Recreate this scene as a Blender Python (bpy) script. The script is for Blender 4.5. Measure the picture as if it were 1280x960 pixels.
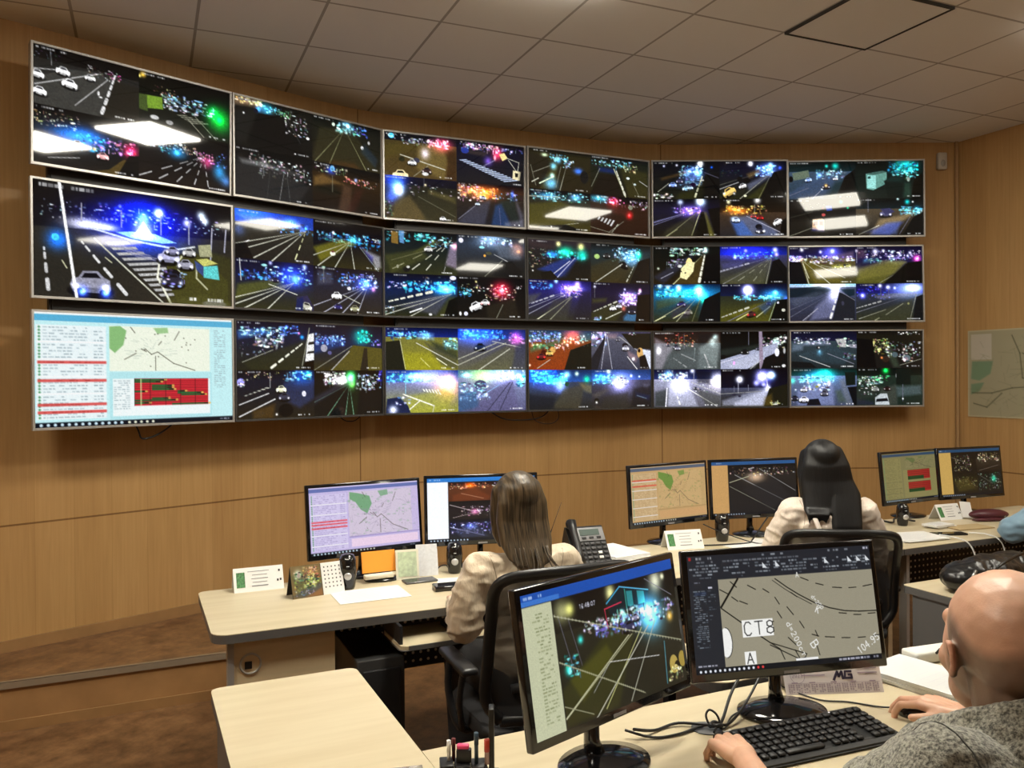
import bpy, bmesh, math, random
import numpy as np
from mathutils import Vector, Matrix

# ------------------------------------------------------------------ scene, camera, light
sc = bpy.context.scene
for o in list(bpy.data.objects):
    bpy.data.objects.remove(o)
COL = sc.collection
CAM_H = 1.665
cd = bpy.data.cameras.new('camera')
cam = bpy.data.objects.new('camera', cd)
COL.objects.link(cam)
cd.sensor_width = 36.0
cd.lens = 1047.3 / 1280 * 36.0
cd.clip_start = 0.02
pit, rol = 0.007, -0.007
fw = Vector((0, math.cos(pit), -math.sin(pit)))
up0 = Vector((0, math.sin(pit), math.cos(pit)))
rt0 = Vector((1, 0, 0))
# positive screen rotation of the photographed frame
rt = rt0 * math.cos(rol) + up0 * math.sin(rol)
up = up0 * math.cos(rol) - rt0 * math.sin(rol)
cam.matrix_world = Matrix(((rt.x, up.x, -fw.x, 0), (rt.y, up.y, -fw.y, 0), (rt.z, up.z, -fw.z, CAM_H), (0, 0, 0, 1)))
sc.camera = cam
sc.view_settings.view_transform = 'Standard'
sc.view_settings.look = 'None'
sc.view_settings.exposure = 0.0
sc.view_settings.gamma = 1.0
sc.view_settings.use_curve_mapping = False
w = bpy.data.worlds.new('world'); sc.world = w; w.use_nodes = True
w.node_tree.nodes['Background'].inputs[0].default_value = (0.9, 0.95, 1.0, 1)
w.node_tree.nodes['Background'].inputs[1].default_value = 0.05

PANEL = 66.0          # radiance of the ceiling light panels
SCREEN = 0.95         # radiance of a white display pixel
LIGHTS = [(-1, -2), (-1, -4), (-6, -4), (4, -3), (4, -5), (4, -9)]
CEIL = 3.59
PLAT = 0.23

# ------------------------------------------------------------------ frames
TH = math.radians(24.5)
U = Vector((math.cos(TH), math.sin(TH), 0))
V = Vector((-math.sin(TH), math.cos(TH), 0))
A0 = Vector((-1.075, 2.98, 0))
def D(t, n, z=0.0):
    p = A0 + U * t + V * n
    return Vector((p.x, p.y, z))
GT = math.radians(23.5)
GU = Vector((math.cos(GT), math.sin(GT), 0)); GV = Vector((-math.sin(GT), math.cos(GT), 0))
GO = Vector((0.184, 4.775, 0)); GS = 0.605
def G(i, j, z=CEIL):
    p = GO + GU * (i * GS) + GV * (j * GS)
    return Vector((p.x, p.y, z))

# ------------------------------------------------------------------ materials
def lin(c):
    return tuple(((x / 255.0) / 12.92 if x / 255.0 <= .04045 else ((x / 255.0 + .055) / 1.055) ** 2.4) for x in c)
_m = {}
def mat(name, col=None, rough=.5, metal=0, spec=.5, sheen=0, noise=0, nscale=20, bump=0, bscale=60, stretch=None, coat=0, alpha=1, trans=0, emit=None, estr=0):
    if name in _m: return _m[name]
    m = bpy.data.materials.new(name); m.use_nodes = True
    nt = m.node_tree; b = nt.nodes['Principled BSDF']
    c = (*col, 1)
    b.inputs['Base Color'].default_value = c
    b.inputs['Roughness'].default_value = rough
    b.inputs['Metallic'].default_value = metal
    b.inputs['Specular IOR Level'].default_value = spec
    b.inputs['Coat Weight'].default_value = coat
    b.inputs['Transmission Weight'].default_value = trans
    b.inputs['Alpha'].default_value = alpha
    if sheen: b.inputs['Sheen Weight'].default_value = sheen
    if emit:
        b.inputs['Emission Color'].default_value = (*emit, 1); b.inputs['Emission Strength'].default_value = estr
    if noise or bump:
        tc = nt.nodes.new('ShaderNodeTexCoord'); mp = nt.nodes.new('ShaderNodeMapping')
        nt.links.new(tc.outputs['Object'], mp.inputs[0])
        if stretch: mp.inputs['Scale'].default_value = stretch
    if noise:
        n = nt.nodes.new('ShaderNodeTexNoise'); n.inputs['Scale'].default_value = nscale; n.inputs['Detail'].default_value = 5
        nt.links.new(mp.outputs[0], n.inputs['Vector'])
        mx = nt.nodes.new('ShaderNodeMix'); mx.data_type = 'RGBA'
        mr = nt.nodes.new('ShaderNodeMapRange'); mr.inputs[1].default_value = .3; mr.inputs[2].default_value = .7
        nt.links.new(n.outputs[0], mr.inputs[0]); nt.links.new(mr.outputs[0], mx.inputs[0])
        mx.inputs[6].default_value = (*[x * (1 - noise) for x in col], 1)
        mx.inputs[7].default_value = (*[min(1, x * (1 + noise)) for x in col], 1)
        nt.links.new(mx.outputs[2], b.inputs['Base Color'])
    if bump:
        n = nt.nodes.new('ShaderNodeTexNoise'); n.inputs['Scale'].default_value = bscale; n.inputs['Detail'].default_value = 4
        nt.links.new(mp.outputs[0], n.inputs['Vector'])
        bp = nt.nodes.new('ShaderNodeBump'); bp.inputs['Strength'].default_value = bump; bp.inputs['Distance'].default_value = .01
        nt.links.new(n.outputs[0], bp.inputs['Height']); nt.links.new(bp.outputs[0], b.inputs['Normal'])
    _m[name] = m
    return m

def node(nt, typ, **kw):
    n = nt.nodes.new(typ)
    for k, v in kw.items():
        if k.startswith('i'): n.inputs[int(k[1:])].default_value = v
        else: setattr(n, k, v)
    return n

def wood_wall(name, base, dark, light, plank=.2, joint=1.25):
    """vertical veneer boards: UV u = metres along the wall, v = height"""
    m = bpy.data.materials.new(name); m.use_nodes = True
    nt = m.node_tree; b = nt.nodes['Principled BSDF']; L = nt.links.new
    tc = node(nt, 'ShaderNodeTexCoord'); sp = node(nt, 'ShaderNodeSeparateXYZ'); L(tc.outputs['UV'], sp.inputs[0])
    # board index -> random tone
    dv = node(nt, 'ShaderNodeMath', operation='DIVIDE', i1=plank); L(sp.outputs[0], dv.inputs[0])
    fl = node(nt, 'ShaderNodeMath', operation='FLOOR'); L(dv.outputs[0], fl.inputs[0])
    wn = node(nt, 'ShaderNodeTexWhiteNoise', noise_dimensions='1D'); L(fl.outputs[0], wn.inputs['W'])
    # grain
    mp = node(nt, 'ShaderNodeMapping'); mp.inputs['Scale'].default_value = (38, 1.3, 1); L(tc.outputs['UV'], mp.inputs[0])
    n1 = node(nt, 'ShaderNodeTexNoise'); n1.inputs['Scale'].default_value = 1.6; n1.inputs['Detail'].default_value = 6; n1.inputs['Distortion'].default_value = .6
    L(mp.outputs[0], n1.inputs['Vector'])
    mp2 = node(nt, 'ShaderNodeMapping'); mp2.inputs['Scale'].default_value = (5, .9, 1); L(tc.outputs['UV'], mp2.inputs[0])
    n2 = node(nt, 'ShaderNodeTexNoise'); n2.inputs['Scale'].default_value = 1.5; n2.inputs['Detail'].default_value = 3; L(mp2.outputs[0], n2.inputs['Vector'])
    a = node(nt, 'ShaderNodeMath', operation='MULTIPLY', i1=.5); L(n1.outputs[0], a.inputs[0])
    a2 = node(nt, 'ShaderNodeMath', operation='MULTIPLY_ADD', i1=.35); L(n2.outputs[0], a2.inputs[0]); L(a.outputs[0], a2.inputs[2])
    a3 = node(nt, 'ShaderNodeMath', operation='MULTIPLY_ADD', i1=.12); L(wn.outputs[0], a3.inputs[0]); L(a2.outputs[0], a3.inputs[2])
    cr = node(nt, 'ShaderNodeValToRGB'); L(a3.outputs[0], cr.inputs[0])
    e = cr.color_ramp.elements; e[0].position = .28; e[0].color = (*dark, 1); e[1].position = .72; e[1].color = (*light, 1)
    k = e.new(.50); k.color = (*base, 1)
    # grooves: plank joints (faint), panel joints and the horizontal groove (dark)
    def edge(src, period, width, off=0):
        s = node(nt, 'ShaderNodeMath', operation='ADD', i1=off); L(src, s.inputs[0])
        q = node(nt, 'ShaderNodeMath', operation='PINGPONG', i1=period / 2); L(s.outputs[0], q.inputs[0])
        c = node(nt, 'ShaderNodeMath', operation='LESS_THAN', i1=width); L(q.outputs[0], c.inputs[0])
        return c.outputs[0]
    g1 = edge(sp.outputs[0], plank, .002)
    g2 = edge(sp.outputs[0], joint, .004, JOFF)
    h = node(nt, 'ShaderNodeMath', operation='SUBTRACT', i1=.898); L(sp.outputs[1], h.inputs[0])
    h2 = node(nt, 'ShaderNodeMath', operation='ABSOLUTE'); L(h.outputs[0], h2.inputs[0])
    g3 = node(nt, 'ShaderNodeMath', operation='LESS_THAN', i1=.005); L(h2.outputs[0], g3.inputs[0])
    up_ = node(nt, 'ShaderNodeMath', operation='GREATER_THAN', i1=.898); L(sp.outputs[1], up_.inputs[0]); g2u = node(nt, 'ShaderNodeMath', operation='MULTIPLY'); L(g2, g2u.inputs[0]); L(up_.outputs[0], g2u.inputs[1])
    mx = node(nt, 'ShaderNodeMath', operation='MAXIMUM'); L(g2u.outputs[0], mx.inputs[0]); L(g3.outputs[0], mx.inputs[1])
    m1 = node(nt, 'ShaderNodeMix', data_type='RGBA', blend_type='MULTIPLY'); L(cr.outputs[0], m1.inputs[6]); m1.inputs[7].default_value = (.88, .86, .83, 1)
    L(g1, m1.inputs[0])
    m2 = node(nt, 'ShaderNodeMix', data_type='RGBA', blend_type='MULTIPLY'); L(m1.outputs[2], m2.inputs[6]); m2.inputs[7].default_value = (.42, .36, .3, 1)
    L(mx.outputs[0], m2.inputs[0])
    L(m2.outputs[2], b.inputs['Base Color'])
    b.inputs['Roughness'].default_value = .42; b.inputs['Specular IOR Level'].default_value = .3
    return m
JOFF = 0.0
def desk_mat():
    m = bpy.data.materials.new('pale_maple_laminate'); m.use_nodes = True
    nt = m.node_tree; b = nt.nodes['Principled BSDF']; L = nt.links.new
    tc = node(nt, 'ShaderNodeTexCoord'); mp = node(nt, 'ShaderNodeMapping'); mp.inputs['Scale'].default_value = (1.2, 14, 14); L(tc.outputs['Object'], mp.inputs[0])
    n = node(nt, 'ShaderNodeTexNoise'); n.inputs['Scale'].default_value = 1.6; n.inputs['Detail'].default_value = 5; L(mp.outputs[0], n.inputs['Vector'])
    cr = node(nt, 'ShaderNodeValToRGB'); L(n.outputs[0], cr.inputs[0]); e = cr.color_ramp.elements
    e[0].position = .3; e[0].color = (.56, .475, .315, 1); e[1].position = .7; e[1].color = (.63, .55, .385, 1)
    L(cr.outputs[0], b.inputs['Base Color']); b.inputs['Roughness'].default_value = .35; b.inputs['Specular IOR Level'].default_value = .35
    return m
def floor_mat(name, dark, light):
    m = bpy.data.materials.new(name); m.use_nodes = True
    nt = m.node_tree; b = nt.nodes['Principled BSDF']; L = nt.links.new
    tc = node(nt, 'ShaderNodeTexCoord'); mp = node(nt, 'ShaderNodeMapping'); mp.inputs['Rotation'].default_value = (0, 0, math.radians(-66)); L(tc.outputs['Object'], mp.inputs[0])
    br = node(nt, 'ShaderNodeTexBrick'); br.offset = .5
    br.inputs['Scale'].default_value = 1; br.inputs['Brick Width'].default_value = .42; br.inputs['Row Height'].default_value = .14; br.inputs['Mortar Size'].default_value = .0015
    br.inputs['Color1'].default_value = (.7, .7, .7, 1); br.inputs['Color2'].default_value = (1, 1, 1, 1); br.inputs['Mortar'].default_value = (.55, .5, .45, 1); L(mp.outputs[0], br.inputs[0])
    n = node(nt, 'ShaderNodeTexNoise'); n.inputs['Scale'].default_value = 9; n.inputs['Detail'].default_value = 8; n.inputs['Roughness'].default_value = .72; L(mp.outputs[0], n.inputs['Vector'])
    cr = node(nt, 'ShaderNodeValToRGB'); L(n.outputs[0], cr.inputs[0]); e = cr.color_ramp.elements
    e[0].position = .36; e[0].color = (*dark, 1); e[1].position = .66; e[1].color = (*light, 1)
    mx = node(nt, 'ShaderNodeMix', data_type='RGBA', blend_type='MULTIPLY', i0=.6); L(cr.outputs[0], mx.inputs[6]); L(br.outputs[0], mx.inputs[7])
    L(mx.outputs[2], b.inputs['Base Color']); b.inputs['Roughness'].default_value = .38
    return m
def ceil_mat():
    m = bpy.data.materials.new('ceiling_tile'); m.use_nodes = True
    nt = m.node_tree; b = nt.nodes['Principled BSDF']; L = nt.links.new
    tc = node(nt, 'ShaderNodeTexCoord'); sp = node(nt, 'ShaderNodeSeparateXYZ'); L(tc.outputs['UV'], sp.inputs[0])
    outs = []
    for k in (0, 1):
        q = node(nt, 'ShaderNodeMath', operation='PINGPONG', i1=.5); L(sp.outputs[k], q.inputs[0])
        c = node(nt, 'ShaderNodeMath', operation='LESS_THAN', i1=.013); L(q.outputs[0], c.inputs[0]); outs.append(c.outputs[0])
    mxx = node(nt, 'ShaderNodeMath', operation='MAXIMUM'); L(outs[0], mxx.inputs[0]); L(outs[1], mxx.inputs[1])
    f1 = node(nt, 'ShaderNodeVectorMath', operation='FLOOR'); L(tc.outputs['UV'], f1.inputs[0])
    wn = node(nt, 'ShaderNodeTexWhiteNoise'); L(f1.outputs[0], wn.inputs['Vector'])
    n = node(nt, 'ShaderNodeTexNoise'); n.inputs['Scale'].default_value = 90; n.inputs['Detail'].default_value = 3; L(tc.outputs['UV'], n.inputs['Vector'])
    ad = node(nt, 'ShaderNodeMath', operation='MULTIPLY_ADD', i1=.5); L(n.outputs[0], ad.inputs[0]); L(wn.outputs[0], ad.inputs[2])
    cr = node(nt, 'ShaderNodeValToRGB'); L(ad.outputs[0], cr.inputs[0]); e = cr.color_ramp.elements
    e[0].position = 0; e[0].color = (*CEILC[0], 1); e[1].position = 1.3; e[1].color = (*CEILC[1], 1)
    mx = node(nt, 'ShaderNodeMix', data_type='RGBA'); L(mxx.outputs[0], mx.inputs[0]); L(cr.outputs[0], mx.inputs[6]); mx.inputs[7].default_value = (*CEILC[2], 1)
    L(mx.outputs[2], b.inputs['Base Color']); b.inputs['Roughness'].default_value = .85; b.inputs['Specular IOR Level'].default_value = .15
    bp = node(nt, 'ShaderNodeBump'); bp.inputs['Strength'].default_value = .5; bp.inputs['Distance'].default_value = .01
    iv = node(nt, 'ShaderNodeMath', operation='SUBTRACT', i0=1.0); L(mxx.outputs[0], iv.inputs[1]); L(iv.outputs[0], bp.inputs['Height']); L(bp.outputs[0], b.inputs['Normal'])
    return m
CEILC = [(.68, .655, .62), (.73, .70, .665), (.36, .33, .30)]

BLACK = mat('black_plastic', (.012, .012, .013), .38)
GLOSSB = mat('gloss_black_plastic', (.008, .008, .009), .12, coat=.3)
MATTB = mat('matte_black_fabric', (.016, .016, .018), .85, bump=.2, bscale=400)
SILVER = mat('silver_bezel', (.48, .47, .45), .38, metal=.6)
DBEZ = mat('dark_grey_bezel', (.05, .048, .046), .4)
STEEL = mat('brushed_steel', (.35, .34, .32), .35, metal=.9)
GREYE = mat('grey_edge_band', (.115, .112, .108), .45)
WHITE = mat('white_paper', (.80, .80, .79), .8, bump=.05, bscale=30)
INK = mat('grey_print', (.25, .26, .28), .8)
DINK = mat('dark_print', (.03, .03, .04), .7)
CREAM = mat('cream_paper', (.74, .72, .60), .8)
DESK = desk_mat()
DARKM = mat('dark_metal', (.02, .02, .022), .45, metal=.3)
RAILM = mat('black_steel_rail', (.018, .016, .015), .5)

# ------------------------------------------------------------------ object helpers
def link(o, parent=None):
    COL.objects.link(o)
    if parent: o.parent = parent
    return o
def tag(o, label=None, cat=None, group=None, kind=None):
    if label: o['label'] = label
    if cat: o['category'] = cat
    if group: o['group'] = group
    if kind: o['kind'] = kind
    return o
def thing(name, label, cat, loc=(0, 0, 0), rz=0, group=None):
    o = bpy.data.objects.new(name, None); o.location = loc; o.rotation_euler = (0, 0, rz); o.empty_display_size = .05
    link(o); return tag(o, label, cat, group)
def copy_tree(o, parent=None):
    c = o.copy(); COL.objects.link(c); c.parent = parent
    for ch in o.children: copy_tree(ch, c)
    return c

class MB:
    def __init__(s): s.bm = bmesh.new(); s.mats = []; s.mi = 0
    def use(s, m):
        if m not in s.mats: s.mats.append(m)
        s.mi = s.mats.index(m); return s
    def _f(s, vs):
        try:
            f = s.bm.faces.new(vs); f.material_index = s.mi; return f
        except ValueError: return None
    def box(s, c, size, R=None, bevel=0, seg=2):
        r = bmesh.ops.create_cube(s.bm, size=1)
        vs = r['verts']; fs = list({f for v in vs for f in v.link_faces})
        for v in vs: v.co = Vector((v.co.x * size[0], v.co.y * size[1], v.co.z * size[2]))
        if bevel:
            es = list({e for v in vs for e in v.link_edges})
            rr = bmesh.ops.bevel(s.bm, geom=es, offset=bevel, segments=seg, affect='EDGES', profile=.5)
            fs = [f for f in rr['faces']]; 
            vset = set(v for f in fs for v in f.verts)
            fs = list({f for v in vset for f in v.link_faces}); vs = list({v for f in fs for v in f.verts})
        for f in fs: f.material_index = s.mi; f.smooth = bool(bevel)
        M = Matrix.Translation(Vector(c)) @ (R.to_4x4() if R else Matrix())
        for v in vs: v.co = M @ v.co
        return s
    def prism(s, pts, z0, z1, bevel=0):
        """outline in xy, extruded z0..z1"""
        a = [s.bm.verts.new((p[0], p[1], z0)) for p in pts]; b = [s.bm.verts.new((p[0], p[1], z1)) for p in pts]
        s._f(a[::-1]); s._f(b); n = len(pts)
        for i in range(n): s._f([a[i], a[(i + 1) % n], b[(i + 1) % n], b[i]])
        return s
    def prism_xz(s, pts, y0, y1):
        a = [s.bm.verts.new((p[0], y0, p[1])) for p in pts]; b = [s.bm.verts.new((p[0], y1, p[1])) for p in pts]
        s._f(a); s._f(b[::-1]); n = len(pts)
        for i in range(n): s._f([a[(i + 1) % n], a[i], b[i], b[(i + 1) % n]])
        return s
    def prism_yz(s, pts, x0, x1):
        a = [s.bm.verts.new((x0, p[0], p[1])) for p in pts]; b = [s.bm.verts.new((x1, p[0], p[1])) for p in pts]
        s._f(a[::-1]); s._f(b); n = len(pts)
        for i in range(n): s._f([a[i], a[(i + 1) % n], b[(i + 1) % n], b[i]])
        return s
    def tube(s, path, r, seg=8, caps=True, smooth=True, flat=1.0):
        path = [Vector(p) for p in path]; n = len(path); rings = []
        rs = r if isinstance(r, (list, tuple)) else [r] * n
        ref = None
        for i, p in enumerate(path):
            t = (path[min(i + 1, n - 1)] - path[max(i - 1, 0)]).normalized()
            if ref is None:
                ref = Vector((0, 0, 1)) if abs(t.z) < .9 else Vector((1, 0, 0))
            a = (ref - t * ref.dot(t)).normalized(); b = t.cross(a); ref = a
            rings.append([s.bm.verts.new(p + (a * math.cos(k * 2 * math.pi / seg) * flat + b * math.sin(k * 2 * math.pi / seg)) * rs[i]) for k in range(seg)])
        for i in range(n - 1):
            for k in range(seg):
                f = s._f([rings[i][k], rings[i][(k + 1) % seg], rings[i + 1][(k + 1) % seg], rings[i + 1][k]])
                if f: f.smooth = smooth
        if caps: s._f(rings[0][::-1]); s._f(rings[-1])
        return s
    def lathe(s, prof, c=(0, 0, 0), seg=24, sx=1, sy=1, smooth=True):
        """prof [(r,z)...]"""
        c = Vector(c); rings = []
        for r, z in prof:
            if r < 1e-6: rings.append([s.bm.verts.new(c + Vector((0, 0, z)))])
            else: rings.append([s.bm.verts.new(c + Vector((r * sx * math.cos(k * 2 * math.pi / seg), r * sy * math.sin(k * 2 * math.pi / seg), z))) for k in range(seg)])
        for i in range(len(rings) - 1):
            A, B = rings[i], rings[i + 1]
            for k in range(seg):
                if len(A) == 1 and len(B) == 1: continue
                if len(A) == 1: f = s._f([A[0], B[(k + 1) % seg], B[k]])
                elif len(B) == 1: f = s._f([A[k], A[(k + 1) % seg], B[0]])
                else: f = s._f([A[k], A[(k + 1) % seg], B[(k + 1) % seg], B[k]])
                if f: f.smooth = smooth
        return s
    def ball(s, c, r, R=None, sub=2):
        rr = bmesh.ops.create_icosphere(s.bm, subdivisions=sub, radius=1)
        if not hasattr(r, '__len__'): r = (r, r, r)
        M = Matrix.Translation(Vector(c)) @ (R.to_4x4() if R else Matrix())
        for v in rr['verts']: v.co = M @ Vector((v.co.x * r[0], v.co.y * r[1], v.co.z * r[2]))
        for f in {f for v in rr['verts'] for f in v.link_faces}: f.smooth = True; f.material_index = s.mi
        return s
    def quad(s, a, b, c, d): s._f([s.bm.verts.new(Vector(p)) for p in (a, b, c, d)]); return s
    def xf(s, M):
        for v in s.bm.verts: v.co = M @ v.co
        return s
    def build(s, name, m=None, parent=None, loc=None, rz=None):
        if m is not None and not s.mats: s.mats = [m]
        me = bpy.data.meshes.new(name); bmesh.ops.recalc_face_normals(s.bm, faces=s.bm.faces)
        s.bm.to_mesh(me); s.bm.free()
        for q in s.mats: me.materials.append(q)
        o = bpy.data.objects.new(name, me); link(o, parent)
        if loc is not None: o.location = loc
        if rz is not None: o.rotation_euler = (0, 0, rz)
        return o
def Rx(a): return Matrix.Rotation(a, 3, 'X')
def Ry(a): return Matrix.Rotation(a, 3, 'Y')
def Rz(a): return Matrix.Rotation(a, 3, 'Z')
def smooth_path(pts, k=6):
    pts = [Vector(p) for p in pts]; out = []
    for i in range(len(pts) - 1):
        p0 = pts[max(i - 1, 0)]; p1 = pts[i]; p2 = pts[i + 1]; p3 = pts[min(i + 2, len(pts) - 1)]
        for j in range(k):
            t = j / k
            out.append(.5 * ((2 * p1) + (-p0 + p2) * t + (2 * p0 - 5 * p1 + 4 * p2 - p3) * t * t + (-p0 + 3 * p1 - 3 * p2 + p3) * t ** 3))
    out.append(pts[-1]); return out
def rrect(w, h, r, n=5, cx=0, cy=0):
    out = []
    for sx, sy, a0 in ((1, 1, 0), (-1, 1, 90), (-1, -1, 180), (1, -1, 270)):
        for k in range(n + 1):
            a = math.radians(a0 + 90 * k / n)
            out.append((cx + sx * (w / 2 - r) + r * math.cos(a), cy + sy * (h / 2 - r) + r * math.sin(a)))
    return out
# ------------------------------------------------------------------ what the displays show (drawn in numpy, carried as mesh colours)
def hx(c):
    c = c.strip()
    if len(c) == 3: return np.array([int(x, 16) / 15.0 for x in c])
    return np.array([int(c[i:i + 2], 16) / 255.0 for i in (0, 2, 4)])
FONT = {'С': [[(.9, .85), (.7, 1), (.3, 1), (.05, .75), (.05, .25), (.3, 0), (.7, 0), (.9, .15)]],
 'Т': [[(0, 1), (1, 1)], [(.5, 1), (.5, 0)]], '8': [[(.5, .52), (.15, .62), (.15, .88), (.5, 1), (.85, .88), (.85, .62), (.5, .52), (.08, .4), (.08, .12), (.5, 0), (.92, .12), (.92, .4), (.5, .52)]],
 'А': [[(0, 0), (.5, 1), (1, 0)], [(.2, .35), (.8, .35)]], 'В': [[(0, 0), (0, 1), (.6, 1), (.8, .85), (.8, .65), (.6, .52), (0, .52)], [(.6, .52), (.95, .38), (.95, .12), (.7, 0), (0, 0)]],
 'К': [[(0, 0), (0, 1)], [(.8, 1), (0, .45)], [(.25, .6), (.85, 0)]], 'd': [[(.8, 1), (.8, 0)], [(.8, .5), (.4, .6), (.1, .4), (.1, .15), (.4, 0), (.8, .1)]],
 '=': [[(.1, .6), (.8, .6)], [(.1, .35), (.8, .35)]], '2': [[(.1, .8), (.4, 1), (.8, .85), (.8, .6), (.05, 0), (.9, 0)]], '0': [[(.5, 1), (.15, .8), (.15, .2), (.5, 0), (.85, .2), (.85, .8), (.5, 1)]],
 'с': [[(.8, .5), (.45, .62), (.15, .45), (.15, .15), (.45, 0), (.8, .12)]], 'т': [[(.1, .6), (.9, .6)], [(.5, .6), (.5, 0)]], '.': [[(.4, 0), (.5, .06)]], '1': [[(.3, .8), (.55, 1), (.55, 0)]],
 '4': [[(.7, 0), (.7, 1), (.05, .35), (.95, .35)]], '9': [[(.85, .65), (.5, .45), (.15, .65), (.2, .9), (.5, 1), (.85, .85), (.85, .4), (.6, 0), (.2, .05)]], '5': [[(.85, 1), (.2, 1), (.15, .58), (.6, .62), (.9, .4), (.8, .1), (.4, 0), (.1, .12)]],
 '6': [[(.8, .95), (.4, .9), (.12, .4), (.3, 0), (.7, 0), (.88, .3), (.6, .52), (.15, .4)]], ':': [[(.4, .15), (.5, .2)], [(.4, .65), (.5, .7)]], '7': [[(.1, 1), (.9, 1), (.4, 0)]], '-': [[(.1, .45), (.8, .45)]], 'A': [[(0, 0), (.5, 1), (1, 0)], [(.2, .35), (.8, .35)]]}
class Cv:
    def __init__(s, W, H, seed=1, aspect=None):
        s.W, s.H = W, H; s.a = np.zeros((H, W, 3)); s.rng = np.random.default_rng(seed)
        s.x0 = s.y0 = 0; s.w = W; s.h = H
        s.Y, s.X = np.mgrid[0:H, 0:W].astype(float); s.X += .5; s.Y += .5
    def sub(s, x0, y0, x1, y1):
        s.x0 = x0 * s.W; s.y0 = y0 * s.H; s.w = (x1 - x0) * s.W; s.h = (y1 - y0) * s.H; return s
    def px(s, x, y): return s.x0 + x / 100 * s.w, s.y0 + y / 100 * s.h
    def win(s, xa, ya, xb, yb, pad=0):
        xa, xb = max(xa - pad, s.x0), min(xb + pad, s.x0 + s.w); ya, yb = max(ya - pad, s.y0), min(yb + pad, s.y0 + s.h)
        i0, i1, j0, j1 = int(round(ya)), int(round(yb)), int(round(xa)), int(round(xb))
        i0 = max(i0, 0); j0 = max(j0, 0)
        return (slice(i0, max(i1, i0)), slice(j0, max(j1, j0)))
    def mix(s, sl, m, c):
        m = np.clip(m, 0, 1)[..., None]; s.a[sl] = s.a[sl] * (1 - m) + c * m
    def rect(s, c, x0, y0, x1, y1, a=1):
        xa, ya = s.px(x0, y0); xb, yb = s.px(x1, y1); sl = s.win(xa, ya, xb, yb, 1); X = s.X[sl]; Y = s.Y[sl]
        m = np.clip(X - xa + .5, 0, 1) * np.clip(xb - X + .5, 0, 1) * np.clip(Y - ya + .5, 0, 1) * np.clip(yb - Y + .5, 0, 1)
        s.mix(sl, m * a, hx(c))
    def grad(s, c0, c1, y0, y1):
        sl = s.win(*s.px(0, y0), *s.px(100, y1)); Y = s.Y[sl]; _, ya = s.px(0, y0); _, yb = s.px(0, y1)
        t = np.clip((Y - ya) / max(yb - ya, 1), 0, 1)[..., None]; s.a[sl] = hx(c0) * (1 - t) + hx(c1) * t
    def poly(s, c, pts, a=1, soft=1.0):
        P = [s.px(*p) for p in pts]; xs = [p[0] for p in P]; ys = [p[1] for p in P]
        sl = s.win(min(xs), min(ys), max(xs), max(ys), soft + 1); X = s.X[sl]; Y = s.Y[sl]
        if X.size == 0: return
        ins = np.zeros(X.shape, bool); dist = np.full(X.shape, 1e9); n = len(P)
        for i in range(n):
            (xa, ya), (xb, yb) = P[i], P[(i + 1) % n]
            if ya != yb:
                cnd = ((ya > Y) != (yb > Y)) & (X < (xb - xa) * (Y - ya) / (yb - ya) + xa); ins ^= cnd
            dx, dy = xb - xa, yb - ya; L = dx * dx + dy * dy + 1e-9; t = np.clip(((X - xa) * dx + (Y - ya) * dy) / L, 0, 1)
            dist = np.minimum(dist, np.hypot(X - xa - t * dx, Y - ya - t * dy))
        m = np.clip(.5 + np.where(ins, dist, -dist) / soft / 1.2, 0, 1); s.mix(sl, m * a, hx(c))
    def line(s, c, w, x0, y0, x1, y1, a=1, w1=None, add=False):
        xa, ya = s.px(x0, y0); xb, yb = s.px(x1, y1); k = s.h / 100; w0 = w * k; w1 = w0 if w1 is None else w1 * k; pad = max(w0, w1) + 1.5
        sl = s.win(min(xa, xb), min(ya, yb), max(xa, xb), max(ya, yb), pad); X = s.X[sl]; Y = s.Y[sl]
        if X.size == 0: return
        dx, dy = xb - xa, yb - ya; L = dx * dx + dy * dy + 1e-9; t = np.clip(((X - xa) * dx + (Y - ya) * dy) / L, 0, 1)
        d = np.hypot(X - xa - t * dx, Y - ya - t * dy); ww = (w0 + (w1 - w0) * t) / 2
        m = np.clip(ww - d + .5, 0, 1) * np.minimum(1, 2 * ww + .15)
        if add: s.a[sl] += (np.clip(m, 0, 1) * a)[..., None] * hx(c)
        else: s.mix(sl, m * a, hx(c))
    def dash(s, c, w, x0, y0, x1, y1, n=6, w1=None, a=1, pw=1.7):
        for i in range(n):
            t0 = ((i + .1) / n) ** pw; t1 = ((i + .62) / n) ** pw; ws = w if w1 is None else w + (w1 - w) * t1
            s.line(c, ws, x0 + (x1 - x0) * t0, y0 + (y1 - y0) * t0, x0 + (x1 - x0) * t1, y0 + (y1 - y0) * t1, a)
    def glow(s, c, r, x, y, sx=1, a=1):
        xa, ya = s.px(x, y); R = r * s.h / 100; sl = s.win(xa - 3 * R * sx, ya - 3 * R, xa + 3 * R * sx, ya + 3 * R); X = s.X[sl]; Y = s.Y[sl]
        d2 = ((X - xa) / sx) ** 2 + (Y - ya) ** 2; m = (np.exp(-d2 / (R * R)) * a)[..., None]
        s.a[sl] = s.a[sl] + m * hx(c)
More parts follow.
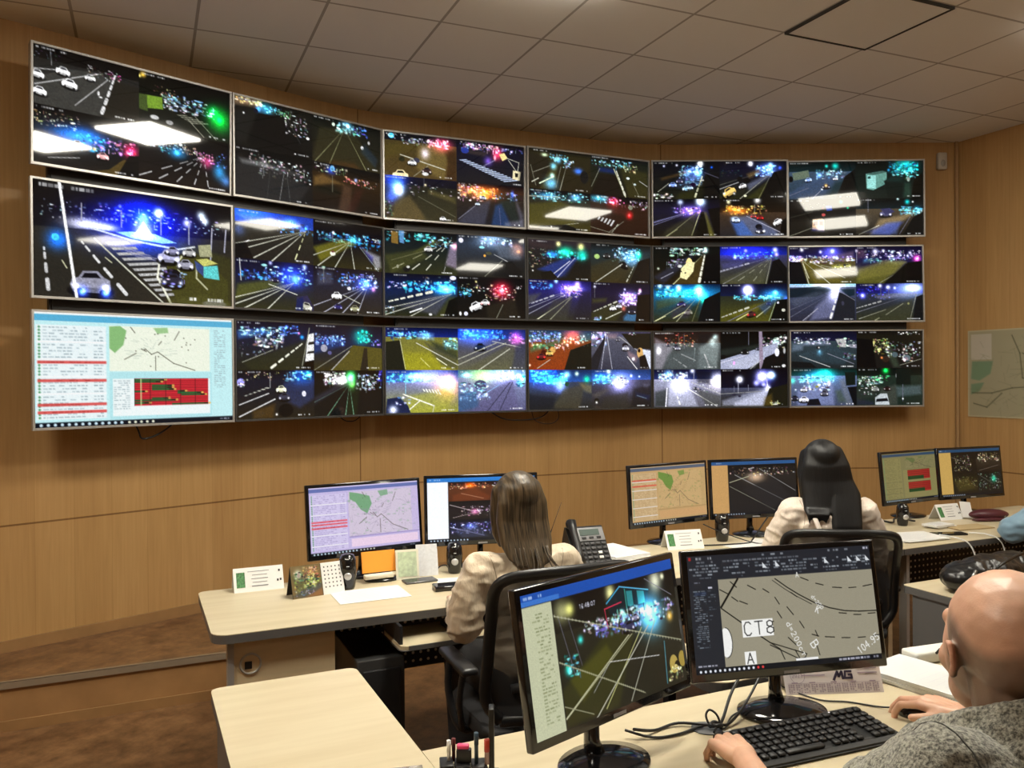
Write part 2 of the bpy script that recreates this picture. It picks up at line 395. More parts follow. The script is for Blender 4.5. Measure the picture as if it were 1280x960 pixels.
    def ell(s, c, rx, ry, x, y, a=1, rot=0):
        xa, ya = s.px(x, y); k = s.h / 100; rx *= k; ry *= k; R = max(rx, ry) + 1; sl = s.win(xa - R, ya - R, xa + R, ya + R); X = s.X[sl] - xa; Y = s.Y[sl] - ya
        if X.size == 0: return
        cr, sr = math.cos(math.radians(rot)), math.sin(math.radians(rot)); x2 = X * cr + Y * sr; y2 = -X * sr + Y * cr
        d = np.sqrt((x2 / rx) ** 2 + (y2 / ry) ** 2); s.mix(sl, (1 - d) * min(rx, ry) + .5, hx(c)) if a == 1 else s.mix(sl, np.clip((1 - d) * min(rx, ry) + .5, 0, 1) * a, hx(c))
    def blobs(s, c, n, r, x0, y0, x1, y1):
        c0 = hx(c)
        for i in range(int(n * 2.3)):
            x = s.rng.uniform(x0, x1); y = s.rng.uniform(y0, y1); k = s.rng.uniform(.25, 1.35) ** 1.2; rr = r * .58 * s.rng.uniform(.4, 1.5)
            cc = np.clip(c0 * k + s.rng.uniform(-.12, .12, 3), 0, 1); h = ''.join('%02x' % int(v * 255) for v in cc)
            q = s.rng.random()
            if q < .45: s.ell(h, rr * s.rng.uniform(.7, 2.6), rr * s.rng.uniform(.5, 1), x, y, a=.9)
            elif q < .6: s.line(h, rr * .7, x, y - rr, x, y + rr * 2.5, .7)
            else: s.glow(h, rr * 1.2, x, y, 1, .8)
    def car(s, c, z, x, y, rot=0, k='f'):
        z *= 1.3; q = s.h / s.w; cr, sr = math.cos(math.radians(rot)), math.sin(math.radians(rot)); c0 = hx(c); dk = ''.join('%02x' % int(v * 255 * .6) for v in c0)
        T = lambda pts: [(x + (u * cr - v * sr) * z * q, y + (u * sr + v * cr) * z) for u, v in pts]
        s.ell('000', z * 1.15, z * .42, x, y + z * .42, a=.75, rot=rot)
        s.poly(c, T([(-1, .12), (-.92, -.18), (-.6, -.28), (-.38, -.62), (.36, -.66), (.66, -.34), (.96, -.2), (1, .3), (.86, .5), (-.84, .48)]))
        s.poly(dk, T([(-.98, .2), (1, .26), (.86, .5), (-.84, .48)]), a=.7)
        s.poly('0a0b12', T([(-.46, -.26), (-.30, -.52), (.28, -.55), (.5, -.30)]))
        s.ell('050505', z * .17, z * .17, *T([(-.55, .45)])[0]); s.ell('050505', z * .17, z * .17, *T([(.6, .48)])[0])
        lc, rr = ('fff', .16) if k == 'f' else (('f22', .2) if k == 'r' else (c, .1))
        s.glow(lc, z * rr, x - z * .42, y + z * .2, a=.9); s.glow(lc, z * rr, x + z * .42, y + z * .2, a=.9)
    def text(s, t, x, y, h, c, w=1.0, rot=0, sp=1.35, asp=.62):
        ca, sa = math.cos(math.radians(rot)), math.sin(math.radians(rot)); cx = 0; q = s.h / s.w
        for ch in t:
            for pl in FONT.get(ch, []):
                for (xa, ya), (xb, yb) in zip(pl, pl[1:]):
                    def T(u, v): u = (cx + u) * h * asp; v = v * h; return x + (u * ca - v * sa) * q, y - (u * sa + v * ca)
                    s.line(c, w, *T(xa, ya), *T(xb, yb))
            cx += sp if ch not in '.: ' else .8
    def scrib(s, c, x0, x1, y, h=2.2, a=.9, d=.72):
        """a line of unreadably small print"""
        x = x0
        while x < x1:
            g = s.rng.uniform(.8, 2.6)
            if s.rng.random() < d: s.rect(c, x, y, min(x + g, x1), y + h, a * s.rng.uniform(.5, 1))
            x += g + .5
    def noise(s, amt, cell=1):
        H, W = s.H // cell + 1, s.W // cell + 1
        n = s.rng.normal(0, 1, (H, W)); n = np.kron(n, np.ones((cell, cell)))[:s.H, :s.W]
        s.a *= np.clip(1 + amt * n[..., None], .3, 1.8)
    def fin(s): return np.clip(s.a, 0, 1)

def feed(cv, spec):
    """tiny drawing language, coordinates in percent of one camera picture"""
    cap = True
    for cmd in spec.split(';'):
        k = cmd.split()
        if not k: continue
        f = [float(v) if i > 1 else v for i, v in enumerate(k)] if k[0] not in ('s', 'G') else k
        o = k[0]
        if o == 's':
            hz = float(k[4]); cv.grad(k[1], k[2], 0, hz); cv.grad(k[2] if len(k) < 6 else k[5], k[3], hz, 100)
        elif o == 'p': cv.poly(k[1], list(zip(f[2::2], f[3::2])))
        elif o == 'P': cv.poly(k[1], list(zip(f[2::2], f[3::2])), a=.55, soft=5)
        elif o == 'l': cv.line(k[1], *f[2:])
        elif o == 'd': cv.dash(k[1], f[2], f[3], f[4], f[5], f[6], n=int(f[7]) if len(f) > 7 else 6, w1=f[2] * 2.2)
        elif o == 'r':
            for x in f[6:]: cv.line(k[1], f[2] * .3, f[3], f[4], x, f[5], 1, f[2])
        elif o == 'q':
            for x in f[6:]: cv.dash(k[1], f[2] * .3, f[3], f[4], x, f[5], n=5, w1=f[2])
        elif o == 'g': cv.glow(k[1], *f[2:])
        elif o == 'e': cv.ell(k[1], *f[2:])
        elif o == 'b': cv.blobs(k[1], int(f[2]), *f[3:])
        elif o == 'c': cv.car(k[1], f[2], f[3], f[4], *(f[5:6] or [0]))
        elif o == 'R': cv.car(k[1], f[2], f[3], f[4], *(f[5:6] or [0]), k='r')
        elif o == 'x':   # zebra
            x0, y0, x1, y1, n, dx, dy = f[2:9]
            for i in range(int(n)):
                t = i / n; u = (i + .5) / n; X0, Y0 = x0 + (x1 - x0) * t, y0 + (y1 - y0) * t; X1, Y1 = x0 + (x1 - x0) * u, y0 + (y1 - y0) * u
                g = .5 + .6 * t; cv.poly(k[1], [(X0, Y0), (X1, Y1), (X1 + dx * g, Y1 + dy * g), (X0 + dx * g, Y0 + dy * g)])
        elif o == 'n': cap = False
    if cap:
        cv.scrib('ccc', 3, 30, 2.5, 3.2, .8); cv.scrib('fff', 76, 95, 93, 3, .85)

FEEDS = {}
FEEDS[0, 0] = [
 's 000 060606 2c2c2c 22 1a1a18;p 333330 0 60 30 30 55 25 72 30 70 100 0 100;p 1c1a14 75 30 100 34 100 100 62 100;l aaa 1.4 0 42 26 35;l bbb 1.6 2 68 60 26;l bbb 1.4 38 90 68 34;d ccc 3 76 22 62 100 7;c eee 9 27 36 8;c fff 10 33 55 8;c ddd 7 52 36;c eee 9 4 50 8;c fff 9 6 78 8;e ddd 3 1.5 62 66;e ddd 2 4 60 60;b fff 30 1.2 50 14 84 34;b f6a 8 1.5 70 18 82 30;l 999 1 16 8 17 30;b 889 8 1 0 6 24 22',
 's 000 040804 14160f 36;b cde 60 2.4 22 34 82 60;b 8cf 30 2.5 30 30 70 52;p 6a8c2a 6 42 24 40 25 62 7 66;p 3a4a20 0 42 8 42 9 72 0 70;g fc4 5 4 6;g fe8 3 0 10;e bbb 8 4 16 80;e 999 7 4 32 84;l 887 1.2 60 62 84 98;l 998 1.2 52 70 70 98;x 887 40 66 58 78 5 20 -6;g 0c3 22 88 58;g 0f6 6 88 58;g 094 12 80 46;b fb8 10 1.6 10 20 40 36',
 's 000 080b10 1a1815 34;b fda 40 1.6 2 10 42 34;g 26c 16 48 42 2;g 15a 14 34 44 3;b 4af 25 2.4 40 34 66 66;b f9c 20 2.6 70 38 98 62;b b8f 20 2.6 55 36 84 62;g f26 12 92 52;c eee 7 40 56;c fbb 8 64 70;g fb3 3 56 60;l aaa 1.4 14 88 42 80;p 4a3c1c 70 92 84 70 96 66 78 100 52 100;p 0c0c0c 90 60 100 58 100 100 78 100;l 776 1 0 60 30 66',
 's 000 0a0a0c 1c1612 30;b cdf 40 2 2 18 50 34;g 28c 10 40 38 1.6;g 4af 4 40 38;b 6cf 10 2 20 30 34 42;b fca 16 2 46 22 62 36;b f9c 22 2.2 60 28 84 46;g a36 10 74 46;g 28c 14 88 60 .8;g 36a 10 96 76;q bbb 2.2 70 36 100 -10 14 36 58 76;b 58f 10 2 84 24 98 50']
FEEDS[1, 0] = ['s 000 08080c 1e1c18 27;g fff 5 24 34 3.2;g ccc 3 34 35 3;p 23211b 0 40 100 34 100 100 0 100;P 3a3a10 70 40 100 52 100 100 64 100;b cde 60 1 2 16 98 32;b 9af 20 1.5 30 14 75 30;g 01f 16 52 26 2.6;g 02f 12 52 18 1.6;p 9cf 38 38 46 36 58 36 69 42 62 44 46 42;p cef 47 38 50 32 52 25 54 31 57 38;e bff 14 2.6 53 40;g fff 7 52 33 1.1;g 8cf 5 52 22;g bdf 3.5 60 16;g fff 4 60 16;g eff 4 83 13;g eff 3.4 85 18;g fff 3.4 75 22;l 99a 1 22 16 22 32;l 99a 1 41 18 41 33;l 99a 1 61 18 61 36;l 99a 1.2 76 22 76 42;l aab 1.2 89 24 88 56;l 99a 1.4 97 24 96 46;l ccb 1.6 27 37 46 44;l ccb 1.8 46 44 70 48;l ccb 1.6 70 48 79 44;g 02a 12 50 46 3;l bba 1.4 28 46 62 100;x aaa 33 48 62 96 11 22 -5;x 88a 34 47 50 60 6 16 3;l ddc 1.6 66 52 60 62;l ddc 1.8 60 62 59 76;l ddc 2 59 76 66 100;p 3a3a16 72 52 80 50 98 74 98 100 70 100 64 78 64 62;l bb9 1.8 73 52 69 62;l bb9 1.8 69 62 72 76;l aa8 1.6 80 62 80 74;l aa8 1.6 80 74 86 84;d ccc 1.6 22 50 46 100 5;d bbb 1.6 5 58 7 100 4;l bb9 1 33 62 36 66;l bb9 1 13 68 15 74;c aac 8 65 56 0;c 88a 5 67 50;c 99a 6 74 62;c aaa 5 76 50;e 05060c 9 7 67 74;c 223 8 67 78;b 9af 12 1.4 60 68 74 84;p bb6 80 56 86 54 92 58 84 62;p 347 79 57 84 62 84 72 80 66;p 5bb 84 62 92 60 93 74 84 73;p 997 81 42 88 40 89 52 82 53;g 06f 8 11 50;e 4cf 3 3 10 48;c 889 13 26 86 0;g 24f 5 22 94;g 24f 5 33 94;g 8cf 2.5 22 94;g 8cf 2.5 33 94;l f2f2f2 2.4 12 0 19.5 100;P 4a4a20 64 96 84 90 100 96 100 100 64 100;e 665 12 3 90 98']
FEEDS[0, 1] = [
 's 0a0a06 10100c 0c0c0a 20;P a86 0 0 30 0 34 14 0 18;b dc8 26 3 2 0 36 12;P 224 24 12 50 10 46 22 30 24;g 28a 12 40 14 1.2;g 4af 5 30 18;b 6cf 16 2.6 36 6 60 20;b 7c8 14 2.4 56 8 72 22;p 090908 30 26 64 22 92 100 16 92;P 1c1c1a 0 30 28 24 14 92 0 90;b ddd 30 2.2 64 14 96 58;e eee 4 3 94 56;e 111 5 4 14 30;g fff 2 12 32;e 112 5 4 27 22;l 444 1 66 22 84 70',
 's 020402 10120c 1e1a0e 18;P 332f18 10 24 60 20 100 100 0 100;g 48a 12 50 10 1.2;g 8cf 5 50 8;b 9ef 30 3 34 6 72 26;b 35a 10 3 60 4 80 24;e cdc 4 4 30 12;e cdd 3 3 36 18;r 775 2 46 16 100 4 24 78;e ddd 4 4 72 50;e aaa 3 4 82 36;P 234 76 40 96 70 92 90 70 60;P 4a2c10 30 92 60 88 70 100 20 100',
 's 020202 0c0c0c 141414 22;P 555 4 30 60 24 98 46 60 40;b ccc 50 2.6 30 16 98 54;b eee 16 2 18 10 60 34;P 2e2e2e 0 34 60 38 96 60 80 100 0 100;l 777 1.2 62 40 56 100;l 555 1 66 44 70 100;l 444 1 44 42 40 100;l 666 2 36 10 36 52;P 888 6 24 40 24 50 34 10 34',
 's 060606 1a1208 140e0a 22 2a1c0a;P 8a6a38 2 34 14 26 44 40 24 44 2 54;P 10140e 4 54 30 46 40 60 30 70 0 66;g 24c 8 26 14 1.5;e 6ad 6 7 28 10;b cca 16 2.6 4 6 50 22;b f88 16 2.4 44 22 80 36;g 8af 4 62 26;b fdd 10 2 70 24 96 40;P 5a4030 44 40 56 44 54 100 36 100;P 3a1c14 62 46 74 44 60 100 48 100;l 776 1.2 28 26 28 60']
FEEDS[1, 1] = [
 's 1030a0 2040a0 1c1a16 26 28261e;g 25c 16 20 6 3;P 8af 4 12 60 16 90 28 20 24;g 6af 8 70 16 2;b 48f 26 3 50 14 100 40;r ccb 2.4 90 30 100 -60 -20 20 46;q dda 3 90 30 100 74;g 236 12 6 42;l ddd 2 2 76 18 62;p 0a0a0a 0 72 14 66 24 100 0 100',
 's 000 020412 23230e 36;b 6bf 50 3 6 24 80 44;b 28f 30 3 30 28 98 52;g 4bd 8 56 36 1.6;P 9a9420 0 60 40 36 60 44 10 90;r ccb 2.2 52 40 100 -30 6 30 58;e ddc 7 5 27 70;e 633 4 2 27 66;g fff 3 28 24;l 999 1 27 26 27 44;P dde 70 52 96 66 98 90 90 96 84 74;P 33a 74 58 86 68 84 84 78 72;l 9aa 1.2 66 50 94 100;b eef 8 2 84 26 98 36',
 's 000420 081030 262814 30;P 6a6c1c 4 52 50 36 60 46 0 84;g 24f 22 72 30 1.4;g 6af 9 76 34;b 8bf 40 3 34 8 98 44;b 48f 26 3 4 22 50 40;g cdf 5 88 6;g bbd 4 44 4;r ddc 2.2 74 42 100 -40 -10 12 40;l ddc 1.6 42 48 78 66;c 224 6 50 38;l ccc 1.8 6 -10 8 44;p 224 78 70 92 66 100 90 100 100 76 100;c bba 11 90 90 15;p 0a1a4a 78 76 86 70 86 100 76 100',
 's 000210 10162c 1c1c18 30;b aaf 40 3 40 10 92 44;b 48f 22 3 6 8 90 30;g 35c 16 72 34 1.5;g 6cf 7 76 30;g f8c 5 86 42;P 556 6 10 26 12 26 36 6 40;g cfc 4 14 2;l 888 1.2 14 2 14 34;r bbc 2 78 34 100 -20 14 40 62;c fff 10 32 62;l ccb 1.6 42 60 66 76;c 226 8 34 86;c 997 9 58 88;e dde 5 4 50 44;b fff 8 2 70 6 90 20']
FEEDS[2, 1] = [
 's 000318 0a1230 1a1c10 24;P 48d 2 22 34 14 46 24 4 36;b 9cf 44 3.2 6 12 60 34;b dde 26 3.4 24 34 60 52;b 58f 20 3 56 6 80 26;g f6a 2.5 80 22;P 2a2c14 8 84 88 36 90 60 76 100 20 100;l 998 1.4 8 84 46 58;d ddc 2.6 84 44 40 100 7;p ddd 92 24 100 20 100 78 88 82;p 111 93 40 100 38 100 44 92 46;p 111 92 60 100 58 100 63 90 65;l 887 2 94 10 84 90;b 99a 10 2 4 44 40 70;g 2af 4 84 30;p 000 88 82 100 78 100 100 84 100',
 's 000214 0a1434 2c2810 38;P 1c3f8a 0 30 40 26 44 44 0 64;b 8af 40 3 2 22 44 44;g 0a8 16 68 24 1.2;g 2fb 3 70 12;g 2fb 3 76 14;b 4fc 16 2.6 60 16 84 40;e 99a 8 8 14 52;e 558 5 4 22 62;p 4c4618 26 96 56 44 100 50 100 100 20 100;p 1e1b12 72 50 77 50 78 100 66 100;l 998 1.2 0 100 54 46;l aaa 2 24 100 50 58;b 88f 10 2.6 84 30 98 44',
 's 000108 0c1020 1e1a10 22;b fc8 16 1.8 10 4 60 20;P 2c3a6a 60 26 100 20 100 60 80 80 54 56;g 04a 16 84 12 1.6;b 8cf 26 3.4 60 2 98 22;g 2cc 6 92 8;e 99f 8 7 6 24;b fff 10 2 2 20 12 34;x ccb 10 52 40 34 6 4 1;l ccc 2 4 70 40 48;l ccc 2.4 4 94 48 60;c eec 9 56 40;c 334 10 60 56;e dde 5 6 86 50;e 060606 17 14 62 84;g fff 2.4 50 92;l 999 1.6 42 6 42 36;P 5c4014 20 82 48 70 46 100 20 100',
 's 000 0a0a0a 0c0d0c 24;b fff 44 3.6 14 6 44 30;b cdf 34 3.4 60 10 98 44;g fff 10 38 22 1.6;g 3f6 16 52 16 .8;g afc 8 52 16;g 8f6 10 54 34 .7;P 14240e 50 36 66 34 60 100 44 100;r 7a8 1.6 50 30 100 -40 18 44 56;P 334 0 58 30 34 36 40 0 74;b 44c 10 3 90 0 100 30']
FEEDS[0, 2] = [
 's 04060c 0a0c14 4a3a1c 18 3c3216;P 4a4016 0 30 34 22 42 34 0 64;P 7a6838 46 24 78 20 90 60 84 100 44 80;g 99c 12 56 42 .8;b cde 30 2.4 24 8 66 24;b fab 34 3.2 60 6 90 26;g f46 14 80 18 1.6;e 4cf 7 6 10 8;b fff 6 2 6 4 18 14;l ccb 2 22 50 84 76;P 2a1408 88 30 100 30 100 100 84 100;l 998 1.2 40 98 60 70;e 221 7 6 24 60;e 334 8 6 44 60;c ddd 8 38 66;c 322 9 58 82;e ddd 8 4 56 90;c f4e2b0 15 22 98',
 's 020208 0a0a1c 151519 18;b fbd 44 3 10 6 60 20;b 9af 20 3 2 8 98 22;P 4a3c30 10 22 50 20 40 34 14 30;g f35 14 60 24 .9;g faa 6 56 34 .5;e 238 10 7 12 24;x cdf 4 48 72 92 15 20 -6;p ead48a 62 24 70 20 75 32 67 40;l bba 1.4 74 32 92 40;l bba 1.6 76 36 88 62;l bba 1.6 92 40 90 62;p ddd2a8 83 60 95 62 93 84 82 82;p 111 86 66 91 67 90 76 86 76;P 0a0a0a 94 20 100 20 100 100 92 100;g 64a 10 46 44;l 99b 1.2 36 60 56 40',
 's 04061a 080814 3a3220 20 1a1a12;g 14e 26 14 8 1;g 8bf 16 18 26 .9;g fff 12 20 34 .8;g 24c 14 10 50;P 6a5a34 14 60 34 44 60 100 10 100;P 2a2a1a 40 30 98 60 98 100 56 100;l 776 1 46 44 98 86;b dde 16 2 30 12 96 40;g fea 3 56 16;P 665c30 60 26 98 40 98 54 60 36;c eee 6 80 92;b 555 20 3 0 60 12 98;l 888 1 54 0 54 20',
 's 10060a 3a2010 16161c 20 2a2016;b f96 50 4 4 8 60 34;b fcd 30 3 2 6 40 44;g f72 14 40 22 2.4;b 9bf 16 3 50 16 98 36;g 25f 8 82 20 .5;P 234a8a 56 50 66 44 80 100 50 100;P 1c2c26 62 40 84 30 92 90 80 84;P 667 86 26 98 70 96 98 88 50;P 4a4c60 20 60 50 36 40 100 0 100;l 889 1.2 2 90 30 50;c cde 5 30 50;c bbc 6 38 34;P 778 70 90 98 80 98 100 70 100;l 668 1.2 62 56 64 100']
FEEDS[1, 2] = [
 's 020408 0a1418 2a2c16 30;b 4cc 26 3 4 4 70 24;P 6a6a22 66 18 78 20 60 40 40 50;g 8ef 4 50 10 2;b 8cf 26 3 60 10 96 34;p 58b 20 0 27 0 27 30 21 28;p 765c28 10 2 19 4 19 32 10 30;c ccc 8 60 40;q ccb 2.6 92 16 100 0 30 52;q aaa 1.4 92 30 100 80;P b7a0c8 90 30 100 20 100 84 84 76;g f9a 7 97 30;e 111 9 8 30 88;e ddd 4 3 32 84;e ddd 3 4 18 84;l 998 1.2 10 70 56 44;P 4a4a20 0 60 50 40 60 60 10 100',
 's 10141c 263040 1c1a14 20;g 8ac 18 50 8 2;b acf 26 3 36 4 80 22;g c75 14 88 30;g f93 4 90 34;e dde 6 6 6 14;e 9ef 7 3 36 28;e ea4 3 3 40 48;e 443 8 4 46 42;P 667080 54 20 92 24 94 56 62 50;l bbb 1.4 54 44 82 66;l 998 1.2 66 58 40 98;p 111 64 62 80 58 96 84 88 100 50 96;P 141210 80 60 100 50 100 100 76 100',
 's 000314 061848 24240f 30;b 4bf 60 3.6 26 16 98 40;g 2af 14 80 34 1.6;g 8ef 8 86 34 2;e dde 8 5 94 6;b fff 8 2.6 40 4 90 24;b ccf 10 3 4 20 30 34;P 556 20 76 60 50 90 44 70 96;r ccb 2 92 44 100 -40 -5 34;d ddc 3 6 66 70 38 7;P 4a4a1c 70 100 88 50 98 50 92 100;l eee 3 34 90 50 80;e ccc 4 3 62 94;p 0a0a06 88 60 100 50 100 100 80 100;b 9ab 8 2.4 0 74 14 96',
 's 020204 0a0a0a 16120c 30;b fed 34 2.2 4 18 98 36;g f24 18 64 30 1.2;g faa 6 64 32;b faa 22 2.8 40 26 84 56;g fe9 2.6 27 12;g fe9 2.6 28 26;g fd9 2.2 50 20;l 665 1 29 14 29 40;b 4ae 20 2.8 2 28 20 48;e eef 10 5 42 52 -20;e cde 9 4 52 60 -20;c fff 13 26 72 -25;R ddd 9 40 62;e dde 5 5 12 90;e ddd 3 5 4 90;P 2c261a 40 70 84 50 90 100 44 100;l 887 1.4 56 100 66 66']
FEEDS[2, 2] = [
 's 000a30 102070 8a8420 22 6a6830;b 6bf 40 3.4 4 8 60 26;g 8ff 6 56 18 1.4;P 7ae 44 14 66 14 66 28 44 26;P 5ad 80 28 100 36 100 52 80 44;b 8ef 20 3.4 78 24 100 50;p 1a1a10 0 34 20 30 27 100 0 100;P 2b2c3a 54 34 100 70 100 100 76 88;P 0a1420 60 30 100 54 100 74 70 50;l ccb 2 42 36 100 88;l eec 2 48 72 60 92;l eec 2 70 72 84 88;l dda 1.4 20 30 27 96;P 9a961e 24 60 60 60 84 98 28 98',
 's 0c1c5c 14307c 5c5a44 24 3c3c58;b 49f 60 3.4 2 4 70 26;g 25f 20 24 16 2.4;g d4b 14 86 22;b f8d 16 3 74 8 98 34;c 124 11 32 44;P 55543a 20 90 70 40 84 44 84 100 10 100;l aa9 2 0 74 56 34;l aa9 2 0 88 70 34;l bba 2.4 30 100 76 48;l ccb 1.4 50 30 92 44;P 2c3048 86 40 100 30 100 100 78 98',
 's 0a2a80 4060b0 8a8a30 28 6a70a0;b 5df 40 3.4 2 8 60 28;g 6ef 6 40 14 4;g f84 26 84 40;g fa6 14 88 26;g a9c 20 60 14 2;P a8a83a 30 60 80 46 96 60 80 100 30 100;x eed 50 44 74 46 6 4 12;l eed 3 24 56 66 84;l eed 2.4 32 92 46 72;l cca 2 66 84 64 100;p 182040 2 66 18 62 30 82 34 100 0 100;g fff 9 10 92;l 8ce 1.4 27 10 27 54;b 9af 10 2.6 14 62 34 80',
 's 3a6a7a 6a90b0 505070 18 8088b0;g 9c2 16 36 12 2;g aef 5 12 12 2;b cef 36 3.4 56 2 98 26;g 88f 20 70 10 2;e 446 16 12 32 36;b 9cf 60 3.2 2 30 46 74;P 24507a 0 56 26 50 30 90 0 100;P 565078 46 50 80 24 90 100 20 100;l 223 1.6 76 30 42 100;l 223 1.6 80 30 60 100;g 3ad 10 94 24;b 4cf 20 3 86 14 98 40;l 8ad 2 30 66 60 36']
FEEDS[0, 3] = [
 's 0a0a06 24200f 221c0e 12;P 1c1812 0 10 34 20 26 100 0 90;P 4a4418 30 60 46 34 44 92 18 100;g 5bf 7 48 24 1;g 4af 13 36 84 1.2;g aef 6 38 64;g 6cf 8 40 40;b 7cf 30 3 34 10 64 26;g cec 4 26 14 2;l dec 3 18 86 40 66 1;l 887 1.2 4 42 12 92;l 998 1.2 8 60 34 40;l bba 2.4 6 84 16 74;l 776 1.4 52 40 44 92;g 26f 7 80 46 1.6;e 111 12 16 90 60;r 998 2 62 30 100 50;b 9cf 14 3 56 22 74 40',
 's 04060a 141810 201c0e 14;b 7bd 40 2.6 2 8 70 26;P 102a80 14 28 44 30 42 42 14 40;p 15100a 16 46 44 46 54 100 0 100;l aa8 3 40 30 60 100;d ccb 3 44 34 60 100 7;P 3a3614 50 24 98 30 98 98 66 100;e dee 5 3 64 50;e cdd 4 2.6 76 64;b dda 16 3 56 16 80 34;l 998 1 72 60 84 96;l bbb 1.6 84 54 98 66;l 887 1.4 16 32 2 80',
 's 040406 0a1014 38320f 18 20201a;P 55501a 0 40 50 26 90 50 70 86 0 96;b 8cd 50 2.8 6 4 96 28;g 6cf 8 76 14 2;g 49c 8 30 16 3;l aa9 1.8 0 20 50 16;l aa9 1.2 40 90 80 78;p 0c0c0a 20 92 60 84 92 100 10 100;g fff 2 36 92',
 's 040406 180c0c 24140c 18 2a180e;g 4bd 8 14 10 3;b 8df 20 3 2 4 40 20;g f24 12 38 16 1.2;g faa 3 38 20;b f8a 14 2.6 30 8 60 24;g f12 9 66 46;g faa 3 66 46;P 4a1c14 30 20 66 22 70 50 30 44;x bbb 14 56 44 64 5 -6 16;l 887 1.2 30 96 56 64;l 776 1.4 0 84 40 98;b cce 20 2.4 64 8 98 30;e 776 7 6 68 26;d 998 2 36 94 48 70 4']
FEEDS[1, 3] = [
 's 2a2228 1c1a1c 1c1a12 20;P 3a2c2c 2 4 50 14 30 24 4 18;b 887 34 2 2 22 40 70;g ff9 6 48 8;g ff8 8 84 12;g 0fb 12 60 28 1.6;g 0db 14 86 34;b 4df 30 3 24 26 90 44;g 27f 7 38 36 2;P 2a44b0 16 74 56 44 80 40 60 90 40 94 30 80;l aac 2.4 74 42 44 96;l ccd 2 40 84 66 50;p 16140e 20 82 36 76 48 96 22 100;e 113 6 4 70 40;g fff 2 8 78;P 12120e 74 50 98 44 98 98 50 98',
 's 0c0e0e 1c2a30 2c2612 20;b 8cf 60 3.2 36 6 84 46;g 5af 16 66 34 1.4;g 0d8 10 80 24 .8;g 2fa 3 80 24;P 38301a 0 60 50 30 70 64 40 100 0 100;e ac7 8 6 10 34;c 333 8 26 30;c 111 10 54 52 20;l ccb 2 8 100 52 50;d bba 1.6 72 54 58 100 6;p 0b0c0c 80 40 100 30 100 100 64 100;P 6a90b0 54 36 78 40 70 56 60 52',
 's 0c0c40 1c1c60 26261c 22;g 75f 16 66 20 2;g fff 6 72 20 3;g fdf 7 78 8;b eae 40 2.8 50 10 86 40;g bff 5 44 2;g 4cf 5 36 14;b 59f 20 2.4 4 6 34 24;r 99a 2 78 18 100 -70 -40 -14;r ddb 2.6 76 30 100 14 34;l ccb 1.4 58 60 66 42;P 554 0 40 20 34 10 56 0 60;d aab 2 6 60 44 36 6;P 3a3a30 40 50 70 40 60 100 20 100;e 336 6 4 70 36;b 335 10 2 60 28 84 36;P 161420 84 26 100 24 100 100 70 100',
 's 06061c 14102c 1c1c14 26;b caf 60 3.4 46 24 84 60;g a8f 14 64 36 1.6;g f9c 4 82 16;g fff 4 82 20;g fff 3.4 6 12;g ddf 3 56 16;l 888 1 6 12 6 40;P 50501e 2 44 26 40 24 50 2 54;P 3a3c18 0 80 40 50 60 60 40 100 0 100;d bba 2 4 76 46 46 7;c fff 8 36 66 -10;c ccd 7 46 60;l ccb 2.4 24 94 50 74;P 4a9adf 54 88 64 72 78 80 74 100 54 98;c 223 9 68 72;b 8bf 10 3 2 90 16 98;p 080808 78 30 100 26 100 100 74 100;g a44 6 54 66']
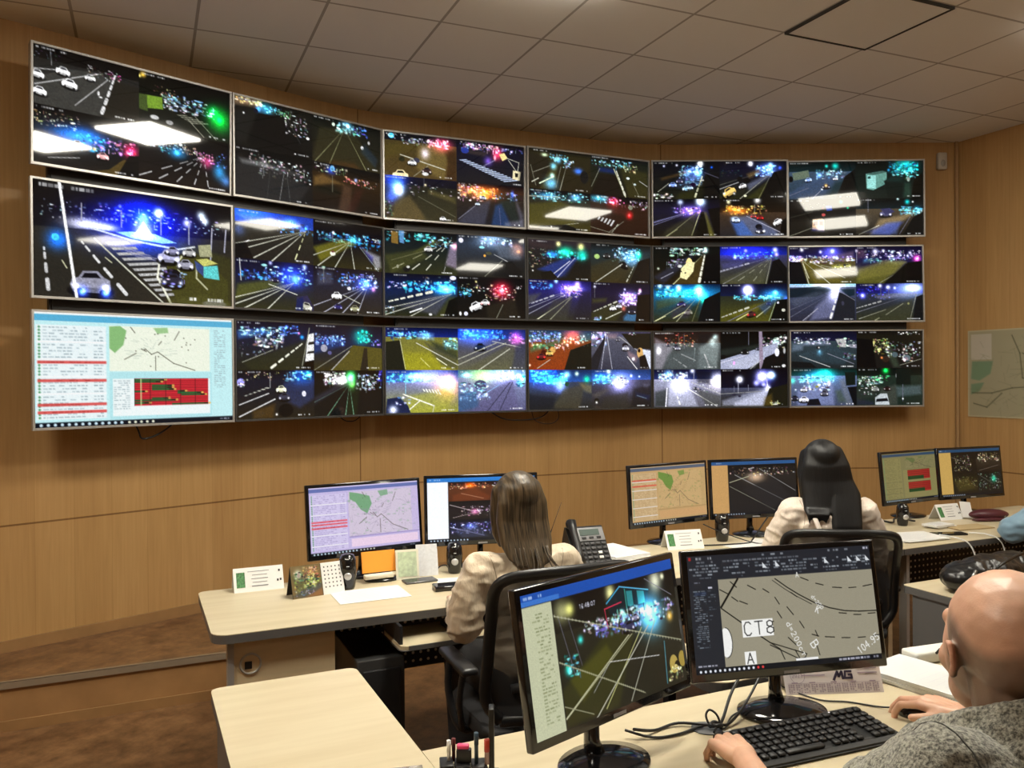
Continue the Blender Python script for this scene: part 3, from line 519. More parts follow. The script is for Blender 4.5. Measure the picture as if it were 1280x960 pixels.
FEEDS[2, 3] = [
 's 142a50 405040 7a2e0c 24 6a3a1c;b 79f 60 3.4 2 6 50 30;b 7b8 16 4 4 36 40 48;P 3a7a58 2 46 48 24 52 30 4 56;g f43 16 70 14 1.4;b fba 30 3 50 14 80 36;P 8a3a12 16 80 64 30 76 34 60 100 8 100;b fcc 16 2.6 40 34 64 50;e 401408 8 8 24 58;e cc9a50 8 8 38 50;R d8b860 8 33 58;R 622 9 20 66;l ccb 1.4 14 96 34 74;p 10120c 66 50 100 30 100 100 56 100;P 3a5a70 80 4 100 6 100 26 82 24;b aee 10 3 82 8 96 40;g eee 3 2 88',
 's 30304a 505070 2a2c3a 14 60606e;P 8a90b0 0 10 22 8 0 30;P 9a7c80 26 6 44 6 40 20 24 18;b aaf 30 4 0 4 24 42;p 181a20 22 14 24 20 10 100 0 100 0 70;l bbc 1.4 24 10 16 98;l ccd 1.8 26 12 34 98;P 3a3e50 28 20 44 20 80 60 78 98 34 98;l bbb 1.4 46 14 86 60;l eee 2 60 66 76 98;e 15151c 9 6 56 36;c ccd 8 57 44;c 556 4 44 22;p 14140f 50 6 100 4 100 46 70 44;P b08a90 60 50 78 66 74 80 62 66;e caa060 10 14 82 56;e 100 4 5 80 50;p c9d0e0 86 46 100 50 100 98 90 98;p 0c0c0e 80 66 90 60 98 98 82 98;b fff 4 3 56 4 74 10;g fff 4 70 72',
 's 06204a 204ea0 20201c 30 303a50;b 4cf 60 4 4 2 60 34;g 14f 26 22 14 1.6;g 1cf 8 40 30 2;g aef 8 60 12 1.2;P 4a5ac0 6 40 54 34 50 60 20 50;g 8af 14 50 40;g ffa 5 76 10;g 0b3 8 92 24;e 243 6 6 60 36;P 4a4430 56 50 90 34 80 100 36 96;P 887c50 80 34 100 40 100 60 90 56;P 10131c 0 60 40 70 40 100 0 100',
 's 0a2a5a 3050a0 22201c 26 3a3a50;g 99f 26 48 32 1.3;g ccf 14 46 34;b 6cf 36 3.6 2 14 40 36;g 16f 12 16 22 1.6;g fe9 6 28 4;g eef 3.4 66 16;g eef 2.6 80 18;b eff 16 2.6 40 16 60 40;P 55504a 0 64 22 50 28 54 8 74;e 16140f 7 7 8 80;g fff 3 8 84;P 2040a0 74 60 98 68 96 80 74 70;l bdf 2 76 68 92 76;P 8a8aaf 88 40 98 40 94 50 88 46;P 0c0c10 70 50 100 40 100 100 66 96;P 2c2a24 20 70 60 60 60 100 16 100']
FEEDS[0, 4] = [
 's 000206 02040c 14160c 14;b 8bf 70 3.6 40 12 74 62;g 58f 16 60 34 1.4;g 8ef 8 68 36;g fff 8 71 6;g fff 5 71 6;g ddf 3 17 12;g eef 3 36 10;g 16f 3 88 16;P 6a4a1c 12 44 50 26 52 32 14 50;P 24304a 18 66 60 30 76 40 60 78;c 8af 8 30 62;c adf 8 50 72;e 102 8 6 60 62;c bdf 6 56 70;c 446 7 40 52;c ddd 4 74 50;l aa9 1.4 8 80 24 58;d ddb 2.6 74 40 62 100 6;P 30300e 40 84 62 74 64 100 34 100;b ddd 14 3.4 2 86 30 98;p 060606 78 36 100 30 100 100 70 100;l 445 2 78 30 98 44;P 1c1c0a 68 60 78 50 76 100 66 100',
 's 00010c 06081c 1a1c0e 22;b 7af 50 3.4 54 12 82 40;g 58f 14 72 20 1.6;g fff 7 46 6;g fff 4 46 8;g adf 6 76 10;g 35f 4 90 18;P 8a6a30 40 34 60 20 60 30 44 46;P 7a80a0 40 62 72 34 76 40 44 78;r 776 1.6 78 22 100 -70;r 998 2 78 30 100 30 58;l aaa 1.8 0 74 28 56;e 040404 10 7 40 52;e 050505 7 7 30 48;c eec870 14 14 82 -30;c ddd 8 34 66 -20;P 3a3a10 44 92 70 56 72 80 60 100 40 100;e ddb 4 3 38 92;p 060606 80 30 100 22 100 100 60 100;b 344 10 2 2 24 34 40',
 's 000108 0c0c24 141208 30;g 86f 14 56 32 2;g fdc 6 56 30;g fff 9 70 4;g bdf 12 72 8;g cdf 7 41 8;b b8f 30 3 30 22 72 40;l 99a 1 41 8 41 34;r 668 2.6 70 26 100 -80 -50;r 8a8ac0 2.2 70 26 100 -70;r bb9 2.4 70 30 100 20;l dda 2.4 20 98 36 80;l cc9 1.8 58 96 70 36;P 3a3824 20 80 66 34 60 100 14 100;P 8a8430 76 34 80 36 92 100 84 100;p 040404 82 26 100 22 100 100 94 100;p 0a0904 72 34 76 34 84 100 64 100',
 's 040404 1a0f06 1c1c20 36 3a2a1c;g f82 8 26 32 3.4;g fa3 6 14 24;g f92 5 24 26;b fb6 50 2.8 6 18 70 42;g fff 8 56 4;g ffc 5 13 8;l 776 1.6 52 16 52 40;P 7080b0 16 50 50 44 84 84 90 100 30 100;P 3060c0 16 60 34 60 50 98 26 98;g bdf 6 22 54 1.4;c cdf 8 24 56;R 822 7 60 50;R 844 6 50 46;e 0c0c14 9 7 58 74;c 334 9 60 84;g fff 3 58 88;g fff 3 66 86;c eee 10 86 62 -30;l aab 1.6 40 46 98 96;p 040404 92 60 100 50 100 100 90 90']
FEEDS[1, 4] = [
 's 020403 060a08 20180a 14;b bdc 44 3.2 26 4 80 24;g cef 7 78 10;g 9cb 4 34 6;b 889 30 3 20 34 50 56;P 30324a 0 80 56 22 60 28 16 98;P 5a481c 36 84 72 26 78 30 68 100 30 100;r cc9 2.2 76 20 100 30;l 99a 1.8 12 84 30 68;d ddc 3.4 77 24 68 100 7;e eed890 9 20 54 52 32;p e8e0a8 52 40 62 42 60 66 50 88 40 82 42 58;e 222 2 2 42 66;e 222 2 2 48 70;p 060606 80 24 100 20 100 100 72 100;e ccc 6 4 40 52;g cdc 3 8 58',
 's 00061c 0a1c70 34341f 24 2c2c4a;g 22f 18 40 14 4;b 5af 40 2.6 20 16 84 34;g fff 6 82 10;g dbf 5 84 22;g aaf 4 38 12;g 99f 4 22 30;e eef 4 5 84 44;l 669 1 38 12 38 28;l 669 1 57 12 57 28;r aab 1.6 78 28 100 -60 4;q ccb 2.4 76 32 100 20 46;l 998 1.6 76 36 68 100;P 50503a 4 90 70 36 76 40 64 100 4 100;d aab 2 0 66 46 44 8;p 0a0a0a 78 40 88 34 100 60 100 100 70 100;P 4a4a8a 2 46 36 40 30 56 4 60',
 's 000c24 104a70 2a2812 24;g 1af 20 50 24 3;b 6df 60 3.4 4 12 72 34;g 8fb 10 68 10;g afe 8 68 20;g 6dc 12 72 28;g fff 7 38 8;g dff 6 10 4;g dff 5 22 8;g 0e7 10 76 40;c 226 9 42 52;c bba 9 52 74;P 3a2f3a 30 60 56 50 56 90 26 90;r aa8 2 68 30 100 0 34;l cc9 2.4 30 90 46 74;l cc9 2.4 4 96 18 84;P 4a4a20 4 44 40 30 50 44 6 66;l 997 2 70 40 58 98;p 07090a 76 40 100 20 100 100 66 100;P 24260f 58 60 72 44 62 100 50 100',
 's 04061a 0a1434 4a4812 32 20241c;g fff 10 41 16;g fff 8 41 16;g 99f 16 41 18;b 6cf 50 3 20 30 90 42;g 3af 14 80 30 2;g 8ff 6 82 24;g 24f 6 98 40;P 6a6418 10 84 50 54 70 50 40 92;r 779 1.6 84 36 100 10;l cc8 2.4 24 96 46 74;l bb8 2.4 54 88 74 60;R 422 9 46 80 -15;e 226 8 4 56 74 -15;c 224 5 72 52;P 304a80 56 60 80 40 84 44 66 80;l 9a8 1.6 82 50 72 100;p 060806 84 44 100 40 100 100 74 100;e dde 3 3 86 50;e ccb 5 4 94 70;d bba 2.4 2 88 46 60 7']
FEEDS[2, 4] = [
 's 1c1210 2a1c14 363c3c 30 4a5050;P a8a0b0 2 16 30 40 12 100 2 98;g fff 9 8 50 .6;b c64 20 2 18 4 60 34;b a98 16 2.4 20 20 66 40;g dff 10 88 28 .8;g cff 6 92 14;P 9aa8a8 68 44 96 10 98 30 94 98 66 98;P 101214 68 6 92 8 76 34 66 34;l 889 1 46 6 46 44;l 776 1 38 10 38 42;c 334 6 34 40;c 99a 6 36 44;c 445 4 22 36;l 9aa 1.6 62 44 60 80;l ccc 3 42 60 62 76;d ddd 2.6 76 60 84 98 5;d bbb 2 30 70 52 98 4;P 50585a 20 60 66 50 96 98 16 98',
 's 000 060807 101411 34;P 2c3530 0 48 96 26 90 40 0 66;b ddd 30 3.4 62 16 98 44;g cff 7 82 30 1.4;p 9a9fb8 0 76 86 30 80 60 40 100 0 100;P b8bcd0 10 86 70 50 50 96 16 98;l ccd 1.6 0 84 40 62;c 111 8 36 54;e 0a0a0a 8 6 4 68;c 445 5 56 46;p 8a7c90 57 0 62 0 64 100 58 100;l 778 1.4 42 0 42 36;p 0a0a0a 66 70 100 44 100 100 60 100;e eef 6 11 84 56;e aaa 3 8 95 52;b fff 6 3 88 8 98 20;e eaf 3 5 20 84;e ccc 5 4 94 92;l bbb 1.6 44 100 60 76',
 's 000420 1c2a60 50505a 26 a0a0c0;b dff 50 3.2 8 8 50 30;g 8cf 10 22 12;g fff 6 58 4;l 99a 1.6 60 6 60 40;g fff 13 96 30;g cba 20 96 30;P d0d4f0 20 34 44 26 54 46 66 98 20 98;g ccf 20 40 40;P 10180f 2 60 22 50 20 98 2 98;P 8a90a8 2 34 24 30 20 46 2 46;l eee 2.4 46 46 94 98;P 34362e 60 50 100 70 100 98 80 98;l bbb 1.6 56 34 100 66;d eee 2 28 34 40 98 7;l eef 3 20 50 18 98;c 334 4 62 50;b fff 14 2 60 34 98 60;P 040408 62 4 86 6 84 40 66 36',
 's 000006 04061a 16140a 50 40445c;g fff 13 61 20;g 66f 20 64 22;g fff 8 75 16;g 8cf 10 76 18;g fff 9 28 28;g ddf 6 28 28;g bbf 7 53 38;g aac 5 64 42;l aab 1.6 26 28 26 64;l bbc 2 68 20 70 50;l 889 1 20 46 20 60;l 889 1 41 42 41 58;P b8bedc 2 84 40 64 74 48 66 98 2 98;P d8dcf8 20 90 60 60 72 52 62 98 20 98;g eef 8 70 50 .8;l 888 1.6 0 66 60 60;p 14140a 72 52 100 40 100 100 64 100;P 6a541c 66 76 76 66 78 98 64 98;b bb9 10 2.6 74 84 86 96;e 223 6 3 20 68;e 223 4 3 28 72']
FEEDS[0, 5] = [
 's 020606 082024 20303c 26 34465a;p 5a6858 6 30 30 22 32 42 8 50;P 3c4c6e 0 84 50 30 76 34 50 98 0 98;g 1cb 8 70 12;g 2dc 4 57 12;b 9cf 30 3.4 40 22 84 46;g 6af 6 46 36;c 9bf 7 30 48 -10;c 223 8 56 66;g fc6 4 56 64;g fff 2.4 50 74;c dde 5 70 46;l aab 1.4 36 98 48 78;l 667 1.4 2 90 30 70;P 10221e 70 56 84 50 76 98 58 98;p 060808 84 40 100 20 100 100 70 100;e 050505 6 8 4 46',
 's 020403 061210 141c18 30;g 1bb 16 74 12 1.6;b 2bd 50 3.6 48 4 92 32;b 7ef 30 3 54 20 92 50;p 5a8a80 15 34 36 28 46 30 46 60 26 78 16 74;p 3a5a54 15 34 40 26 46 30 26 38;p 8ccac4 17 38 30 38 30 74 17 72;p 1c3c38 18 41 22 41 22 47 18 47;p 0a1412 42 54 52 42 72 42 74 98 48 98;P 16302c 42 54 52 42 70 44 68 58;e 8a9a90 4 6 78 50;P 28483a 72 58 80 60 82 98 70 98;p 040605 86 50 100 30 100 100 82 100',
 's 020202 060606 0e0d0a 34;P 1c1a14 0 60 50 40 70 40 60 98 0 98;g 0c9 5 78 8;g 0ea 3 88 24;p 2244a0 55 18 64 18 65 30 57 32;b 998 14 1.6 20 8 60 24;e a44 5 4 52 42;p caa884 36 54 50 52 53 56 53 84 35 80;p 4a1c1c 38 60 43 59 43 70 37 70;p 4a1c1c 46 59 51 59 51 70 46 70;P 5a5ac0 34 78 53 80 52 86 35 84;l 776 1.6 2 98 36 76;l 554 1 0 50 36 34;e 600 3 3 51 24',
 's 040606 0e1c20 14120f 28 4a4030;g 1cc 6 76 10;g fff 2.4 84 10;g 2bf 8 90 32;b 6cf 30 3.2 64 22 98 44;g cee 3.4 62 2;l 778 1.4 18 0 18 36;c 557 12 44 40;p 335 36 28 50 26 58 36 44 44;P b59c70 20 96 34 56 86 40 70 60;P 5a6cb0 20 98 44 66 66 62 60 96;P 4a5ab0 10 90 50 66 70 64 50 98;l ddc 1.6 4 96 34 72;P 2a2820 0 74 30 60 20 98 0 98;l 667 1.4 80 50 64 96;p 0a0c0c 84 52 100 36 100 100 68 100']
FEEDS[1, 5] = [
 's 04041c 14104c 3a360c 30 4a4020;b dde 60 2.8 4 24 66 46;b 99f 34 3 0 24 18 42;g 66f 16 64 16 1.4;g adf 5 66 12;g ffe 5 20 8;g dde 4 48 14;g faa 4 19 34;P 7a6470 60 26 98 12 98 36 64 40;b bcf 16 3.4 60 26 98 40;P 6a5f18 20 40 50 50 80 80 80 98 38 98;r bba 2.4 20 36 100 30 62;l bba 1.6 34 42 84 84;l ddb 1.6 22 46 30 84;l aa8 1.4 48 50 98 68;p 04060a 0 40 18 40 28 100 0 100;P c4bf30 64 50 92 48 90 62 66 58;c aa5 8 74 54;c bb6 7 88 52;P 403c28 84 62 100 60 100 100 90 100;e 222 4 3 84 50',
 's 04041c 100c3c 34360f 32;g fff 7 30 14;g fff 4 42 12;g eff 4 55 16;g eef 4 66 20;g eef 4 82 18;b eef 40 2.4 4 12 96 30;g fff 4 2 12;g f4a 10 92 34;g fad 4 92 34;P 5a3c50 2 8 16 10 14 30 2 34;P 4a8aa0 12 36 34 32 30 42 12 44;b 8cc 20 3 12 32 60 42;b aaf 20 3 50 24 86 36;P 8a8440 4 60 40 40 76 42 60 74 4 90;P 6a6624 0 70 50 44 70 48 40 98 0 98;l 887 1.4 36 98 64 70;p 060505 78 44 100 40 100 100 42 100;P 0c0c08 60 70 76 50 80 98 44 98;P 8a8a50 40 40 70 38 76 44 60 50;l 889 1.4 2 12 2 44',
 's 84c0e8 a0bce0 242430 8 3a4460;p 0e1a24 0 12 20 10 46 6 66 16 40 34 0 36;p 10202c 76 14 98 14 98 30 90 34;g fff 10 60 0 4;P 8084b0 40 60 66 20 74 20 66 90 30 98;g ccf 20 68 26 .8;g fff 8 70 14;r 667 1.6 72 16 100 -40 -10 22;l aab 1.6 20 98 42 66;d ddd 3 73 26 60 100 5;p 1a1c22 75 22 98 40 98 98 64 98;l 889 1.2 76 20 98 44;P 4a5060 0 44 40 20 60 20 10 60;e 334 4 6 80 52',
 's 06062c 141460 26281a 26 24283a;g 44f 8 10 32;g ccf 4 10 32;b 44d 34 2 2 8 50 44;g 9bf 22 80 14 2;g fff 8 86 12 2;g fff 5 36 6;g fff 5 48 10;g ccf 3 58 12;l 778 1 37 8 37 30;l 778 1 49 10 49 30;P 8a8aa8 28 34 90 22 90 30 36 42;d 999 2 0 66 40 46 8;r 889 1.6 90 26 100 -40;l bba 2 44 84 70 54;l cca 2.4 28 98 34 92;l aa9 1.6 4 94 44 70;l 998 1.4 90 30 80 98;e dd9 3 3 78 54;P 3a3a24 10 90 86 40 80 98 10 98;p 101010 90 36 100 30 100 100 84 100']
FEEDS[2, 5] = [
 's 04061a 10122c 1a2022 26 2c3a42;b dde 40 2.4 6 18 60 34;P 9aa4c4 20 28 50 28 60 36 20 38;P 7888a0 4 34 20 34 18 50 2 54;p a8a8a8 68 22 84 20 84 44 74 42;p 889 88 36 100 36 100 46 90 44;b fff 12 3 70 20 98 42;g 5ad 7 44 58;g aef 3 44 54;P 2c3e48 10 60 60 40 96 60 80 90 20 80;e 111 5 4 42 44;g fff 2 43 44;l bbb 1.6 14 66 60 96;x ccc 22 72 54 92 6 4 2;l 99a 1.2 56 60 96 88;e 0c0c10 7 5 86 64;b 667 20 2.6 80 60 98 76;p 0c0f10 0 80 30 84 40 98 0 98',
 's 0a0806 14120a 141210 14;b 885 50 3 24 20 50 62;b cb8 16 2.4 26 22 36 60;P 40503c 40 40 54 44 66 98 56 98;b cdd 40 3 44 30 98 70;g fdd 3.4 72 50;g fff 2.4 86 50;e 4a5a60 8 7 58 64;e 5a6870 10 9 76 74;b fcc 10 3 68 70 86 84;e 2a1c14 10 8 44 76;p 050505 0 20 24 24 30 98 0 98;g f84 3 38 72;l 998 1.2 66 92 98 76;b fff 10 2 60 4 98 10',
 's 041410 0a3c3c 384056 20 5a6a90;g 0c9 14 52 14 1.4;g 2fb 5 54 12;g 1a6 7 3 32;g 3af 16 44 22 2.4;b 6ef 60 3 14 18 66 36;P 8a94c8 10 60 40 30 64 34 66 98 10 98;b def 30 3 20 34 60 60;c dde 10 20 82;c ccd 7 20 56;e dde 5 7 58 40;e 445 8 8 52 62;c 556 8 51 66;e 884 5 3 40 48;p 0a0c14 28 82 42 80 46 98 24 98;P 6a7078 74 30 82 30 94 96 84 96;P 3a4a34 68 60 76 56 84 90 72 90;p 0a1410 82 10 98 10 98 44 84 46;b fff 6 2 2 52 10 90;c 223 8 6 78;p 05080c 86 50 100 48 100 100 96 100',
 's 040806 0a140e 14201a 20 1a261e;g 0a3 9 44 6;g 2e6 4 44 6;b bdc 50 2.8 2 22 40 44;b 5d8 12 2.6 24 18 50 36;P 4a4a44 36 54 60 44 62 98 34 98;e aaa 5 8 62 20;p 0a120e 60 2 82 2 82 44 60 44;P 5c6c74 60 50 98 46 98 70 62 76;l 667 1.4 70 44 70 88;c ddd 8 28 56;c 211 7 46 54;g fff 2 70 82;p b0b8bc 28 78 36 68 46 68 50 98 28 98;p 0a0c10 30 82 46 80 48 88 29 90;P 24243c 0 80 26 90 26 98 0 98;P 2a2f2a 0 60 36 50 30 76 0 86;b ccc 16 2 4 40 30 70']

def tv_cv(key):
    c = Cv(256, 144, seed=key[0] * 10 + key[1] + 3)
    if key == (2, 0): return map_app(c, key, 'cyan')
    fs = FEEDS[key]
    if len(fs) == 1: c.sub(0, 0, 1, 1); feed(c, fs[0])
    else:
        for q, f in enumerate(fs):
            x, y = q % 2 * .5, q // 2 * .5
            if key == (0, 3) and False: pass
            c.sub(x, y, x + .5, y + .5); feed(c, f)
    c.noise(.05); c.noise(.05, 2)
    return c
def city_map(c, x0, y0, x1, y1, bg, road, green, seed=5, clean=False):
    """a pale street map with a park on its left and dark routes"""
    r = np.random.default_rng(seed); W, H = x1 - x0, y1 - y0
    X = lambda u: x0 + u * W; Y = lambda v: y0 + v * H
    c.rect(bg, x0, y0, x1, y1)
    if not clean:
        for i in range(70):
            u, v = r.uniform(0, 1, 2); a = r.uniform(0, 3.14); l = r.uniform(.04, .18)
            c.line(road, .5, X(u), Y(v), X(min(1, max(0, u + l * math.cos(a)))), Y(min(1, max(0, v + l * math.sin(a)))), .6)
        for i in range(60):
            u, v = r.uniform(0, 1, 2); c.ell(green, r.uniform(.8, 3), r.uniform(.8, 2), X(u), Y(v), a=.3)
    c.poly(green, [(X(.0), Y(.02)), (X(.1), Y(0)), (X(.16), Y(.1)), (X(.13), Y(.42)), (X(.05), Y(.6)), (X(.0), Y(.5))] if clean else [(X(.02), Y(.0)), (X(.14), Y(.04)), (X(.3), Y(.12)), (X(.33), Y(.3)), (X(.26), Y(.52)), (X(.17), Y(.42)), (X(.1), Y(.24)), (X(.02), Y(.16))])
    c.poly(green, [(X(.42), Y(.02)), (X(.56), Y(0)), (X(.57), Y(.12)), (X(.46), Y(.15))], a=.8)
    for i in range(46):
        a = r.uniform(0, 6.28); l = r.uniform(.02, .3); u, v = .4 + l * .9 * math.cos(a), .5 + l * math.sin(a)
        if 0 < u < 1 and 0 < v < 1: c.line(road, .5, X(u), Y(v), X(.4 + .7 * (u - .4)), Y(.5 + .9 * (v - .5) + .02), .8)
    dk = '4a4438'
    for p in ([(.14, .74), (.25, .6)], [(.34, .5), (.4, .62), (.46, .56), (.62, .82), (.84, .98)], [(.44, .66), (.44, .98)], [(.3, .5), (.35, .56)], [(.63, .28), (.68, .08)], [(.47, .4), (.5, .32)], [(.2, .02), (.24, .14)]):
        for a, b in zip(p, p[1:]): c.line(dk, .75, X(a[0]), Y(a[1]), X(b[0]), Y(b[1]), .85)
    for i in range(16):
        u, v = r.uniform(.15, .85), r.uniform(.1, .95); c.ell(dk, .6, .6, X(u), Y(v), a=.8)
def map_app(c, key, tint):
    T = {'cyan': ('c8f4f8', 'effcff', '5ab4dc', '8ca0a8', 'dc4440', 'f4fbe8', 'c0ccc0', '8cc07c', 'a8e0e8'),
         'lilac': ('cfc2ee', 'dcd2f6', '6a78b8', '9c8cc4', 'f05a6a', 'dccfe4', '988ca8', '7cae84', 'a898d0'),
         'sand': ('d8b078', 'e0c090', '606c80', 'b48c58', 'f06048', 'dcb880', 'a08050', '7a9c48', 'c09c64'),
         'olive': ('8a8458', '98905c', '34506c', '66623c', 'b04030', '948c60', '6c6844', '6c7848', '787450')}[tint]
    bg, pane, bar, row, red, mp, road, green, grid = T
    c.sub(0, 0, 1, 1); c.rect(bg, 0, 0, 100, 100); c.rect('fff' if tint == 'cyan' else pane, 0, 0, 100, 1.6)
    c.grad(bar, bar, 2, 7.5)
    c.rect(pane, 1, 11, 33, 93)
    y = 12.5; k = 0
    reds = {'cyan': (42, 58, 79, 85.5), 'lilac': (50, 54, 59), 'sand': (22, 32), 'olive': ()}[tint]
    while y < 92:
        if tint == 'olive' and y > 60 and k % 4 == 0: c.rect(grid, 1, y - .4, 33, y + .2)
        c.scrib(row, 4, 24, y, 1.1, .8); c.scrib(row, 27, 31.5, y, 1.1, .9)
        c.ell('5aa070', 1, 1, 2.4, y + .6)
        if k % 5 == 4: c.rect('fff' if tint != 'olive' else pane, 1, y + 1.8, 33, y + 2.8); y += 1.6
        y += 2.7; k += 1
    for r in reds:
        c.rect(red, 1.5, r, 33, r + 2.6, .85); c.scrib('902020', 4, 26, r + .9, .9, .6)
    if tint == 'cyan':
        city_map(c, 34.5, 10, 87, 51, mp, road, green, clean=True)
        c.rect(grid, 34.5, 52, 88, 95, .5); c.rect('f4ffff', 36, 58, 87, 92)
        for i in range(14): c.scrib(row, 36.5, 44.5, 59.5 + i * 1.95, .9, .8)
        c.rect('d82a38', 46.5, 58, 86, 83)
        for (a, b, q) in ((46.5, 62, 0), (46.5, 60, 1), (55.5, 66, 3), (55.5, 66, 4), (55.5, 67, 5), (46.5, 52, 6), (69, 73, 6), (69, 82, 7), (71, 84, 8), (55.5, 64, 9.6), (46.5, 68, 10.6), (46.5, 54, 12), (66, 86, 12.8)):
            yy = 58.4 + q * 1.78; c.rect('1c6c38', a, yy, b, yy + 1.6); c.rect('111', b - 2.5, yy + .3, b, yy + 1.1, .9); c.ell('f4c060', 1.2, 1, b + .7, yy + .7)
        for i in range(14): c.rect('3a0c10', 46.5, 58 + i * 1.78, 86, 58.35 + i * 1.78, .8)
        for i in range(5): c.rect('201010', 46.5 + i * 8, 58, 46.8 + i * 8, 83, .7)
        c.rect('e8ffb0', 49.7, 58, 50.2, 83, .9)
        for i in range(30): c.scrib(row, 89.5, 96, 11 + i * 1.9 * (1 if i < 22 else 1), .8, .8)
    elif tint == 'olive':
        city_map(c, 42, 10, 98, 34, mp, road, green); c.rect(pane, 36, 36, 98, 94)
        for y0, y1 in ((37, 57), (62, 83)):
            c.rect('b03028', 44, y0, 86, y1); c.rect('1c4c24', 44, y1 - 7, 74, y1)
            for i in range(5): c.rect('300c0c', 44, y0 + i * 4, 86, y0 + .7 + i * 4, .7)
    else:
        city_map(c, 34.5, 10, 99, 76, mp, road, green); c.rect(grid, 34, 76.5, 100, 78); c.rect('f6dcf4' if tint == 'lilac' else 'e0b078', 36, 80, 98, 92)
        c.rect('c8b8f4' if tint == 'lilac' else 'cca870', 93, 10, 100, 76, .5)
    c.rect('06101c', 0, 95.5, 100, 100)
    for i in range(13): c.ell('cfe8f4', 1.3, 1.3, 3 + i * 3.1, 97.8)
    for i in range(5): c.ell('e8e8d0', 1.2, 1.2, 44 + i * 3, 97.8)
    c.scrib('ccd', 90, 98, 97, 1.4)
    c.noise(.02)
    return c
def feeds_app(c, bar, side, cells, cols, rows, dim=1.0, dark='141414'):
    c.sub(0, 0, 1, 1); c.rect(dark, 0, 0, 100, 100); c.rect(bar, 0, 0, 100, 6.5); c.scrib('dde', 2, 12, 2, 2, .8); c.rect(side, 0, 6.5, 19, 95)
    x0, y0, x1, y1 = .19, .075, 1, .95
    for i, f in enumerate(cells):
        if i >= cols * rows: break
        a, b = i % cols, i // cols
        c.sub(x0 + (x1 - x0) * a / cols, y0 + (y1 - y0) * b / rows, x0 + (x1 - x0) * (a + 1) / cols, y0 + (y1 - y0) * (b + 1) / rows); feed(c, f)
    c.sub(0, 0, 1, 1); c.rect('0c1018', 0, 95.5, 100, 100)
    for i in range(12): c.ell('bcd', 1.2, 1.2, 3 + i * 3, 97.8)
    c.a *= dim; c.noise(.03); return c
def near_left_cv():
    c = Cv(320, 180, 9); c.sub(0, 0, 1, 1); c.rect('10120e', 0, 0, 100, 100); c.rect('1450b0', 0, 0, 100, 8.5); c.rect('3a78d0', 0, 5, 22, 8.5); c.scrib('cdf', 1.5, 12, 2, 2.2, .8)
    c.rect('c8ccaa', 0, 9, 17, 100)
    for i in range(33): c.scrib('707850', 4 + min(i, 5) * .5, 14.5, 15 + i * 2.35, 1, .8)
    c.sub(.175, .09, 1, 1)
    feed(c, 'n 1;s 08080a 14140f 1a1b12 26 24241a;P 3c3e10 0 70 40 34 62 36 40 98 0 98;P 5a5a14 6 64 36 46 40 56 14 84;g 996 9 6 10;g cc6 5 12 10;g ffa 7 44 6 .8;g eec 9 83 6 .9;g ffc 2.6 90 4;b ccd 40 1.6 20 24 60 34;b 67c 50 2 28 28 66 40;p 0a2028 40 12 52 2 76 12 74 22 42 24;l 5cf 0.88 40 14 52 3;l 6cf 0.88 52 3 76 12;l 4cb 0.77 56 6 56 22;p 2a8a90 57 8 62 9 62 22 57 21;p 2a8a90 66 10 72 12 72 22 66 22;l d35 0.99 38 18 52 16;l d35 0.77 38 18 39 34;b 9ee 30 2 42 22 74 32;g 3af 11 74 32;g 9ff 4 74 30;g 6cf 16 76 34;b aaf 30 2 60 24 96 40;g fb4 4 92 40;g 2dd 3 17 36;g 1cc 4 6 56;b 5cc 16 1.6 4 44 14 62;l 667 0.66 3 14 10 60;l 667 0.55 10 18 16 56;l cc8 0.88 30 96 66 42;l bb9 0.77 0 92 58 44;l cca 0.99 -10 100 60 40;l ccb 0.99 22 100 72 42;l bba 0.88 50 98 78 40;l ddd 0.66 37 61 78 70;l bbb 0.55 37 61 22 80;c 335 6 56 38;c 99b 4 62 32;l a9a98a 0.83 0 12 100 64;l a0a080 0.83 0 48 62 96;l 889 0.66 74 2 96 22;l 9a9a80 0.77 0 82 20 96;e b8a050 6 8 90 82;e a89040 5 7 98 80;e 1a1408 4 4 93 84;b dd9 20 1.6 84 84 98 96;l 4a90a0 1.10 84 60 82 96')
    c.text('16:48:07', 19, 12, 3.4, 'dde', .5)
    for t in np.linspace(0, 1, 40):
        c.rect('c8c8b0', t * 98, 11 + t * 52, t * 98 + .8, 13 + t * 52, .6); c.rect('b8b8a0', t * 60, 47.5 + t * 46, t * 60 + .8, 49.5 + t * 46, .5)
    c.noise(.025); return c
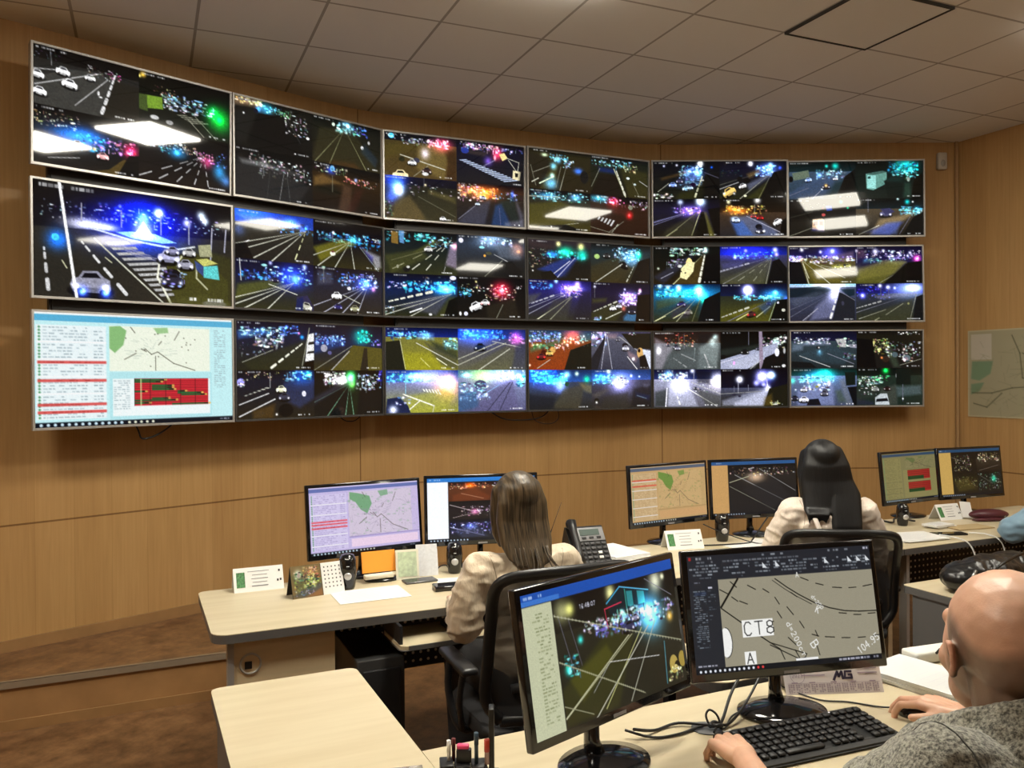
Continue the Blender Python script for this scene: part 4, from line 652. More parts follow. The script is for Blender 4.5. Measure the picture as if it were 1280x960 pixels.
def cad_cv():
    c = Cv(400, 225, 12); c.sub(0, 0, 1, 1); c.rect('24272e', 0, 0, 100, 100)
    c.rect('a82828', 1, 1.2, 2.2, 4); c.scrib('cfd2d8', 3, 13, 1.6, 2.2, .9); c.scrib('9aa0a8', 38, 52, 1.6, 1.8, .8); c.scrib('9aa0a8', 74, 88, 1.6, 1.8, .8); c.scrib('dde', 94, 99, 1.4, 2, .8)
    c.scrib('a8adb5', 1, 60, 5.2, 1.6, .6)
    for x0, x1 in ((1, 17), (19, 33), (36, 44), (46, 70), (73, 82), (84, 99)):
        for r in range(4): c.scrib('a8b0b8', x0, x1, 8.2 + r * 2.6, 1.5, .75, .6)
        c.scrib('888f98', (x0 + x1) / 2 - 3, (x0 + x1) / 2 + 3, 18.8, 1.2, .7)
    for x, y in ((40, 9), (47, 8.5), (74, 8.5), (87, 8.5), (92, 8.5), (97, 8.5)): c.poly('dfe4e8', [(x, y), (x + 1.6, y + 3.4), (x + 2.4, y + 5), (x, y + 5)])
    c.rect('9c9682', 15.5, 21.5, 100, 95.2)
    for i in range(28):
        c.scrib('9aa6b2', 2 + (i % 2), 8.5, 30 + i * 1.75, .9, .75); 
        if i % 3 != 1: c.scrib('8a96a2', 9.6, 13.5, 30 + i * 1.75, .9, .6)
    c.scrib('eef', 10, 14.5, 27, 1.6, .9); c.scrib('aab', 1, 6, 22.5, 1.2, .6); c.rect('2c3a5a', 2.5, 31, 9, 34, .5)
    def ln(w, *p, col='0c0c0a'):
        for a, b in zip(p, p[1:]): c.line(col, w, *a, *b)
    ln(1.7, (26, 22), (16, 45)); ln(.8, (16, 46), (36, 73), (45, 84), (47, 93)); ln(.8, (16, 46), (40, 78), (59, 90), (58, 93), (55, 94), (40, 80))
    P = [(46, 24), (52, 32), (58, 39), (66, 47), (74, 52.5), (82, 56), (90, 57.5), (100, 58)]
    ln(.9, *P); ln(.5, *[(x - 1.5, y + 1.2) for x, y in P[:4]])
    for a, b in (((16, 30), (20, 34)), ((22, 24), (25, 29)), ((31, 28), (35, 32)), ((39, 32), (42, 35.5)), ((26, 41), (30, 44)), ((45, 40), (47, 46)), ((45.5, 52), (47.5, 58)), ((51, 49), (54, 56)), ((57, 62), (59, 68)), ((39, 58), (43, 60.5)), ((50, 75), (54, 82)), ((53, 86), (55, 93)), ((63, 74), (66.5, 76)), ((65, 71), (66, 76)), ((65, 84), (66, 92)),
                 ((60, 24.5), (64, 27.5)), ((68, 30.5), (72, 32.5)), ((77, 35), (82, 36)), ((86, 36.5), (90, 36.5)), ((94, 36), (99, 35)), ((79, 57.5), (83, 58.5)), ((87, 60), (91, 60.5)), ((95, 60), (99, 60)), ((70, 77), (75, 78)), ((79, 79), (83.5, 79.6)), ((88, 80), (92, 80)), ((96.5, 79.5), (100, 79)), ((54, 37), (57, 41)), ((22, 37), (25, 41))): ln(.8, a, b)
    c.rect('f8f8f4', 26, 57.5, 42.5, 72); c.text('СТ8', 27, 70.5, 11, '101010', .9, rot=1, sp=1.45, asp=.66)
    c.rect('f8f8f4', 26, 84, 32, 95); c.text('А', 27.2, 94, 8.6, '101010', .9, asp=.66)
    c.ell('fafaf6', 5.6, 12.5, 17, 75); c.rect('24272e', 0, 55, 15.5, 95); 
    for i in range(14, 28): c.scrib('9aa6b2', 2 + (i % 2), 8.5, 30 + i * 1.75, .9, .7)
    c.scrib('dde', 1.5, 13, 92.5, 1.3, .8)
    for k in range(24):
        a = -math.pi / 2 + math.pi * k / 24; b = a + math.pi / 24
        c.line('101010', .6, 17 + 5.6 * .5625 * math.cos(a), 75 + 12.5 * math.sin(a), 17 + 5.6 * .5625 * math.cos(b), 75 + 12.5 * math.sin(b))
    c.text('d=200ст.', 49.5, 63, 4.7, 'f4f4f0', .6, rot=-66, sp=1.25, asp=.8)
    c.text('К', 66, 55, 5.5, 'f4f4f0', .8, rot=-30); c.text('d=200', 64.5, 42, 3.2, 'f4f4f0', .45, rot=-52, sp=1.2, asp=.8)
    c.text('В', 61.5, 82, 7, 'f4f4f0', .9, rot=-62, asp=.7); c.text('104.95', 88, 94.5, 6, 'f4f4f0', .7, rot=30, sp=1.2, asp=.62); c.text('А', 57.5, 24, 4, 'eeeee8', .6)
    c.rect('f4f4f4', 53, 93.2, 65, 95.4); c.rect('0c1018', 0, 95.2, 100, 100)
    for i in range(14): c.ell('e8ecf4' if i < 12 else 'e04040', 1.1, 1.1, 2.5 + i * 2.5, 97.6)
    c.scrib('dde', 74, 99, 96.4, 1.8, .9, .8)
    c.sub(0, 0, 1, 1); c.a[..., :] *= 1; c.noise(.015); return c

def display_material():
    m = bpy.data.materials.new('lit_display'); m.use_nodes = True
    nt = m.node_tree; b = nt.nodes['Principled BSDF']
    at = nt.nodes.new('ShaderNodeVertexColor'); at.layer_name = 'Col'
    b.inputs['Base Color'].default_value = (.004, .004, .005, 1); b.inputs['Roughness'].default_value = .035; b.inputs['Specular IOR Level'].default_value = .5
    nt.links.new(at.outputs[0], b.inputs['Emission Color']); b.inputs['Emission Strength'].default_value = SCREEN
    return m
DISP = display_material()
DISPM = DISP.copy(); DISPM.name = 'lit_matte_display'; DISPM.node_tree.nodes['Principled BSDF'].inputs['Roughness'].default_value = .35
def screen_mesh(name, cv, w, h, m, parent, y=0.0, gain=1.0, zc=0.0):
    """grid mesh in the local xz plane, facing -y, one colour per vertex"""
    img = cv.fin(); H, W = img.shape[:2]
    xs = np.linspace(-w / 2, w / 2, W); zs = np.linspace(h / 2, -h / 2, H) + zc
    X, Z = np.meshgrid(xs, zs); co = np.stack([X, np.full_like(X, y), Z], -1).reshape(-1, 3).astype(np.float32)
    idx = np.arange(W * H).reshape(H, W); q = np.stack([idx[:-1, :-1], idx[1:, :-1], idx[1:, 1:], idx[:-1, 1:]], -1).reshape(-1, 4)
    me = bpy.data.meshes.new(name); me.vertices.add(W * H); me.vertices.foreach_set('co', co.ravel())
    me.loops.add(q.size); me.loops.foreach_set('vertex_index', q.ravel().astype(np.int32))
    me.polygons.add(len(q)); me.polygons.foreach_set('loop_start', np.arange(0, q.size, 4, dtype=np.int32)); me.polygons.foreach_set('loop_total', np.full(len(q), 4, np.int32))
    at = me.color_attributes.new('Col', 'FLOAT_COLOR', 'POINT')
    L = np.where(img <= .04045, img / 12.92, ((img + .055) / 1.055) ** 2.4) * gain
    at.data.foreach_set('color', np.concatenate([L.reshape(-1, 3), np.ones((W * H, 1))], 1).astype(np.float32).ravel())
    me.update(calc_edges=True); me.validate(); me.materials.append(m)
    o = bpy.data.objects.new(name, me); link(o, parent); return o
# ------------------------------------------------------------------ the room
TVP = [(-2.445, 4.264), (-1.666, 5.034), (-.885, 5.801), (.115, 6.247), (1.12, 6.682), (2.215, 6.69), (3.309, 6.723)]
TVTOP = [CAM_H + 1.7261, CAM_H + 1.0471, CAM_H + .3684]; TVH = .62; TVW = 1.095
def wall_path():
    """curved display wall .25 m behind the displays, from the left to the right corner"""
    out = []
    p = [Vector((-4.45, 2.72)), Vector((-2.71, 4.43)), Vector((-1.08, 6.03)), Vector((1.05, 6.955)), Vector((3.70, 6.95))]
    p[0] = Vector((-4.45, 2.72))
    corners = {2: .35, 3: .35}
    for i, q in enumerate(p):
        if i in corners:
            a = (p[i - 1] - q).normalized() * corners[i]; b = (p[i + 1] - q).normalized() * corners[i]
            for k in range(9):
                t = k / 8; out.append((q + a) * (1 - t) ** 2 + q * 2 * t * (1 - t) + (q + b) * t * t)
        else: out.append(q)
    return out
WPATH = wall_path()
def strip(name, path, z0, z1, m, kind='structure', thick=0, u0=0):
    """vertical wall ribbon with uv in metres and a solid back"""
    bm = bmesh.new(); uvl = bm.loops.layers.uv.new('UVMap'); u = u0; prev = None
    n = len(path); nor = []
    for i in range(n):
        t = (Vector(path[min(i + 1, n - 1)][:2]) - Vector(path[max(i - 1, 0)][:2])).normalized(); nor.append(Vector((-t.y, t.x)))
    cols = []
    for i, p in enumerate(path):
        if prev is not None: u += (Vector(p[:2]) - prev).length
        prev = Vector(p[:2]); q = prev + nor[i] * thick
        cols.append((u, [bm.verts.new((prev.x, prev.y, z0)), bm.verts.new((prev.x, prev.y, z1)), bm.verts.new((q.x, q.y, z1)), bm.verts.new((q.x, q.y, z0))]))
    for (ua, a), (ub, b) in zip(cols, cols[1:]):
        for k, (i, j) in enumerate(((0, 1), (1, 2), (2, 3), (3, 0)) if thick else ((0, 1),)):
            f = bm.faces.new([a[i], b[i], b[j], a[j]])
            vv = (z0, z1, z1, z0) if k == 0 else (z1, z1, z1, z1)
            for l, (uu, v) in zip(f.loops, ((ua, vv[0]), (ub, vv[0]), (ub, vv[1]), (ua, vv[1]))): l[uvl].uv = (uu, v)
    if thick:
        for c in (cols[0][1], cols[-1][1]): bm.faces.new(c)
        bmesh.ops.recalc_face_normals(bm, faces=bm.faces)
    me = bpy.data.meshes.new(name); bm.to_mesh(me); bm.free(); me.materials.append(m)
    o = bpy.data.objects.new(name, me); link(o)
    if kind: o['kind'] = kind
    return o
JOFF = -4.689
WOODB, WOODD, WOODL = (.45, .265, .105), (.385, .215, .082), (.52, .315, .132)
WOOD = wood_wall('wood_veneer_wall', WOODB, WOODD, WOODL, joint=2.532)
SKIRT = mat('brown_skirting', (.30, .165, .065), .45, noise=.1, nscale=8)
strip('wall_back', WPATH, PLAT, CEIL, WOOD, thick=.06)
strip('baseboard_back', [p + Vector((.016, -.016)) for p in WPATH], PLAT, PLAT + .06, SKIRT, thick=.018)
# right wall (t = 6.0) and the unseen sides of the room
CR = Vector((3.70, 6.95)); rv = Vector((-V.x, -V.y))
right_path = [CR, CR + rv * 11.0]
strip('wall_right', right_path, 0, CEIL, WOOD, thick=.08, u0=.15)
lend = WPATH[0]
left_path = [lend + rv * 6.8, lend]
strip('wall_left', left_path, 0, CEIL, WOOD, thick=.08)
strip('wall_front', [right_path[1], left_path[0]], 0, CEIL, WOOD, thick=.08)
strip('baseboard_right', [CR - Vector((U.x, U.y)) * .012, CR - Vector((U.x, U.y)) * .012 + rv * 10.9], 0, .06, SKIRT, thick=.012)
b = MB(); b.box((0, 0, 0), (.022, .022, CEIL - PLAT)); o = b.build('trim_1', mat('corner_bead', (.36, .22, .10), .5), loc=(CR.x - .018, CR.y - .02, (CEIL + PLAT) / 2)); o['kind'] = 'structure'
# floors
FLOORM = floor_mat('brown_parquet_laminate', (.095, .042, .016), (.27, .145, .062))
outline = [tuple(p) for p in WPATH] + [tuple(right_path[1]), tuple(left_path[0])]
b = MB(); b.prism([(p[0], p[1]) for p in outline], -.1, 0); o = b.build('floor', FLOORM); o['kind'] = 'structure'
NP = 1.47
f0, f1 = D(-4.1, NP), D(5.98, NP)
pl = [(f0.x, f0.y), (f1.x, f1.y)] + [tuple(p) for p in WPATH[::-1][:-1]]
# clip: left end of the platform meets the left part of the curved wall
b = MB(); b.prism([(D(-2.72, NP).x, D(-2.72, NP).y), (f1.x, f1.y), (CR.x - .01, CR.y - .02)] + [tuple(p + Vector((.004, -.004))) for p in WPATH[::-1][1:-1]], 0, PLAT - .002)
o = b.build('trim_2', mat('riser_veneer', (.33, .18, .072), .45, noise=.15, nscale=6)); o['kind'] = 'structure'
b = MB(); b.prism([(D(-2.72, NP + .004).x, D(-2.72, NP + .004).y), (D(5.97, NP + .004).x, D(5.97, NP + .004).y), (CR.x - .02, CR.y - .03)] + [tuple(p + Vector((.006, -.006))) for p in WPATH[::-1][1:-1]], PLAT - .002, PLAT)
o = b.build('floor_platform', FLOORM); o['kind'] = 'structure'
b = MB(); b.box((0, 0, 0), (5.0, .014, .03)); b.box((0, .012, .0135), (5.0, .03, .003)); c = D(-2.68 + 2.5, NP - .006)
o = b.build('trim_3', mat('aluminium_nosing', (.36, .30, .22), .4, metal=.5), loc=(c.x - .0, c.y, PLAT - .012), rz=TH); o['kind'] = 'structure'
b = MB(); b.box((0, 0, .025), (8.6, .012, .05)); c = D(1.65, NP - .008)
o = b.build('baseboard_platform', SKIRT, loc=(c.x, c.y, 0), rz=TH); o['kind'] = 'structure'
# ceiling: outline polygon with cells cut for the lights
CEILM = ceil_mat()
def ceiling():
    bm = bmesh.new(); uvl = bm.loops.layers.uv.new('UVMap')
    rnd = []
    # grid cells covering the room, minus light cells
    for i in range(-14, 12):
        for j in range(-26, 8):
            if (i, j) in LIGHTS: continue
            vs = [bm.verts.new(G(i + a, j + c)) for a, c in ((0, 0), (0, 1), (1, 1), (1, 0))]
            f = bm.faces.new(vs)
            for l, (a, c) in zip(f.loops, ((0, 0), (0, 1), (1, 1), (1, 0))): l[uvl].uv = (i + a + 50, j + c + 50)
    bmesh.ops.remove_doubles(bm, verts=bm.verts, dist=1e-4)
    # cut by the room outline (convex enough: bisect with each wall plane)
    def cut(p, q):
        t = (Vector(q) - Vector(p)).normalized(); nrm = Vector((-t.y, t.x, 0))
        bmesh.ops.bisect_plane(bm, geom=bm.verts[:] + bm.edges[:] + bm.faces[:], plane_co=(p[0], p[1], CEIL), plane_no=nrm, clear_outer=True)
    ol = [Vector(p) for p in WPATH] + [right_path[1], left_path[0]]
    for a, c in zip(ol, ol[1:] + ol[:1]): cut(a, c)
    r = bmesh.ops.extrude_face_region(bm, geom=bm.faces[:])
    for v in [g for g in r['geom'] if isinstance(g, bmesh.types.BMVert)]: v.co.z += .03
    bmesh.ops.recalc_face_normals(bm, faces=bm.faces)
    me = bpy.data.meshes.new('ceiling'); bm.to_mesh(me); bm.free(); me.materials.append(CEILM)
    o = bpy.data.objects.new('ceiling', me); link(o); o['kind'] = 'structure'
ceiling()
b = MB(); b.prism([(p[0], p[1]) for p in outline], CEIL + .09, CEIL + .12); o = b.build('ceiling_slab', mat('plenum', (.2, .2, .2), .9)); o['kind'] = 'structure'
# hatch tile with a dark shadow gap
h = thing('ceiling_hatch', 'square ceiling access hatch outlined by a dark gap', 'hatch', G(2.5, -1.5), GT)
b = MB(); b.box((0, 0, -.004), (.575, .575, .012)); b.build('panel', mat('hatch_panel', CEILC[0], .85), h)
b = MB()
for sx in (-1, 1): b.box((sx * .294, 0, -.006), (.013, .60, .016)); b.box((0, sx * .294, -.006), (.60, .013, .016))
b.build('shadow_gap', mat('gap_dark', (.03, .025, .02), .8), h)
# light panels
EM = mat('light_diffuser', (.9, .9, .9), .4, emit=(1.0, .945, .81), estr=PANEL)
EM2 = mat('dim_light_diffuser', (.9, .9, .9), .4, emit=(1.0, .945, .81), estr=PANEL * .34)
l0 = None
for k, (i, j) in enumerate(LIGHTS):
    if l0 is None:
        l0 = thing('ceiling_light', 'square white recessed ceiling light panel above the desks', 'ceiling light', G(i + .5, j + .5), GT, 'recessed ceiling light panels')
        b = MB(); b.box((0, 0, -.006), (.560, .560, .034)); b.build('diffuser', EM, l0)
        b = MB()
        for s in (-1, 1): b.box((s * .293, 0, .008), (.020, .604, .026)); b.box((0, s * .293, .008), (.566, .020, .026))
        b.build('frame', mat('white_tray', (.7, .7, .68), .5), l0)
        b = MB(); b.box((0, 0, .045), (.6, .6, .05)); b.build('housing', mat('white_tray'), l0)
    else:
        c = copy_tree(l0); c.location = G(i + .5, j + .5)
        if i == 4:
            for q in c.children:
                if q.name.startswith('diffuser'): q.data = q.data.copy(); q.data.materials[0] = EM2
# small white detector high in the corner
p = Vector((3.56, 6.93, 3.43)); b = MB(); b.box((0, 0, 0), (.075, .05, .14), bevel=.012)
dt = thing('motion_detector', 'small white motion detector high in the corner above the displays', 'detector', p, 0); b.build('housing', mat('white_plastic', (.52, .47, .40), .5), dt)
b = MB(); b.ball((0, -.024, -.02), (.02, .008, .03)); b.build('lens', mat('milky_lens', (.35, .33, .3), .3), dt)

# ------------------------------------------------------------------ wall displays
names = {0: 'far left', 1: 'second', 2: 'third', 3: 'fourth', 4: 'fifth', 5: 'far right'}
lab = {(0, 0): 'top left corner wall display showing white cars on a night road', (1, 0): 'silver framed wall display showing one big blue lit fountain roundabout', (2, 0): 'bottom left wall display with pale blue traffic map and red chart',
 (0, 1): 'darkest wall display in top row, four dim street views', (1, 1): 'second display of middle row, blue lit avenues beside the fountain display', (2, 1): 'second display of bottom row, beside the map display, green glow lower right',
 (0, 2): 'third display of top row, zebra crossing and yellow sign at its upper right', (1, 2): 'third display of middle row, red flare and white car at lower right', (2, 2): 'third display of bottom row, yellow roads with blue and orange haze',
 (0, 3): 'fourth display of top row, blue traffic trail above wide crossing with red lamps', (1, 3): 'fourth display of middle row, green signals above and purple road below', (2, 3): 'fourth display of bottom row, orange road at upper left, blue haze below',
 (0, 4): 'fifth display of top row, blue traffic jam left and orange lights lower right', (1, 4): 'fifth display of middle row, big white bus at upper left', (2, 4): 'fifth display of bottom row, grey roads and two glaring white street lamps',
 (0, 5): 'top right display showing truck at upper right and white van below', (1, 5): 'silver framed rightmost display of middle row, yellow road above grey road', (2, 5): 'bottom right display with green signal lights and white cars'}
def make_tv(r, c):
    a, b_ = Vector(TVP[c]), Vector(TVP[c + 1]); mid = (a + b_) / 2; ang = math.atan2(b_.y - a.y, b_.x - a.x)
    silver = r == 0 or c in (0, 5)
    z0 = TVTOP[r] - TVH
    dy, dt = {(0, 0): (1.75, 1.5), (0, 3): (1.75, 0), (0, 5): (-3.2, -.75), (1, 2): (-.5, -.75), (1, 1): (-1, .25), (1, 5): (-2, -2)}.get((r, c), (0, 0))
    t = thing('wall_display', lab[r, c], 'display', (mid.x, mid.y, z0), ang + math.radians(dy), 'video wall displays'); t.rotation_euler.x = math.radians(dt)
    W, Hh = TVW - .006, TVH; bz = .011 if silver else .0095; bb = .013
    m = SILVER if silver else DBEZ
    f = MB()
    f.box((-W / 2 + bz / 2, .012, Hh / 2), (bz, .030, Hh)); f.box((W / 2 - bz / 2, .012, Hh / 2), (bz, .030, Hh))
    f.box((0, .012, Hh - bz / 2), (W - 2 * bz, .030, bz)); f.box((0, .012, bb / 2), (W - 2 * bz, .030, bb))
    f.build('frame', m, t)
    k = MB(); k.box((0, .036, Hh / 2), (W - .01, .03, Hh - .01)); k.box((0, .062, Hh * .45), (W * .6, .03, Hh * .55), bevel=.008); k.build('back_cover', BLACK, t)
    s = screen_mesh('screen', tv_cv((r, c)), W - 2 * bz, Hh - bz - bb, DISP, t, y=.006, zc=(Hh + bb - bz) / 2, gain=1.0 if (r, c) == (2, 0) else 1.35)
    k = MB(); k.box((0, .17, Hh / 2), (.34, .19, .30)); k.build('mount_arm', RAILM, t)
    return t
for r in range(3):
    for c in range(6): make_tv(r, c)
# black steel profile rails behind the rows
for c in range(6):
    a, b_ = Vector(TVP[c]), Vector(TVP[c + 1]); mid = (a + b_) / 2; ang = math.atan2(b_.y - a.y, b_.x - a.x)
    if c % 2 == 0:
        e = Vector(TVP[c + 2]); mid = (a + e) / 2; ln_ = (e - a).length
        rk = thing('mounting_frame', ['black steel mounting frame behind the left third of displays', 0, 'black steel mounting frame behind the middle third of displays', 0, 'black steel mounting frame behind the right third of displays'][c], 'mounting frame', (mid.x, mid.y, TVTOP[2] - TVH), ang, 'display mounting frames')
        for z in (.64, 1.32):
            q = MB(); q.box((0, .10, z + .005), (ln_ - .24, .045, .10)); q.build('cross_rail', RAILM, rk)
        for x in (-ln_ / 2 + .13, -.28, .28, ln_ / 2 - .13):
            q = MB(); q.box((x, .10, 1.0), (.045, .03, 1.9)); q.build('upright', RAILM, rk)

# hanging cables under the displays
def cable(name, pts, r, m, label, group=None, k=6):
    b = MB(); b.tube(smooth_path(pts, k), r, 6); o = b.build(name, m); tag(o, label, 'cable', group); return o
from_tv = lambda c, s, dz, dy=.08: (lambda a, b_: Vector(((a + (b_ - a) * s).x + (-(b_ - a).y) * dy / 1.09, (a + (b_ - a) * s).y + (b_ - a).x * dy / 1.09, TVTOP[2] - TVH + dz)))(Vector(TVP[c]), Vector(TVP[c + 1]))
cable('cable', [from_tv(0, .48, .05), from_tv(0, .51, -.03), from_tv(0, .53, -.075), from_tv(0, .60, -.06), from_tv(0, .68, -.005), from_tv(0, .72, .06)], .005, BLACK, 'short black cable loop hanging under the map display')
cable('cable', [from_tv(1, .70, .03), from_tv(1, .75, -.025), from_tv(1, .83, -.03), from_tv(1, .90, .03)], .004, BLACK, 'small black cable loop under second display of bottom row')
cable('cable', [from_tv(2, .72, .03), from_tv(2, .85, -.05), from_tv(3, .0, -.065), from_tv(3, .14, -.045), from_tv(3, .22, .03)], .005, BLACK, 'long black cable sagging under third and fourth displays')
cable('cable', [from_tv(3, .06, .03), from_tv(3, .09, -.07), from_tv(3, .2, -.10), from_tv(3, .27, -.06), from_tv(3, .26, .03)], .003, BLACK, 'thin black cable loop hanging below the sagging cable')

# city map poster on the right wall
def poster():
    W, Hh = 1.05, .70
    t = thing('city_map', 'large pale city street map poster pinned on the right wall', 'map', (CR.x - V.x * .62 - U.x * .006, CR.y - V.y * .62 - U.y * .006, 1.675), TH - math.pi / 2)
    c = Cv(150, 100, 3); c.sub(0, 0, 1, 1); c.rect('9c9478', 0, 0, 100, 100); c.rect('8a846c', 1.5, 2, 98.5, 98)
    c.rect('a09a8c', 3, 5, 20, 34); c.poly('62785e', [(4, 36), (21, 36), (19, 50), (10, 58), (3, 56)]); c.poly('62785e', [(46, 22), (60, 6), (68, 8), (62, 24), (52, 30)])
    c.poly('62785e', [(3, 62), (14, 60), (10, 70), (3, 74)])
    r = np.random.default_rng(4)
    for i in range(90):
        x, y = r.uniform(5, 95), r.uniform(8, 95); a = r.uniform(0, 6.28); l = r.uniform(4, 16)
        c.line('5a5c44', .5, x, y, x + l * math.cos(a), y + l * math.sin(a), .5)
    for p in ([(36, 8), (42, 28), (44, 55), (52, 58), (66, 36), (72, 28)], [(4, 72), (20, 72), (36, 66), (56, 64), (72, 68), (96, 62)], [(46, 66), (56, 80), (57, 96)], [(5, 84), (16, 88), (28, 72)], [(44, 28), (60, 40)]):
        for a_, b_ in zip(p, p[1:]): c.line('3a3c28', 1.1, *a_, *b_, .8)
    # printed paper: reflects, does not emit
    pm = bpy.data.materials.new('printed_map'); pm.use_nodes = True; nt = pm.node_tree; at = nt.nodes.new('ShaderNodeVertexColor'); at.layer_name = 'Col'
    nt.links.new(at.outputs[0], nt.nodes['Principled BSDF'].inputs['Base Color']); nt.nodes['Principled BSDF'].inputs['Roughness'].default_value = .6
    screen_mesh('printed_sheet', c, W, Hh, pm, t, gain=1.35)
    b = MB(); b.box((0, .002, 0), (W, .002, Hh)); b.build('backing', CREAM, t)
poster()
# ------------------------------------------------------------------ furniture
DZ = .75; TT = .03
def rounded_poly(w, d, rs, n=6):
    """rectangle 0..w x 0..d, radii at (front-left, front-right, back-right, back-left)"""
    out = []
    for (cx, cy, a0), r in zip(((0, 0, 180), (w, 0, 270), (w, d, 0), (0, d, 90)), rs):
        sx = 1 if cx == 0 else -1; sy = 1 if cy == 0 else -1
        if r < 1e-4: out.append((cx, cy)); continue
        for k in range(n + 1):
            a = math.radians(a0 + 90 * k / n); out.append((cx + sx * r + r * math.cos(a), cy + sy * r + r * math.sin(a)))
    return out
def top_part(parent, pts, z=DZ, name='desktop'):
    b = MB(); b.use(DESK); b.prism(pts, z - .003, z); o = b.build(name, None, parent)
    e = MB(); e.prism([(p[0], p[1]) for p in pts], z - TT - .004, z - .003); q = e.build('edge_band', GREYE, o); return o
WOODP = mat('maple_panel', (.62, .50, .31), .45, noise=.06, nscale=6, stretch=(1, 1, 6))
def perforated_panel(parent, x0, x1, y, z0, z1):
    b = MB(); b.use(DARKM); b.box(((x0 + x1) / 2, y, (z0 + z1) / 2), (x1 - x0, .012, z1 - z0)); o = b.build('modesty_panel', None, parent)
    h = MB(); nx = int((x1 - x0) / .036); nz = int((z1 - z0) / .036)
    for i in range(nx):
        for j in range(nz):
            x = x0 + .03 + i * .036 + (.0 if j % 2 else .0); z = z0 + .03 + j * .036
            vs = [h.bm.verts.new((x + .007 * math.cos(a * math.pi / 4), y - .0068, z + .007 * math.sin(a * math.pi / 4))) for a in range(8)]; h.bm.faces.new(vs)
    h.build('painted_lit_holes', mat('painted_hole_light', (.85, .80, .70), .6), o)['kind'] = 'stuff'; return o  # pale discs on a solid panel, painted as light showing through holes
# --- rear row: three desks
def rear_desk(t0, w, label, left_r, right_r, panel_l, panel_r):
    t = thing('office_desk', label, 'desk', D(t0, 0), TH, 'rear row of desks')
    top_part(t, rounded_poly(w, .70, (left_r, right_r, right_r * .6, left_r * .6)))
    if panel_l:
        for xx, y in ((.066, .06), (.25, .62)): b = MB(); b.box((xx, y, (DZ - TT) / 2), (.022, .05, DZ - TT - .004)); b.build('leg', mat('silver_leg', (.40, .39, .37), .4, metal=.4), t)
    for x, on in ((w - .045, panel_r),):
        if on:
            b = MB(); b.box((x, .35, (DZ - TT) / 2), (.03, .60, DZ - TT - .004)); b.build('side_panel', GREYE if x < .1 else WOODP, t)
    if w > 1.8 or True: perforated_panel(t, .47, w - .06, .48, .36, DZ - TT - .005)
    return t
d1 = rear_desk(0, 1.72, 'pale maple desk at the left with rounded corner and grey edge', .06, 0, True, True)
b = MB(); b.box((.262, .055, (DZ - TT) / 2), (.37, .025, DZ - TT - .004)); fp = b.build('front_panel', WOODP, d1)
b = MB()
b.lathe([(.040, 0), (.040, .004), (.033, .006), (.033, 0)], seg=28); b.xf(Matrix.Translation((.135, .042, .622)) @ Matrix.Rotation(math.radians(90), 4, 'X')); b.build('cable_grommet', mat('silver_plastic', (.45, .44, .42), .35, metal=.4), fp)
b = MB(); b.use(BLACK); b.box((.128, .040, .617), (.026, .004, .028), bevel=.002); b.build('grommet_hole', None, fp)
d2 = rear_desk(1.725, 1.72, 'pale maple desk in the middle, under the woman with black hair', 0, 0, False, True)
d3 = rear_desk(3.45, 1.95, 'pale maple desk at the right end with grey front edge', 0, .05, True, True)
# keyboard tray under desk 1
kt = thing('keyboard_tray', 'pale pull-out keyboard tray under the left desk', 'keyboard tray', D(.98, -.02, .645), TH)
b = MB(); b.prism(rrect(.62, .26, .03, cx=0, cy=.06), -.015, .0); b.build('board', DESK, kt)
b = MB(); b.prism(rrect(.628, .268, .032, cx=0, cy=.06), -.018, -.0155); b.box((0, -.073, -.008), (.56, .006, .018)); b.build('edge_band', GREYE, kt)
for s in (-1, 1):
    b = MB(); b.box((s * .3, .08, .035), (.012, .24, .07)); b.build('runner', DARKM, kt)
# returns linking the rear row to the near row
def side_desk(t0, w, n0, n1, label):
    t = thing('side_desk', label, 'desk', D(t0, n0), TH, 'side desks between the rows')
    top_part(t, rounded_poly(w, n1 - n0, (0, 0, .03, .03)))
    b = MB(); b.box((.03, (n1 - n0) / 2, (DZ - TT) / 2), (.03, n1 - n0 - .08, DZ - TT - .004)); b.build('side_panel', GREYE, t)
    b = MB(); b.box((w - .03, (n1 - n0) - .06, (DZ - TT) / 2), (.03, .08, DZ - TT - .004)); b.build('leg', GREYE, t)
    return t
side_desk(-.05, .435, -2.0, -.53, 'pale maple side desk at lower left beside the near desk')
s2 = thing('side_desk', 'pale maple side desk holding the black leather bag', 'desk', D(2.81, -1.18), TH, 'side desks between the rows')
top_part(s2, rounded_poly(.50, .65, (0, 0, .02, .02)))
for x in (.02, .48):
    b = MB(); b.box((x, .35, (DZ - TT) / 2), (.03, .50, DZ - TT - .004)); b.build('leg', GREYE, s2)
# black drawer tower under it
pd = thing('drawer_tower', 'black drawer tower with papers under the side desk', 'drawers', D(3.03, -.86), TH)
b = MB(); b.box((0, .0, .33), (.33, .42, .64)); b.build('body', BLACK, pd)
for k in range(5):
    b = MB(); b.box((0, -.215, .09 + k * .125), (.32, .012, .115), bevel=.004); dr = b.build('drawer', GLOSSB, pd)
    b = MB(); b.box((0, -.224, .09 + k * .125 + .045), (.2, .008, .012)); b.build('handle', DARKM, dr)
# near desk
nd = thing('office_desk', 'large pale maple desk in the foreground under the near monitors', 'desk', D(.3865, -1.945), TH)
top_part(nd, rounded_poly(2.4, .75, (0, .03, .03, 0)))
for x in (.04, 2.34):
    b = MB(); b.box((x, .37, (DZ - TT) / 2), (.03, .62, DZ - TT - .004)); b.build('side_panel', WOODP, nd)
perforated_panel(nd, .1, 2.28, .6, .30, DZ - TT - .005)
